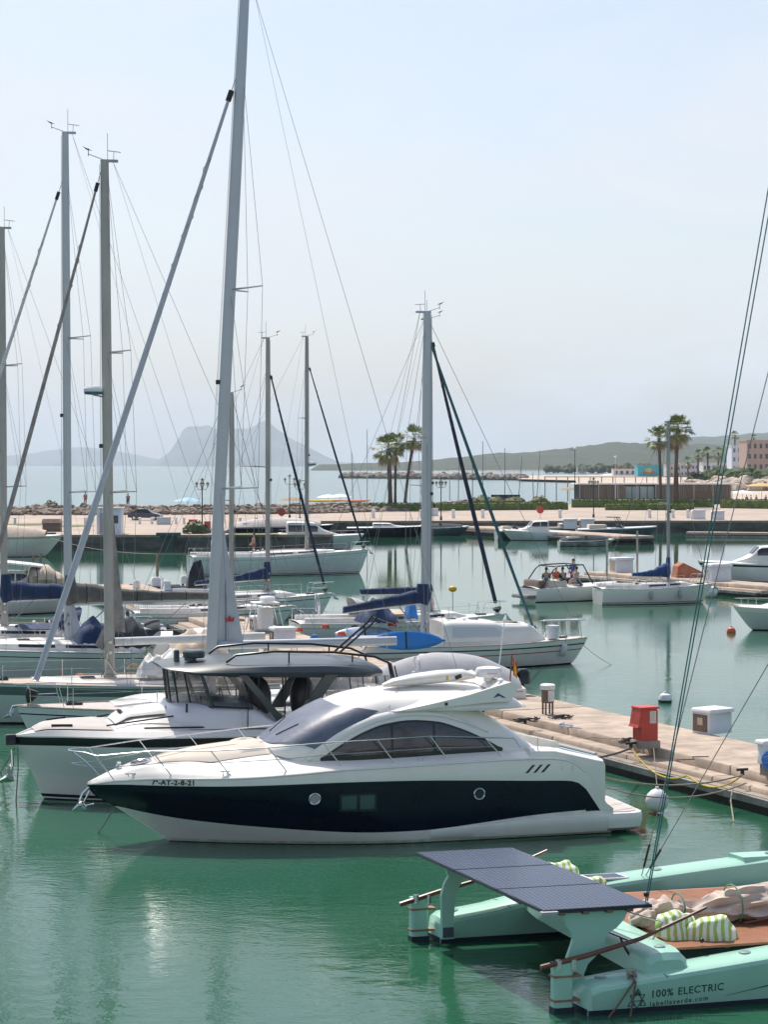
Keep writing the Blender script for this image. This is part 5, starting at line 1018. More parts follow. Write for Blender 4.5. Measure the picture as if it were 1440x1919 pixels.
stripe_m=bpy.data.materials.new('green_striped_cloth'); stripe_m.use_nodes=True; t=stripe_m.node_tree; bs=t.nodes['Principled BSDF']; bs.inputs['Roughness'].default_value=.9
wv=t.nodes.new('ShaderNodeTexWave'); wv.inputs['Scale'].default_value=2.6; wv.inputs['Distortion'].default_value=2.6; wv.inputs['Detail'].default_value=1; wv.inputs['Detail Scale'].default_value=1.3; co=t.nodes.new('ShaderNodeTexCoord'); cr=t.nodes.new('ShaderNodeValToRGB')
cr.color_ramp.interpolation='CONSTANT'; cr.color_ramp.elements[0].color=(.36,.54,.14,1); cr.color_ramp.elements[1].color=(.80,.80,.72,1); cr.color_ramp.elements[1].position=.45
t.links.new(co.outputs['Object'],wv.inputs['Vector']); t.links.new(wv.outputs[1] if len(wv.outputs)>1 else wv.outputs[0],cr.inputs[0]); t.links.new(cr.outputs[0],bs.inputs['Base Color'])
def cushion(label,c,sz,seed,rz=15):
    b=MB(); w,h,d=sz
    def f(p):
        e=1+.42*noise.noise(p*2.8+Vector((seed,0,0)))+.16*noise.noise(p*8+Vector((0,seed,0))); q=Vector((math.copysign(abs(p.x/w)**.7,p.x)*w,math.copysign(abs(p.y/d)**.7,p.y)*d,p.z)); return q*e
    b.ball((0,0,0),(w,d,h),stripe_m,40,26,f); o=b.build('cushion'); o.location=c; o.rotation_euler=(0,0,rad(rz)); return tag(o,label,'cushion','green striped cushions on the catamaran')
cushion('limp green and white striped cushion leaning on the crossbeam, nearest its rail',cw((2.50,1.42,.98)),(.34,.30,.24),1); cushion('square green and white striped cushion lying at the corner of the orange deck',cw((2.92,1.18,.93)),(.42,.24,.19),5,-8)
cushion('round striped cushion half hidden behind the solar roof on the far hull',cw((2.5,5.6,1.08)),(.36,.28,.25),8); cushion('flat striped cushion by the corner of the orange deck behind the solar roof',cw((2.85,5.1,.94)),(.34,.16,.2),11)
for k,(dx,lab) in enumerate(((-.72,'left hand mooring rope tied to the stern cleat of the near mint hull'),(-.22,'right hand mooring rope hanging from the stern cleat of the near mint hull'))):
    line('mooring_rope',lab,[cw((1.0,.12,CZ(1.0)+.05)),cw((1.0+dx*.06,.0,CZ(1.0)+.0)),cw((1.0+dx*.5,-.06,.15)),cw((1.0+dx,-.12-.03*k,-.2))],.016,mat('brown_rope',(.16,.10,.07),.9))
b=MB()
for i in range(3): b.tube([cw((1.0+.09*math.cos(a+i),.16+.06*math.sin(a*1.5+i),CZ(1.0)+.05+.03*i+.02*math.sin(3*a))) for a in [2*math.pi*j/12 for j in range(13)]],.014,rope,5)
tag(b.build('rope_knot'),'tangle of cord around the stern cleat of the mint hull','rope')
# ---------------------------------------------------------------- things on the pier
def pw(px,py,z=.75): return at(px,py,z=z)
PR=rad(23.4); PRM=Matrix.Rotation(PR,3,'Z')
def pedestal_box(label,loc,rz,s=1.0,front=brown):
    T=thing('service_box',label,'service box',loc,rz,'white service boxes on the piers'); w,d,h=.95*s,.72*s,.62*s
    MB().bbox((0,0,h/2),(w,d,h),plastic,.03).build('body',T); MB().bbox((0,-.03*s,h+.05*s),(w*1.06,d*1.14,.11*s),plastic,.03).build('lid',T)
    b=MB(); b.box((-w/2-.012,0,h*.5),(.02,d*.82,h*.80),front); r=b.build('rusty_panel',T,smooth=False)
    MB().box((-w/2-.03,-.02,h*.58),(.02,d*.30,h*.34),beigecan).build('notice',r,smooth=False); return T
pedestal_box('white service box with a rusty brown end right of the red fire box',pw(1335,1372),PR+rad(12)); 
p=pw(815,1262); pedestal_box('white service box on the pier behind the radome of the navy yacht',p,PR)
p=pw(530,1207); pedestal_box('white service box on the pier in front of the small tan masted yacht',p,rad(20),1.05); p=pw(490,1182); pedestal_box('white service box farthest up the pier, brown side to the left',p,rad(20),1.0)
T=thing('fire_box','red fire hose box with a white notice standing on a concrete block','fire hose box',pw(1210,1400,.75),PR)
MB().bbox((0,0,.10),(.62,.62,.22),concd,.02).build('plinth',T)
b=MB(); b.loft([[Vector((x,y,z)) for x,y in ((-.26,-.24),(.26,-.24),(.26,.24),(-.26,.24))] for z in (.21,.62)]+[[Vector((x,y,z)) for x,y in ((-.26,-.24),(.26,-.24),(.26,.24),(-.26,.24))] for z in (1.02,)]+[[Vector((x,y,1.10)) for x,y in ((-.24,-.22),(.24,-.22),(.24,.22),(-.24,.22))]],red); b.build('body',T,ang=20)
b=MB(); b.prism([(-.27,1.08),(-.27,.60),(-.40,.58),(-.36,.66),(-.28,1.10)],-.25,.25,red); b.build('hose_door',T,smooth=False); MB().bbox((0,0,1.12),(.60,.56,.05),red,.01).build('cap',T)
MB().box((.10,-.246,.86),(.20,.01,.34),mat('notice_paper',(.62,.60,.50),.7)).build('notice',T,smooth=False)
b=MB()
for i in range(5): b.box((.10,-.253,.98-.055*i),(.13-.02*(i%2),.004,.010),grycover)
k_=b.build('notice_print',T,smooth=False); k_['kind']='stuff'
T=thing('power_pedestal','white lidded power pedestal on brown legs standing on the pier','power pedestal',pw(1027,1338),PR)
b=MB()
for x,y in ((-.12,-.1),(.12,-.1),(.12,.1),(-.12,.1)): MB().tube([(x,y,0),(x,y,.45)],.03,brown,6).build('leg',T)
MB().lathe((0,0,.36),[(.19,0),(.20,.04),(.20,.42),(.18,.44)],brown,18).build('body',T); MB().lathe((0,0,.78),[(.22,0),(.24,.03),(.24,.14),(.20,.17),(.01,.18)],plastic,22).build('lid',T)
b=MB(); b.grid(lambda u,v: Vector((.208*math.cos(-2.0+1.5*u),.208*math.sin(-2.0+1.5*u),.42+.34*v)),8,1,oldwhite); b.build('front_panel',T)
T=thing('power_pedestal','white pedestal with a coiled blue hose at the right edge of the pier','power pedestal',pw(1437,1452),PR)
MB().bbox((0,0,.55),(.36,.32,.5),plastic,.03).build('body',T); MB().bbox((0,0,.84),(.46,.42,.10),plastic,.03).build('lid',T); MB().bbox((0,0,.15),(.26,.24,.3),concd,.02).build('foot',T)
b=MB(); b.tube([Vector((.0+.24*math.cos(a)-.05,-.26-.02*math.sin(a*.3),.28+.14*math.sin(a)+.01*a)) for a in [i*.4 for i in range(64)]],.022,blue,7); tag(b.build('blue_hose'),'coiled blue water hose around the right hand pedestal','hose'); o=bpy.data.objects['blue_hose']; o.location=pw(1437,1452); o.rotation_euler=(0,0,PR)
# bollards with dark ropes, ropes and cables along the pier edge
def heap(label,loc,n,r,m,seed,cat='rope',name='rope_heap'):
    rnd=random.Random(seed); b=MB()
    for i in range(n):
        c=Vector((rnd.uniform(-r,r),rnd.uniform(-r,r)*.6,.02+.03*i/n*3)); q=rnd.uniform(.05,.13); a0=rnd.random()*6
        b.tube([c+Vector((q*math.cos(a0+a)*1.4,q*math.sin(a0+a),.02*math.sin(2*a+i))) for a in [k*.7 for k in range(8)]],.016,m,5)
    o=b.build(name); o.location=loc; return tag(o,label,cat,'rope heaps on the pier')
heap('dark rope heap on the pier beside the lidded pedestal legs, left one',pw(990,1352),12,.3,darkrope,1); heap('dark rope heap on the pier edge right of the lidded pedestal',pw(1050,1347),12,.28,darkrope,2)
heap('black rope heap around the cleat just left of the red fire box',pw(1176,1392),14,.16,darkrope,3)
for (px,py,lab) in ((1183,1402,'rusty mooring cleat left of the red fire box'),(1392,1452,'rusty mooring cleat near the blue hose'),(985,1356,'rusty mooring cleat left of the lidded pedestal')):
    p=pw(px,py); b=MB(); b.tube([(0,0,0),(0,0,.14)],.05,darkwet,8); b.tube([(-.16,0,.14),(.16,0,.14)],.035,darkwet,8); o=b.build('mooring_cleat'); o.location=p; o.rotation_euler=(0,0,PR); tag(o,lab,'cleat','mooring cleats on the pier')
yo=Vector((-6.74,47.2,0)); yR=Matrix.Rotation(rad(195),3,'Z'); yw=lambda p: yo+yR@Vector(p)
c1=pw(1183,1402,.86); c2=pw(1392,1452,.86)
line('mooring_rope','twisted dark rope from the navy yacht up to the cleat by the fire box',sag(yw((-10.9,1.75,1.75)),c1,.08),.028,darkrope)
line('mooring_rope','pale rope from the stern quarter of the navy yacht along the pier edge',sag(yw((-11.8,1.2,1.3)),c2,.25,16),.022,rope)
line('mooring_rope','second pale rope running low under the yellow cable to the far cleat',sag(yw((-11.8,.6,1.2))+Vector((0,0,-.1)),c2+Vector((.1,0,-.2)),.40,16),.018,rope)
line('power_cable','yellow cable looping down from the cleat by the fire box along the pier side',sag(c1,c1.lerp(c2,.52)-Vector((0,.1,.35)),.35,10)+sag(c1.lerp(c2,.53)-Vector((0,.1,.35)),c2,.30,10),.022,yellow,'power cables on the pier','cable')
line('gangway','folded steel gangway pole along the pier edge behind the navy yacht',[yw((-9.6,-1.0,1.95)),yw((-11.7,.2,1.75))],.04,steel,None,'gangway') if False else tag(MB().tube([pw(930,1373,.9),pw(1122,1420,.9)],.045,steel,8).tube([pw(925,1366,.9),pw(1117,1413,.9)],.045,steel,8).build('gangway'),'folded steel gangway lying along the pier edge behind the navy yacht','gangway')
line('mooring_rope','rope hanging over the pier edge into the water near the right edge',[pw(1375,1470,.6),pw(1370,1500,.3),at(1376,1540,z=0)],.02,rope)
for i,(p0,p1,lab) in enumerate((((215,1512),(182,1562),'anchor rope slanting into the water under the navy bow'),((28,1400),(0,1448),'slack rope from the bow of the slate roofed yacht to the left edge'))):
    a=at(*p0,Y=47.4 if i==0 else 53); line('mooring_rope',lab,sag(a,at(*p1,z=-.05),.03),.018,rope)
line('mooring_rope','rope hanging straight down from the bow roller of the slate roofed yacht',[at(33,1400,Y=53.3),at(34,1440,Y=53.3),at(30,1500,z=-.02)],.018,rope)
fender(at(1232,1500,Y=51.5)+Vector((0,0,0)),'big round white fender hanging between the swim platform and the pier',.29,.5,plastic,0,0,(.1,1.4,1.1),ball=True)
def buoy(label,loc,r,m,band=None):
    T=thing('buoy',label,'buoy',loc,0,'mooring buoys'); b=MB(); b.lathe((0,0,0),[(.02,-r),(r*.7,-r*.7),(r,-.1*r),(r,.15*r),(r*.75,r*.75),(r*.25,r),(r*.2,r*1.2),(.01,r*1.22)],m,16); b.build('float',T)
    if band: MB().lathe((0,0,0),[(r*.8,-r*.75),(r*1.02,-.35*r),(r*1.04,-.05*r)],band,16).build('waterline_growth',T)
    return T
p=at(1247,1316,z=0); buoy('small white buoy floating beyond the red fire box',(p.x,p.y,.10),.24,plastic,mat('algae',(.04,.06,.02),.9)); p=at(1371,1186,z=0); buoy('orange buoy floating at right near the pale hulled boat',(p.x,p.y,.06),.24,mat('orange_buoy',(.62,.12,.05),.5))
p=at(836,1150,z=0); T=thing('danbuoy','yellow danbuoy float on a thin stick beside the navy sail cover','danbuoy',(p.x,p.y-12,0)); part('stick',T,wire,[(0,0,1.0),(0,0,2.05)],.02); MB().ball((0,0,2.15),(.22,.2,.16),mat('yellow_float',(.65,.38,.03),.5)).build('float',T)
p=at(1027,1148,z=0); buoy('white mooring buoy resting against the right hand pier',(at(1327,0,137).x,135.5,.35),.42,plastic)
# clutter on the right hand pier
def rp(px,py): return at(px,py,z=.75)
pedestal_box('large white locker on the right hand pier, left of the low white boat',rp(1345,1088),rad(20),1.6,plastic); pedestal_box('tan backed box at the outer end of the right hand pier',rp(1165,1072),rad(20),1.5,beigecan)
b=MB(); b.loft([[Vector((x,y,z)) for x,z in ((-1.1,0),(-1.0,.8),(-.6,1.05),(.9,.35),(1.1,0))] for y in (-.6,.6)],mat('terracotta_canvas',(.42,.16,.09),.9,var=.2,bump=.4,bs=4)); o=b.build('covered_dinghy',ang=30); o.location=rp(1292,1082); o.rotation_euler=(0,0,rad(10)); tag(o,'terracotta covered dinghy lying on the right hand pier','covered dinghy')
# ---------------------------------------------------------------- far quay, promenade, beach
def g(px,py,z=QZ): return at(px,py,z=z)
boulder=mat('boulder',(.27,.22,.175),.95,var=.35,vs=.35,bump=.6,bs=3)
def rocks(name,pts,n,size,seed,spread,m=boulder,label=None,lift=.3):
    rnd=random.Random(seed); b=MB(); P=[Vector(p) for p in pts]
    for i in range(n):
        q=rnd.random()*(len(P)-1); j=int(q); c=P[j].lerp(P[j+1],q-j); k=rnd.random(); c=c+Vector((rnd.uniform(-1,1),(k-.5)*spread,lift*(1-abs(2*k-1))*rnd.uniform(.5,1.3))); s=size*rnd.uniform(.5,1.3); sc=Vector((s*rnd.uniform(.7,1.4),s*rnd.uniform(.6,1.1),s*rnd.uniform(.45,.85))); o=Vector((rnd.random()*50,)*3); a=rnd.random()*3; R_=Matrix.Rotation(a,3,'Z')@Matrix.Rotation(rnd.uniform(-.4,.4),3,'X')
        b.ball((0,0,0),(1,1,1),m,7,5,lambda p:c+R_@Vector((p.x*sc.x,p.y*sc.y,p.z*sc.z))*(1+.45*noise.noise(p*1.1+o)))
    o=b.build(name,smooth=True,ang=20); o['kind']='stuff'; return o
rocks('breakwater_rocks',[(-66,296,1.75),(-40,300,1.8),(-12,306,1.75),(6,330,1.5),(14,366,1.2)],2600,.50,3,15,lift=.8)
struct(_sheet('rock_bank',[(-120,290),(-12,300),(6,325),(20,374),(14,380),(-12,318),(-120,306)],1.75,boulder))
rocks('groyne_rocks',[at(640,896,z=0)*Vector((1,1,0))+Vector((0,0,.6)),at(760,897,z=0)*Vector((1,1,0))+Vector((0,0,1.2)),at(985,900,z=0)*Vector((1,1,0))+Vector((0,0,1.0))],420,2.6,5,14,lift=1.0)
rocks('beach_rocks',[(95,640,1.2),(118,610,1.8),(140,600,1.8)],260,2.6,6,60,m=mat('pale_boulder',(.46,.38,.30),.95,var=.2,vs=.3),lift=1.5)
leafg=mat('leaf_green',(.085,.12,.035),.6,c2=(.04,.07,.02),vs=2); leafy=mat('palm_frond',(.20,.25,.07),.5,c2=(.10,.15,.04),vs=.8); frondd=mat('dry_frond',(.34,.25,.13),.85,var=.3,vs=1); bark=mat('palm_bark',(.10,.08,.065),.9,var=.3,vs=2,vz=4,bump=.8,bs=8)
def palm(label,base,h,lean=(0,0),r=.28,cr=2.1,seed=1,n=58):
    rnd=random.Random(seed); T=thing('palm_tree',label,'palm tree',base,0,'fan palms by the water')
    P=lambda u:Vector((lean[0]*u**1.5,lean[1]*u**1.5,h*u)); MB().tube([P(i/14) for i in range(15)],[r*(1.45-.5*min(1,i/3))*(1+.06*(i%2)) if i<12 else r*1.15 for i in range(15)],bark,10).build('trunk',T)
    top=P(1); cr_,sk_=MB(),MB()
    for i in range(n):
        az=rnd.random()*2*math.pi; el=rad(rnd.uniform(-62,82)); dead=el<rad(-42); b=sk_ if dead else cr_
        d=Vector((math.cos(az)*math.cos(el),math.sin(az)*math.cos(el),math.sin(el))); L1=cr*rnd.uniform(.45,.62)*(.75 if dead else 1); c=top+d*L1-Vector((0,0,.12*L1)); s=Vector((-math.sin(az),math.cos(az),0)); up=d.cross(s); m=frondd if dead else leafy
        b.add([top+s*.03,top-s*.03,c-s*.02,c+s*.02],[(0,1,2,3)],m)
        fw=cr*rnd.uniform(.42,.58)
        for k in range(11):
            a=rad(-66+132*k/10+rnd.uniform(-4,4)); dr=(d*math.cos(a)+s*math.sin(a)); tipp=c+dr*fw*(1-.25*abs(math.sin(a)))-Vector((0,0,fw*(.30 if not dead else .55)*rnd.uniform(.5,1.4)))+up*rnd.uniform(-.08,.08); mid=c+dr*fw*.55-Vector((0,0,fw*.04)); w=(s*math.cos(a)-d*math.sin(a))*fw*.055
            b.add([c,mid+w,tipp,mid-w],[(0,1,2,3)],m)
    cr_.build('crown',T,normals=False,smooth=False); sk_.build('dry_skirt',T,normals=False,smooth=False); return T
def pb(px,py): return g(px,py)
palm('shorter left palm of the pair by the long wooden building',pb(1239,950),11.6,(-.3,0),.26,2.7,2); palm('tall palm with the fullest crown, right of the pair by the building',pb(1265,952),12.9,(.6,0),.30,3.1,3,80); palm('slim palm trunk crossing behind the tallest right hand palm',pb(1272,950)+Vector((.2,2,0)),11.7,(-.5,0),.22,2.5,4,50)
palm('broad left palm of the group behind the two tall masts',pb(732,957),9.6,(-.3,0),.36,3.0,5,70); palm('thin middle palm of the group behind the two tall masts',pb(741,955),10.6,(.1,0),.22,2.2,6,50); palm('leaning right palm of the group behind the two tall masts',pb(759,957),11.2,(1.5,0),.24,2.6,7,60)
for i,(px,py,Y,h,l) in enumerate(((1309,885,900,12,'left far palm above the white building'),(1327,885,900,13,'middle far palm above the white building'),(1347,885,900,13,'right far palm above the white building'),(1378,850,1200,24,'far palm rising over the tan block, left'),(1413,850,1200,22,'far palm rising over the tan block, right'),(1290,884,950,9,'low far palm right of the turquoise building'))):
    p=at(px,py,Y); p.z=1.0 if h<15 else 2.0; palm(l,p,h,(0,0),.4,3.4,20+i,34)
def bush(label,base,w,h,seed,m=leafg,n=900,name='shrub',d=None,group='shrubs',leaf=.12):
    rnd=random.Random(seed); b=MB(); d=d or w
    b.ball((0,0,h*.45),(w*.40,d*.40,h*.42),m,14,9,lambda p:p*(1+.25*noise.noise(p*(1.3/w*2)+Vector((seed,)*3))))
    for i in range(n):
        v=Vector((rnd.gauss(0,1),rnd.gauss(0,1),abs(rnd.gauss(0,1)))).normalized(); k=1+.30*noise.noise(v*2.2+Vector((seed,)*3)); c=Vector((v.x*w*.5*k,v.y*d*.5*k,v.z*h*.95*k))*rnd.uniform(.82,1.04); s=leaf*rnd.uniform(.6,1.5); a=Vector((rnd.uniform(-1,1),rnd.uniform(-1,1),rnd.uniform(-1,1))).normalized(); t_=a.cross(v).normalized()*s; b.add([c-t_,c+a*s*1.2,c+t_,c-a*s*.8],[(0,1,2,3)],m)
    o=b.build(name,normals=False,smooth=False); o.location=base; return tag(o,label,'shrub' if name!='tree' else 'tree',group)
def hedge(label,a,b_,w,h,seed,m=hedge_m):
    a,b_=Vector(a),Vector(b_); Ln=(b_-a).length; rz=math.atan2((b_-a).y,(b_-a).x); rnd=random.Random(seed); b=MB(); n=int(Ln*1.5)
    rings=[[Vector((Ln*i/n,y*(1+.12*noise.noise(Vector((i*.7,y,seed)))),z*(1+.10*noise.noise(Vector((i*.6,y*3,seed+4)))))) for y,z in ((-w/2,0),(-w/2*1.02,h*.6),(-w/2*.9,h*.93),(-w*.2,h),(w*.2,h),(w/2*.9,h*.93),(w/2,0))] for i in range(n+1)]; b.loft(rings,m)
    for i in range(int(Ln*30)):
        x=rnd.random()*Ln; q=rnd.random(); p=Vector((x,-w/2*1.03,rnd.uniform(.05,h))) if q<.5 else Vector((x,rnd.uniform(-w/2,w/2),h*rnd.uniform(.97,1.05))); s=.10*rnd.uniform(.6,1.6); b.add([p+Vector((-s,0,0)),p+Vector((0,-s*rnd.random(),s)),p+Vector((s,0,0)),p+Vector((0,s*rnd.random(),-s))],[(0,1,2,3)],m)
    o=b.build('hedge',normals=False,smooth=False); o.location=a; o.rotation_euler=(0,0,rz); return tag(o,label,'hedge','clipped hedges along the promenade')
hedge('left stretch of hedge, from the double lamps to the leaning palm',g(590,958),g(810,957),2.2,1.15,1); hedge('middle stretch of hedge in front of the yellow shrubs',g(812,957),g(1060,955),2.2,1.15,2); hedge('hedge in front of the long wooden building',g(1072,951),g(1335,951),2.0,1.35,3); hedge('lower front hedge between the quay lamp and the two palms',g(1135,956),g(1300,956),1.6,1.0,4); hedge('hedge cut by the right edge, behind the canvas covered boat',g(1358,952),g(1480,954),2.4,1.4,5)
for i,(px,w,l) in enumerate(((905,4.2,'yellow green shrub left of the navy banner'),(930,5.0,'yellow green shrub under the navy banner'),(968,4.0,'sparse yellow green shrub right of the navy banner'),(1015,3.5,'pale low shrub near the straw umbrella'))): bush(l,g(px,949)+Vector((0,4,0)),w,1.7,30+i,mat('dry_green',(.17,.17,.06),.8,c2=(.09,.11,.03),vs=.6),700)
bush('green shrub on the quay beside the red cabinet',g(367,1000),2.6,1.3,40,n=500); bush('low plants spreading right of the quay shrub',g(381,999),1.8,.6,41,n=250); bush('spiky shrub by the brown shelter at left',g(96,962),2.6,1.9,42,n=500)
# fixtures on the quay
def lamp(label,base,h,arms=2,col=black,head='lantern',group='street lamps on the quay'):
    T=thing('street_lamp',label,'street lamp',base,0,group); MB().tube([(0,0,0),(0,0,.5),(0,0,.55),(0,0,h)],[.16,.14,.075,.055],col,8).build('pole',T); lg=mat('lamp_glass',(.45,.45,.42),.3)
    if head=='lantern':
        hs=[(math.cos(a)*.62,math.sin(a)*.62) for a in [2*math.pi*k/arms+.25 for k in range(arms)]]+[(0,0)]
        for x,y in hs:
            z=h-.35 if (x or y) else h+.1
            if x or y: part('arm',T,col,[(0,0,h-.75),(x*.7,y*.7,h-.72),(x,y,z-.12)],.03)
            b=MB(); b.lathe((x,y,z-.12),[(.07,0),(.17,.34),(.18,.36)],lg,6); l_=b.build('lantern',T); MB().lathe((x,y,z+.24),[(.22,0),(.08,.14),(.01,.24)],col,6).build('cap',l_)
    else: MB().ball((0,0,h+.15),(.28,.28,.2),plastic,12,8).build('lamp_globe',T)
    return T
for px,py,top,arms,lab in ((379,990,905,4,'black four armed lantern beside the red cabinet on the left quay'),(543,972,897,2,'double lantern left of the second pair of masts, pale roof beyond it'),(562,977,906,2,'double lantern just right of another one near the rocks'),(827,975,903,4,'four armed lantern in front of the leaning palm'),(1113,970,902,4,'four armed lantern on the quay left of the wooden building')):
    p=g(px,py); lamp(lab,p,CAM_H-(top-872)*p.y/FOC-QZ,arms)
lamp('white street lamp with a small globe in front of the wooden building',g(1154,951),(951-858)*g(1154,951).y/FOC,head='globe',col=oldwhite); lamp('tall thin street lamp with a globe left of the wooden building',g(1078,947),(947-842)*g(1078,947).y/FOC,head='globe'); lamp('street lamp with a globe behind the teal headsail',g(886,948),(948-856)*g(886,948).y/FOC,head='globe')
def kiosk():
    p=g(204,1001); T=thing('kiosk','white upright kiosk box standing near the edge of the left quay','kiosk',p,0); MB().bbox((0,1,1.3),(2.5,2.0,2.6),mat('kiosk_white',(.72,.74,.78),.5),.04).build('cabin',T); MB().bbox((0,1,2.66),(2.8,2.3,.14),white,.03).build('roof',T); MB().box((-.55,-.02,1.15),(.8,.04,2.0),grycover).build('door',T,smooth=False); MB().box((.6,-.02,1.5),(.7,.04,.8),glass).build('window',T,smooth=False)
kiosk()
def shelter(): 
    p=g(98,996); T=thing('shelter','brown pitched shelter box standing on the left quay','shelter',p,0); MB().bbox((0,0,.45),(1.9,1.2,.9),brown,.02).build('body',T); b=MB(); b.prism([(-1.05,.9),(-.9,1.35),(.85,1.35),(1.05,.9)],-.75,.75,mat('weathered_board',(.36,.31,.27),.9,var=.2,vs=2)); b.build('roof',T,smooth=False)
shelter()
def box_thing(name,label,cat,base,d,m,rz=0,group=None,cap=None):
    T=thing(name,label,cat,base,rz,group); MB().bbox((0,0,d[2]/2),d,m,.03).build('body',T); MB().bbox((0,0,d[2]+.04),(d[0]*1.08,d[1]*1.12,.08),cap or m,.02).build('lid',T); return T
box_thing('cabinet','red cabinet on the left quay beside the four armed lantern','cabinet',g(362,987),(.95,.7,.75),red); box_thing('cabinet','smaller red cabinet right of the four armed lantern','cabinet',g(389,990),(.7,.6,.7),red)
box_thing('locker','large pale grey locker on the left quay behind the green fender frame','locker',g(307,983),(1.6,.9,.8),mat('locker_grey',(.52,.55,.57),.6)); box_thing('locker','pale locker on the quay left of the leaning palm','locker',g(981,0+968) if False else g(812,967),(1.4,.9,1.0),plastic)
for px,py,l in ((1068,999,'first white box on the short pier'),(1100,999,'second white box on the short pier, farther out')): 
    p=at(px,py-8,z=.95); pedestal_box(l,p,rad(5),1.7,brown)
pedestal_box('white box on the right far quay left of the canvas covered boat',g(1310,973),0,1.7,grycover); pedestal_box('white box with two dark doors on the right far quay',g(1346,974),0,1.6,black)
for i,(px,py,l) in enumerate(((528,977,'round red lifebuoy cabinet on the middle quay'),(1013,972,'round red lifebuoy cabinet above the short pier'))):
    T=thing('lifebuoy_stand',l,'lifebuoy',g(px,py),0,'lifebuoy stands'); part('post',T,plastic,[(0,0,0),(0,0,1.0)],.05); MB().tube([(0,-.1,1.15),(0,.12,1.15)],.48,red,18).build('cabinet',T)
bo=None; bl=['bollard %s on the left quay'%s for s in ()]
bd=[(28,'near the left edge'),(160,'left of the kiosk'),(262,'below the parked car'),(285,'between the car and the locker'),(330,'left of the red cabinet'),(345,'just left of the red cabinet'),(450,'right of the tallest mast'),(480,'above the long pale yacht')]
for px,l in bd:
    b=MB(); b.lathe((0,0,0),[(.20,0),(.17,.1),(.15,.6),(.2,.68),(.18,.78),(.02,.82)],plastic,12); o=b.build('bollard'); o.location=g(px,982); tag(o,'white bollard on the quay '+l,'bollard','white bollards on the quay')
for px,l in ((700,'left of the palms'),(790,'behind the tall double mast'),(850,'right of the lantern'),(905,'right of the navy headsail'),(1050,'left of the quay lantern'),(1218,'left of the two palms'),(1262,'below the tallest palm'),(1290,'right of the two palms')):
    b=MB(); b.lathe((0,0,0),[(.30,0),(.25,.1),(.2,.8),(.28,.95),(.25,1.1),(.02,1.15)],plastic,12); o=b.build('bollard'); o.location=g(px,971); tag(o,'white bollard on the far quay '+l,'bollard','white bollards on the quay')
dg=mat('fender_green',(.035,.085,.075),.6,var=.3,vs=1)
for px,w,l in ((317,2.4,'dark green steel fender frame on the quay wall, right of the kiosk'),(84,2.3,'dark green steel fender frame on the quay wall at far left')):
    p=g(px,1003); b=MB(); T=thing('quay_fixture',l,'quay fixture',(p.x,p.y-.55,0),0,'green fixtures on the quay wall'); MB().bbox((0,0,1.72),(w,1.1,.34),dg,.04).build('head_beam',T); MB().prism([(-w*.36,1.55),(w*.36,1.55),(w*.2,.9),(w*.2,-.3),(-w*.2,-.3),(-w*.2,.9)],-.2,.5,dg).build('leg',T,smooth=False)
# parked car
def car():
    p=g(273,975); T=thing('parked_car','dark blue saloon car parked in front of the rocks','car',(p.x,p.y,QZ),rad(-8)); cb=mat('car_blue',(.03,.045,.09),.25,coat=.5)
    prof=[(-2.1,.35),(-2.15,.75),(-1.95,.9),(-1.2,.98),(1.1,.95),(1.95,.75),(2.1,.55),(2.1,.3)]
    b=MB(); b.loft([[Vector((x,y,z)) for x,z in prof] for y in (-.85,-.8,.8,.85)],cb); b.build('body',T); b=MB(); rr=[[Vector((x,y*w_,z)) for y in (-1,1)] for x,z,w_ in ()]
    b.loft([[Vector((-1.75,-.72,.95)),Vector((1.05,-.72,.93)),Vector((.35,-.58,1.40)),Vector((-.95,-.58,1.42))],[Vector((-1.75,.72,.95)),Vector((1.05,.72,.93)),Vector((.35,.58,1.40)),Vector((-.95,.58,1.42))]],glass); b.build('windows',T,smooth=False); MB().bbox((-.3,0,1.42),(1.35,1.16,.06),cb,.03).build('roof',T)
    for x in (-1.3,1.3):
        for y in (-.82,.82): w_=MB().tube([(x,y-.1,.32),(x,y+.1,.32)],.32,rubber,16).build('wheel',T); MB().tube([(x,y-.11,.32),(x,y+.11,.32)],.19,steel,12).build('rim',w_)
    for y in (-.6,.6): MB().box((-2.14,y,.72),(.06,.3,.12),red).build('tail_light',T,smooth=False)
car()
def umbrella(label,base,m,r=1.4,h=2.2,straw=False,name='beach_umbrella'):
    T=thing(name,label,'umbrella',base,0,'beach umbrellas'); part('pole',T,plastic if not straw else wood,[(0,0,0),(0,0,h)],.05); MB().lathe((0,0,h-.55),[(r,0),(r*.72,.26),(r*.35,.46),(.02,.58)],m,12).build('canopy',T)
straw=mat('straw',(.33,.25,.16),.95,var=.3,vs=3)
umbrella('blue and white umbrella among the breakwater rocks',at(352,952,Y=310)*Vector((1,1,0))+Vector((0,0,1.6)),mat('sky_blue_cloth',(.12,.38,.62),.8,c2=(.5,.6,.68),vs=1.5),2.1,2.2)
umbrella('left white umbrella of the two by the moored board racks',Vector((at(615,0,372).x,372,1.2)),white,2.1,2.2); umbrella('right white umbrella of the two by the moored board racks',Vector((at(638,0,378).x,378,1.2)),mat('pale_blue_cloth',(.6,.68,.74),.8),2.1,2.2)
umbrella('thatched umbrella left of the long wooden building',Vector((at(1068,0,400).x,400,1.2)),straw,2.3,3.2); umbrella('golden parasol at the right edge behind the hedge',Vector((at(1428,0,395).x,395,1.2)),mat('gold_cloth',(.55,.36,.13),.85),3.2,4.0); umbrella('white tent umbrella left of the golden parasol',Vector((at(1392,0,400).x,400,1.2)),white,2.6,2.6)
umbrella('thatched dark umbrella beyond the double lanterns',Vector((at(549,0,340).x,340,1.7)),straw,2.6,1.7)
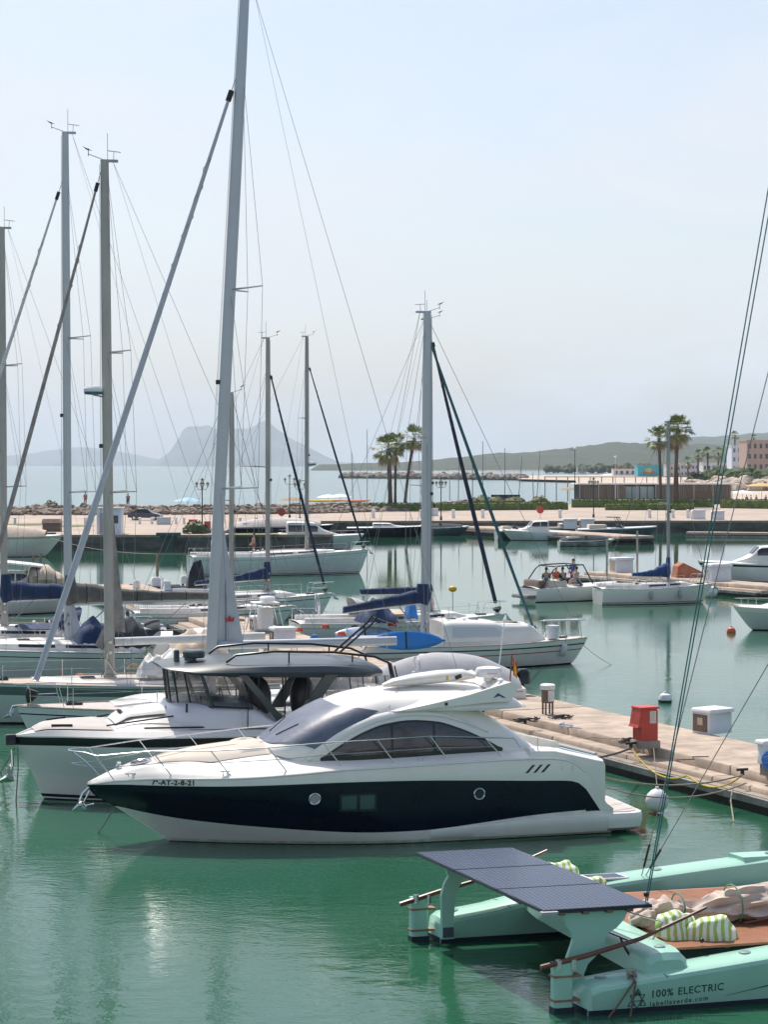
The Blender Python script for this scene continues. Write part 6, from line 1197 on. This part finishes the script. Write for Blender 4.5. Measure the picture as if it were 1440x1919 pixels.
for px,Y,m,l,rz in ((600,352,yellow,'yellow kayak lying at the left end of the racks',5),(627,356,mat('orange_hull',(.65,.25,.05),.5),'amber kayak lying under the white umbrellas',-4),(668,352,mat('coral_hull',(.62,.20,.10),.5),'coral kayak lying left of the palms',12),(700,360,white,'white kayak lying beside the broad palm',3),(583,362,red,'red kayak at the left end of the beach by the rocks',0)):
    b=MB(); b.tube([(-2.6,0,.25),(-2,0,.1),(0,0,.05),(2,0,.1),(2.6,0,.25)],[.04,.3,.42,.3,.04],m,10,ell=(1,.55)); o=b.build('kayak'); o.location=(at(px,0,Y).x,Y,QZ+.9 if Y<360 else 1.6); o.rotation_euler=(0,0,rad(rz)); tag(o,l,'kayak','kayaks on the beach')
# dinghies with bare masts
for i,(px,top,base,Y,lean,l) in enumerate(((678,834,935,385,-.9,'left of the broad palm, mast leaning left'),(707,806,960,330,0,'with a tall pale mast left of the broad palm'),(920,822,940,392,0,'with a tall mast left of the yellow shrubs'),(873,858,942,385,-.6,'with a leaning mast behind the teal headsail'),(958,834,938,400,0,'with a thin grey mast above the banner'),(981,850,938,400,-1.2,'whose thin mast leans left of the straw umbrella'),(1013,836,936,400,-.9,'with a dark leaning mast beside the posts'),(848,884,936,390,0,'with a short mast behind the lantern'),(1002,880,936,410,.2,'with a short pale mast by the posts'))):
    T=thing('sailing_dinghy','beached dinghy '+l,'dinghy',(at(px,0,Y).x,Y,1.25),rad(10*i),'dinghies with bare masts on the beach'); H=Hull(4.4,1.6,[(0,.6),(-4.4,.5)],[(.02,.62),(-.2,.2),(-.5,-.0)],[(0,.5),(.6,1)],q=2); H.mesh([(H.sheer,white,4)],n=14).build('hull',T); H.deck(oldwhite,n=10).build('deck',T); h=(base-top)*Y/FOC
    part('mast',T,wire if i!=1 else alu,[(-1.6,0,.4),Vector((-1.6+lean*.3,lean*1.0,h))],[.085,.06]); part('stay',T,wire,[(-.1,0,.6),(-1.6+lean*.25,lean*.8,h*.85)],.012)
# long wooden beach building
def beach_house():
    Y0=379; xa,xb_=at(1086,0,Y0).x,at(1372,0,Y0).x; T=thing('beach_building','long low building clad in grey brown boards with a flat white roof','building',(xa,Y0,1.2),rad(1.5)); Ln=xb_-xa; board=bpy.data.materials.new('vertical_boards'); board.use_nodes=True; t=board.node_tree; bs=t.nodes['Principled BSDF']; bs.inputs['Roughness'].default_value=.85
    co=t.nodes.new('ShaderNodeTexCoord'); br=t.nodes.new('ShaderNodeTexBrick'); mpp=t.nodes.new('ShaderNodeMapping'); mpp.inputs['Rotation'].default_value=(rad(90),0,0); br.offset=0; br.inputs['Scale'].default_value=1; br.inputs['Brick Width'].default_value=.42; br.inputs['Row Height'].default_value=9; br.inputs['Mortar Size'].default_value=.03; br.inputs['Color1'].default_value=(.17,.14,.12,1); br.inputs['Color2'].default_value=(.24,.20,.17,1); br.inputs['Mortar'].default_value=(.06,.05,.045,1)
    t.links.new(co.outputs['Object'],mpp.inputs[0]); t.links.new(mpp.outputs[0],br.inputs['Vector']); t.links.new(br.outputs[0],bs.inputs['Base Color'])
    for x0,x1 in ((.0,.305),(.50,.62),(.62,1.0)): MB().box(((x0+x1)/2*Ln,4,1.95),((x1-x0)*Ln-.02,8,3.9),board).build('wall',T,smooth=False)
    MB().box((.40*Ln,5,1.95),(.19*Ln,5.9,3.9),mat('interior_grey',(.25,.26,.26),.8)).build('wall',T,smooth=False)
    gl=mat('pavilion_glass',(.30,.40,.42),.08,spec=.8)
    for k in range(4): MB().box(((.33+.05*k)*Ln-.1,.6,1.9),(.045*Ln,.06,3.3),gl).build('glass_pane',T,smooth=False)
    MB().box((.81*Ln,-.03,1.5),(.23*Ln,.05,2.4),brown).build('wood_shutter',T,smooth=False)
    MB().bbox((Ln/2,3.7,4.02),(Ln+1.2,9.6,.25),white,.03).build('roof',T); 
    for k in range(9): MB().box((k*Ln/8,-.9,1.95),(.14,.14,3.8),grycover).build('post',T,smooth=False)
beach_house()
b=None; T=thing('beach_frame','long frame of thin wooden posts and a top rail standing on the beach','post frame',(at(1022,0,430).x,430,1.2),rad(2))
for k in range(14): part('post',T,straw,[(k*2.35,0,0),(k*2.35,0,5.0)],.11)
part('top_rail',T,straw,[(-.2,0,5.0),(13*2.35+.2,0,5.0)],.09)
T=thing('banner','navy banner board leaning behind the yellow green shrubs','banner',(at(948,0,372).x,372,1.2),0); MB().box((0,0,1.4),(5.2,.1,1.5),bluecover).build('panel',T,smooth=False)
for x in (-2.4,0,2.4): part('post',T,steel,[(x,.08,0),(x,.08,2.2)],.04)
# buildings beyond the beach
def block(name,label,px0,px1,Y,z1,m,floors,cols,z0=1.0,d=14,roofm=None,rows_=None,wm_=None,inset=.12):
    x0,x1=at(px0,0,Y).x,at(px1,0,Y).x; T=thing(name,label,'building',(x0,Y,z0),0,'buildings beyond the beach'); w=x1-x0; h=z1-z0; MB().box((w/2,d/2,h/2),(w,d,h),m).build('wall',T,smooth=False); MB().box((w/2,d/2,h+.2),(w+.5,d+.5,.4),roofm or m).build('roof',T,smooth=False)
    for f in range(floors):
        for c in range(cols): 
            ww=w/cols*.42; hh_=h/floors*.45; q=MB().box((w*(c+.5)/cols,-.06,h*(f+.5)/floors),(ww,.1,hh_),wm_ or glass).build('window',T,smooth=False)
    return T
tq=mat('turquoise_render',(.05,.40,.48),.8,var=.2,vs=.3); bt=block('beach_bar','turquoise building with a small painted mural on the far beach',1196,1246,1400,8.2,tq,1,0,d=20)
MB().ball((7,-.2,4.2),(2.6,.15,1.6),mat('mural_yellow',(.6,.45,.12),.8),12,8).build('mural',bt)
MB().prism([(3,2.2),(5,4.5),(6.5,3.4),(9,5.2),(12,2.2)],-.25,-.1,mat('mural_red',(.45,.12,.08),.8)).build('mural',bt,smooth=False)
block('beach_bar','low white house left of the turquoise building',1150,1192,1500,6.0,mat('house_white',(.68,.66,.62),.8),1,4,d=12,roofm=mat('roof_red',(.35,.12,.08),.8)); block('apartment_house','beige block right of the turquoise building',1250,1276,1300,8.6,mat('house_beige',(.52,.46,.42),.8),2,4); block('apartment_house','pale lilac block behind the two tall palms',1276,1310,1350,9.5,mat('house_lilac',(.50,.50,.56),.8),2,5); block('apartment_house','white block with pale blue shutters left of the tan block',1372,1400,960,17.5,mat('house_bluewhite',(.62,.68,.76),.8),4,3,wm_=mat('blue_shutter',(.12,.22,.42),.7)); block('apartment_house','large tan block at the right edge above the trees',1400,1475,930,19.5,mat('house_tan',(.42,.31,.26),.85),4,7,d=20); block('apartment_house','low grey white terrace between the far palms',1318,1366,1000,9.5,mat('house_grey',(.55,.57,.60),.8),2,6)
block('beach_hut','tiny sand coloured hut on the far shore',1083,1100,2100,7,mat('house_sand',(.50,.44,.36),.8),1,2)
# vegetation behind the beach
dkleaf=mat('far_leaf',(.045,.06,.028),.9,c2=(.09,.10,.045),vs=.08)
def wood_mass(name,pts,n,r,h,seed,m=dkleaf):
    rnd=random.Random(seed); b=MB(); P=[Vector(p) for p in pts]
    for i in range(n):
        q=rnd.random()*(len(P)-1); j=int(q); c=P[j].lerp(P[j+1],q-j)+Vector((rnd.uniform(-1,1)*r,rnd.uniform(-1,1)*r*2,0)); s=rnd.uniform(.5,1.2); o=Vector((rnd.random()*99,)*3)
        b.ball((c.x,c.y,c.z+h*s*.5),(r*s*.8,r*s,h*s*.55),m,9,6,lambda p:p+(p-Vector((c.x,c.y,c.z+h*s*.5)))*.6*noise.noise((p-c)*(1.6/r)+o))
    o=b.build(name,smooth=False); o['kind']='stuff'; return o
wood_mass('far_trees',[(at(1035,0,2300).x,2300,1),(at(1100,0,2200).x,2200,1),(at(1180,0,2100).x,2100,1),(at(1240,0,1900).x,1900,1)],60,7,8,1)
wood_mass('beach_grove',[(at(1325,0,800).x,800,1),(at(1390,0,760).x,760,1),(at(1470,0,740).x,740,1)],60,4.5,5.5,2,mat('grove_leaf',(.07,.11,.035),.9,c2=(.04,.06,.02),vs=.2))
bush('large round grey green bush on the beach right of the tall palms',(at(1306,0,720).x,720,1.0),8.5,5.2,60,mat('olive_leaf',(.08,.09,.05),.9,c2=(.045,.055,.03),vs=.3),1600,leaf=.3)
ridge_t=wood_mass('hilltop_pines',[(at(1060,0,3850).x,3850,28),(at(1140,0,3850).x,3850,38),(at(1250,0,3850).x,3850,44)],50,9,8,3)
# people far off and swimmers' stretch
p=at(160,950,Y=300); person('person in red standing on the breakwater rocks at left',(p.x,300,2.9),rad(90),'stand',(.4,.06,.04),(.25,.15,.12)); p=at(240,950,Y=302); person('person in dark clothes standing on the rocks behind the kiosk',(p.x,302,2.7),rad(90),'stand',(.03,.03,.03),(.04,.04,.05))
for i,(px,s) in enumerate(((1408,(.04,.06,.22)),(1418,(.30,.10,.30)),(1400,(.06,.06,.08)),(1436,(.12,.10,.40)))): person('person in %s under the parasols at the right edge'%('navy','purple','black','violet')[i],(at(px,0,391).x,391,1.2),rad(40*i),'stand',s,(.05,.05,.12))
# mooring posts standing in the basin at left
for px,t0,b0,l in ((295,1038,1112,'slim timber post standing behind the navy outboard cover'),(62,1038,1070,'left slim post beyond the white hard roof'),(76,1036,1075,'right slim post beyond the white hard roof')):
    Y=140; part_=MB().tube([(0,0,-.5),(0,0,CAM_H-(t0-872)*Y/FOC)],.09,straw,8).build('mooring_post'); part_.location=(at(px,0,Y).x,Y,0); tag(part_,l,'post','slim posts in the basin')
line('mooring_line','long slack rope from the left quay to the slim timber post',sag(at(70,998,Y=205),at(295,1038,Y=140),.5,16)+sag(at(295,1038,Y=140),at(384,1036,Y=140),.05,4),.025,rope)
for px,t0,b0,Y,l in ((1138,1010,1085,150,'thin mast like post left of the day boat frame'),(1195,995,1065,150,'taller thin post right of the day boat frame')):
    o=MB().tube([(0,0,-.5),(0,0,CAM_H-(t0-872)*Y/FOC)],.075,aluold,8).build('mooring_post'); o.location=(at(px,0,Y).x,Y,0); tag(o,l,'post','slim posts in the basin')
# ---------------------------------------------------------------- clutter on and around the moored yachts
def tw(px,py,Y): return at(px,py,Y=Y)
T=thing('stern_arch','white moulded stern arch with a life ring standing on a yacht behind the stained mast','stern arch',(tw(312,0,76).x,76,1.5),LB)
b=MB(); rr=[]
for i in range(15):
    a=math.pi*i/14; x=.95*math.cos(a); z=1.05*math.sin(a)**.6; rr.append([Vector((yy+ .5*(1-math.sin(a)),x*k,z*k2+.0)) for yy,k,k2 in ((-.22,1,1),(.22,1,1),(.18,.80,.80),(-.18,.80,.80))])
b.loft(rr,white); b.build('arch',T); MB().tube([(-.3,.25*math.cos(a)+.3,.45+.25*math.sin(a)) for a in [2*math.pi*i/14 for i in range(15)]],.06,mat('orange_ring',(.6,.12,.04),.6),8).build('life_ring',T); MB().bbox((.05,-.75,.35),(.3,.25,.5),grycover,.05).build('locker',T)
def draped(name,label,px,py,Y,sz,m,seed,cat,rz=None):
    o_=Vector((seed*3.1,seed,0)); w,d,h=sz; b=MB()
    b.grid(lambda u,v:(lambda x,y:Vector((x*w/2,y*d/2,h*max(0,(1-abs(x)**2.5)*(1-abs(y)**2.5))**.6*(1+.5*noise.noise(Vector((x*1.7,y*1.7,2))+o_))+.20*abs(noise.noise(Vector((x*2.6,y*2.6,0))+o_))*(1-abs(x)**6)))) (2*u-1,2*v-1),22,16,m)
    o=b.build(name); o.location=tw(px,py,Y); o.rotation_euler=(0,0,LB if rz is None else rz); return tag(o,label,cat,'canvas covers on the moored yachts')
draped('canvas_cover','beige canvas cockpit cover between the white arch and the tall silver mast',372,1243,73,(2.2,2.0,1.0),beigecan,1,'canvas cover')
draped('canvas_cover','charcoal cockpit cover behind the stained mast, left of the white arch',232,1212,77,(1.9,2.2,1.0),darkcover,2,'canvas cover')
draped('canvas_cover','dark blue spray hood just left of the stained mast',178,1203,80,(1.5,2.0,.8),bluecover,3,'canvas cover')
draped('canvas_cover','cream cockpit cover just left of the slate hardtop roof',322,1258,71,(1.7,1.9,.55),cream,4,'canvas cover')
draped('canvas_cover','navy cockpit cover under the navy sail cover of the striped cruiser',705,1165,92.5,(1.6,2.0,.7),bluecover,6,'canvas cover',RB)
draped('canvas_cover','royal blue bundle of canvas beside the double mast foot',771,1160,93,(.5,.7,.75),blue,7,'canvas cover',RB)
draped('canvas_cover','black cover over an outboard beyond the olive boom canvas',368,1112,128,(1.3,1.2,1.7),black,8,'canvas cover',RB)
draped('canvas_cover','white cover heap on the foredeck of the pale green yacht right of its mast',285,1268,70.3,(1.0,.9,.6),oldwhite,9,'canvas cover')
T=thing('dock_cabinet','white helm seat and radome rig seen behind the tallest sail corner','helm rig',(tw(497,0,98).x,98,.8),RB); MB().bbox((0,0,.6),(.7,.6,1.0),white,.1).build('helm_seat',T); MB().lathe((.1,0,1.4),[(.05,0),(.36,.02),(.38,.16),(.3,.24),(.02,.26)],plastic,18).build('radome',T)
for x,y in ((-.8,.6),(-.8,-.6),(.8,.6),(.8,-.6)): part('frame_leg',T,steel,[(x,y,0),(x*.6,y,1.32)],.025)
MB().bbox((0,0,1.34),(1.2,1.3,.06),oldwhite,.02).build('frame_top',T)
motorboat('low dark timber boat with a stepped brown deck moored under the quay lantern',boat_at(1118,252),rad(3),L=8,B=2.6,fb=(1.3,1.0),hullm=black,deckm=brown,cuddy=(-2.6,-4.6,.5),outboard=False,rail=False)
motorboat('grey hulled open boat moored between the striped launch pier and the lockers',boat_at(880,256),rad(-3),L=7,B=2.4,fb=(1.1,.9),hullm=MATS['hull_slate'],cover=(darkcover,.5),outboard=False,rail=False)
motorboat('small white boat with a black outboard at the middle quay under the lifebuoy',boat_at(520,232),rad(185),L=6,B=2.3,fb=(1.0,.8),cuddy=(-1.4,-3.4,.8))
rnd=random.Random(5)
COILC=[crimson,blue,rope,white,darkrope,mat('orange_ring',(.6,.12,.04),.6)]
spots=[(60,1218,83),(250,1252,72),(338,1215,78),(452,1165,105),(560,1182,97),(610,1176,96),(640,1190,91),(665,1178,93),(735,1172,92),(575,1165,101),(420,1150,112),(150,1270,71.5),(300,1238,73.5),(590,1196,90)]
wh=['at the left edge of the white yacht','on the pale green deck right of its mast','below the white arch','left of the pale sloop','behind the long silver boom','at the stern of the striped cruiser','left of the blue and white board','above the blue and white board','at the foot of the navy sail cover','in front of the pale sloop bow','by the tallest mast on its far side','on the pale green deck left of its mast','under the white stern arch','above the silver boom near the pier boxes']
for (px,py,Y),l in zip(spots,wh):
    b=MB(); m=rnd.choice(COILC); r=.16
    for k in range(4): b.tube([(r*(1-.12*k)*math.cos(a)*1.3,r*(1-.12*k)*math.sin(a),.04*k+.02*math.sin(a*3+k)) for a in [2*math.pi*i/12 for i in range(13)]],.022,m,5)
    o=b.build('rope_coil'); o.location=tw(px,py,Y); tag(o,'coil of line '+l,'rope coil','coiled lines on the yachts')

grassm=mat('dry_grass',(.16,.15,.06),.95,c2=(.09,.11,.04),vs=.8,bump=.6,bs=4)
for i,(px,py,rx,ry,) in enumerate(((60,983,3.2,5),(136,986,2.2,4),(470,1001,2.5,3))):
    c=g(px,py); b=MB(); b.add([(c.x+rx*math.cos(a)*(1+.2*math.sin(3*a+i)),c.y+ry*math.sin(a),QZ+.012) for a in [2*math.pi*k/22 for k in range(22)]],[tuple(range(22))],grassm); o=b.build('grass_patch',smooth=False); o['kind']='stuff'
pier('pier',(at(1520,0,252).x,251,0),(at(1288,0,256).x,255,0),2.2,'low pontoon lying along the far quay at the right edge',ledge=False,z=.5)
pw2=Vector((0,0,0))
for k,(px,py,l) in enumerate(((1130,1385,'left of the red fire box'),(1290,1425,'near the right edge'),(1075,1362,'near the lidded pedestal'))):
    c=at(px,py,z=.75); b=MB(); b.tube([(-.5,0,.02),(-.2,.25,.02),(.2,-.1,.02),(.6,.15,.02),(.9,-.2,.02)],.013,[rope,darkrope,blue][k],5); o=b.build('loose_line'); o.location=c; o.rotation_euler=(0,0,k); tag(o,'thin loose line lying on the pier slabs '+l,'line','loose lines on the pier')

# awnings and rails packed between the sterns
def bimini(label,px,py,Y,m,w=2.4,l=2.0,h=1.9,rz=None):
    c=tw(px,py,Y); T=thing('bimini',label,'awning',(c.x,c.y,c.z-h),LB if rz is None else rz,'awnings over the cockpits'); b=MB()
    b.grid(lambda u,v:Vector(((u-.5)*l,(v-.5)*w,h-.16*(2*v-1)**2-.05*(2*u-1)**2+.02*noise.noise(Vector((u*5,v*5,Y))))),10,12,m); b.grid(lambda u,v:Vector(((u-.5)*l,(v-.5)*w,h-.04-.16*(2*v-1)**2-.05*(2*u-1)**2)),10,12,m); b.build('awning',T)
    for x in (-.5,0,.5):
        b=MB(); b.tube([(x*.4,-w/2,.1),(x*l*.9,-w/2,h-.22),(x*l*.9,0,h-.07),(x*l*.9,w/2,h-.22),(x*.4,w/2,.1)],.016,steel,6); b.build('hoop',T)
    return T
bimini('cream awning on steel hoops right of the white stern arch',395,1176,78,cream,2.2,1.8)
bimini('navy awning on steel hoops at the far left between two booms',70,1168,88,bluecover,2.2,1.7)
bimini('grey awning on steel hoops between the stained mast and the olive boom end',268,1168,84,grycover,2.2,1.6)
bimini('white awning on steel hoops behind the silver boom near the white boxes',585,1160,104,oldwhite,2.0,1.8,1.7,RB)
bimini('beige awning on steel hoops just left of the double mast foot',735,1142,99,beigecan,2.0,1.6,1.6,RB)
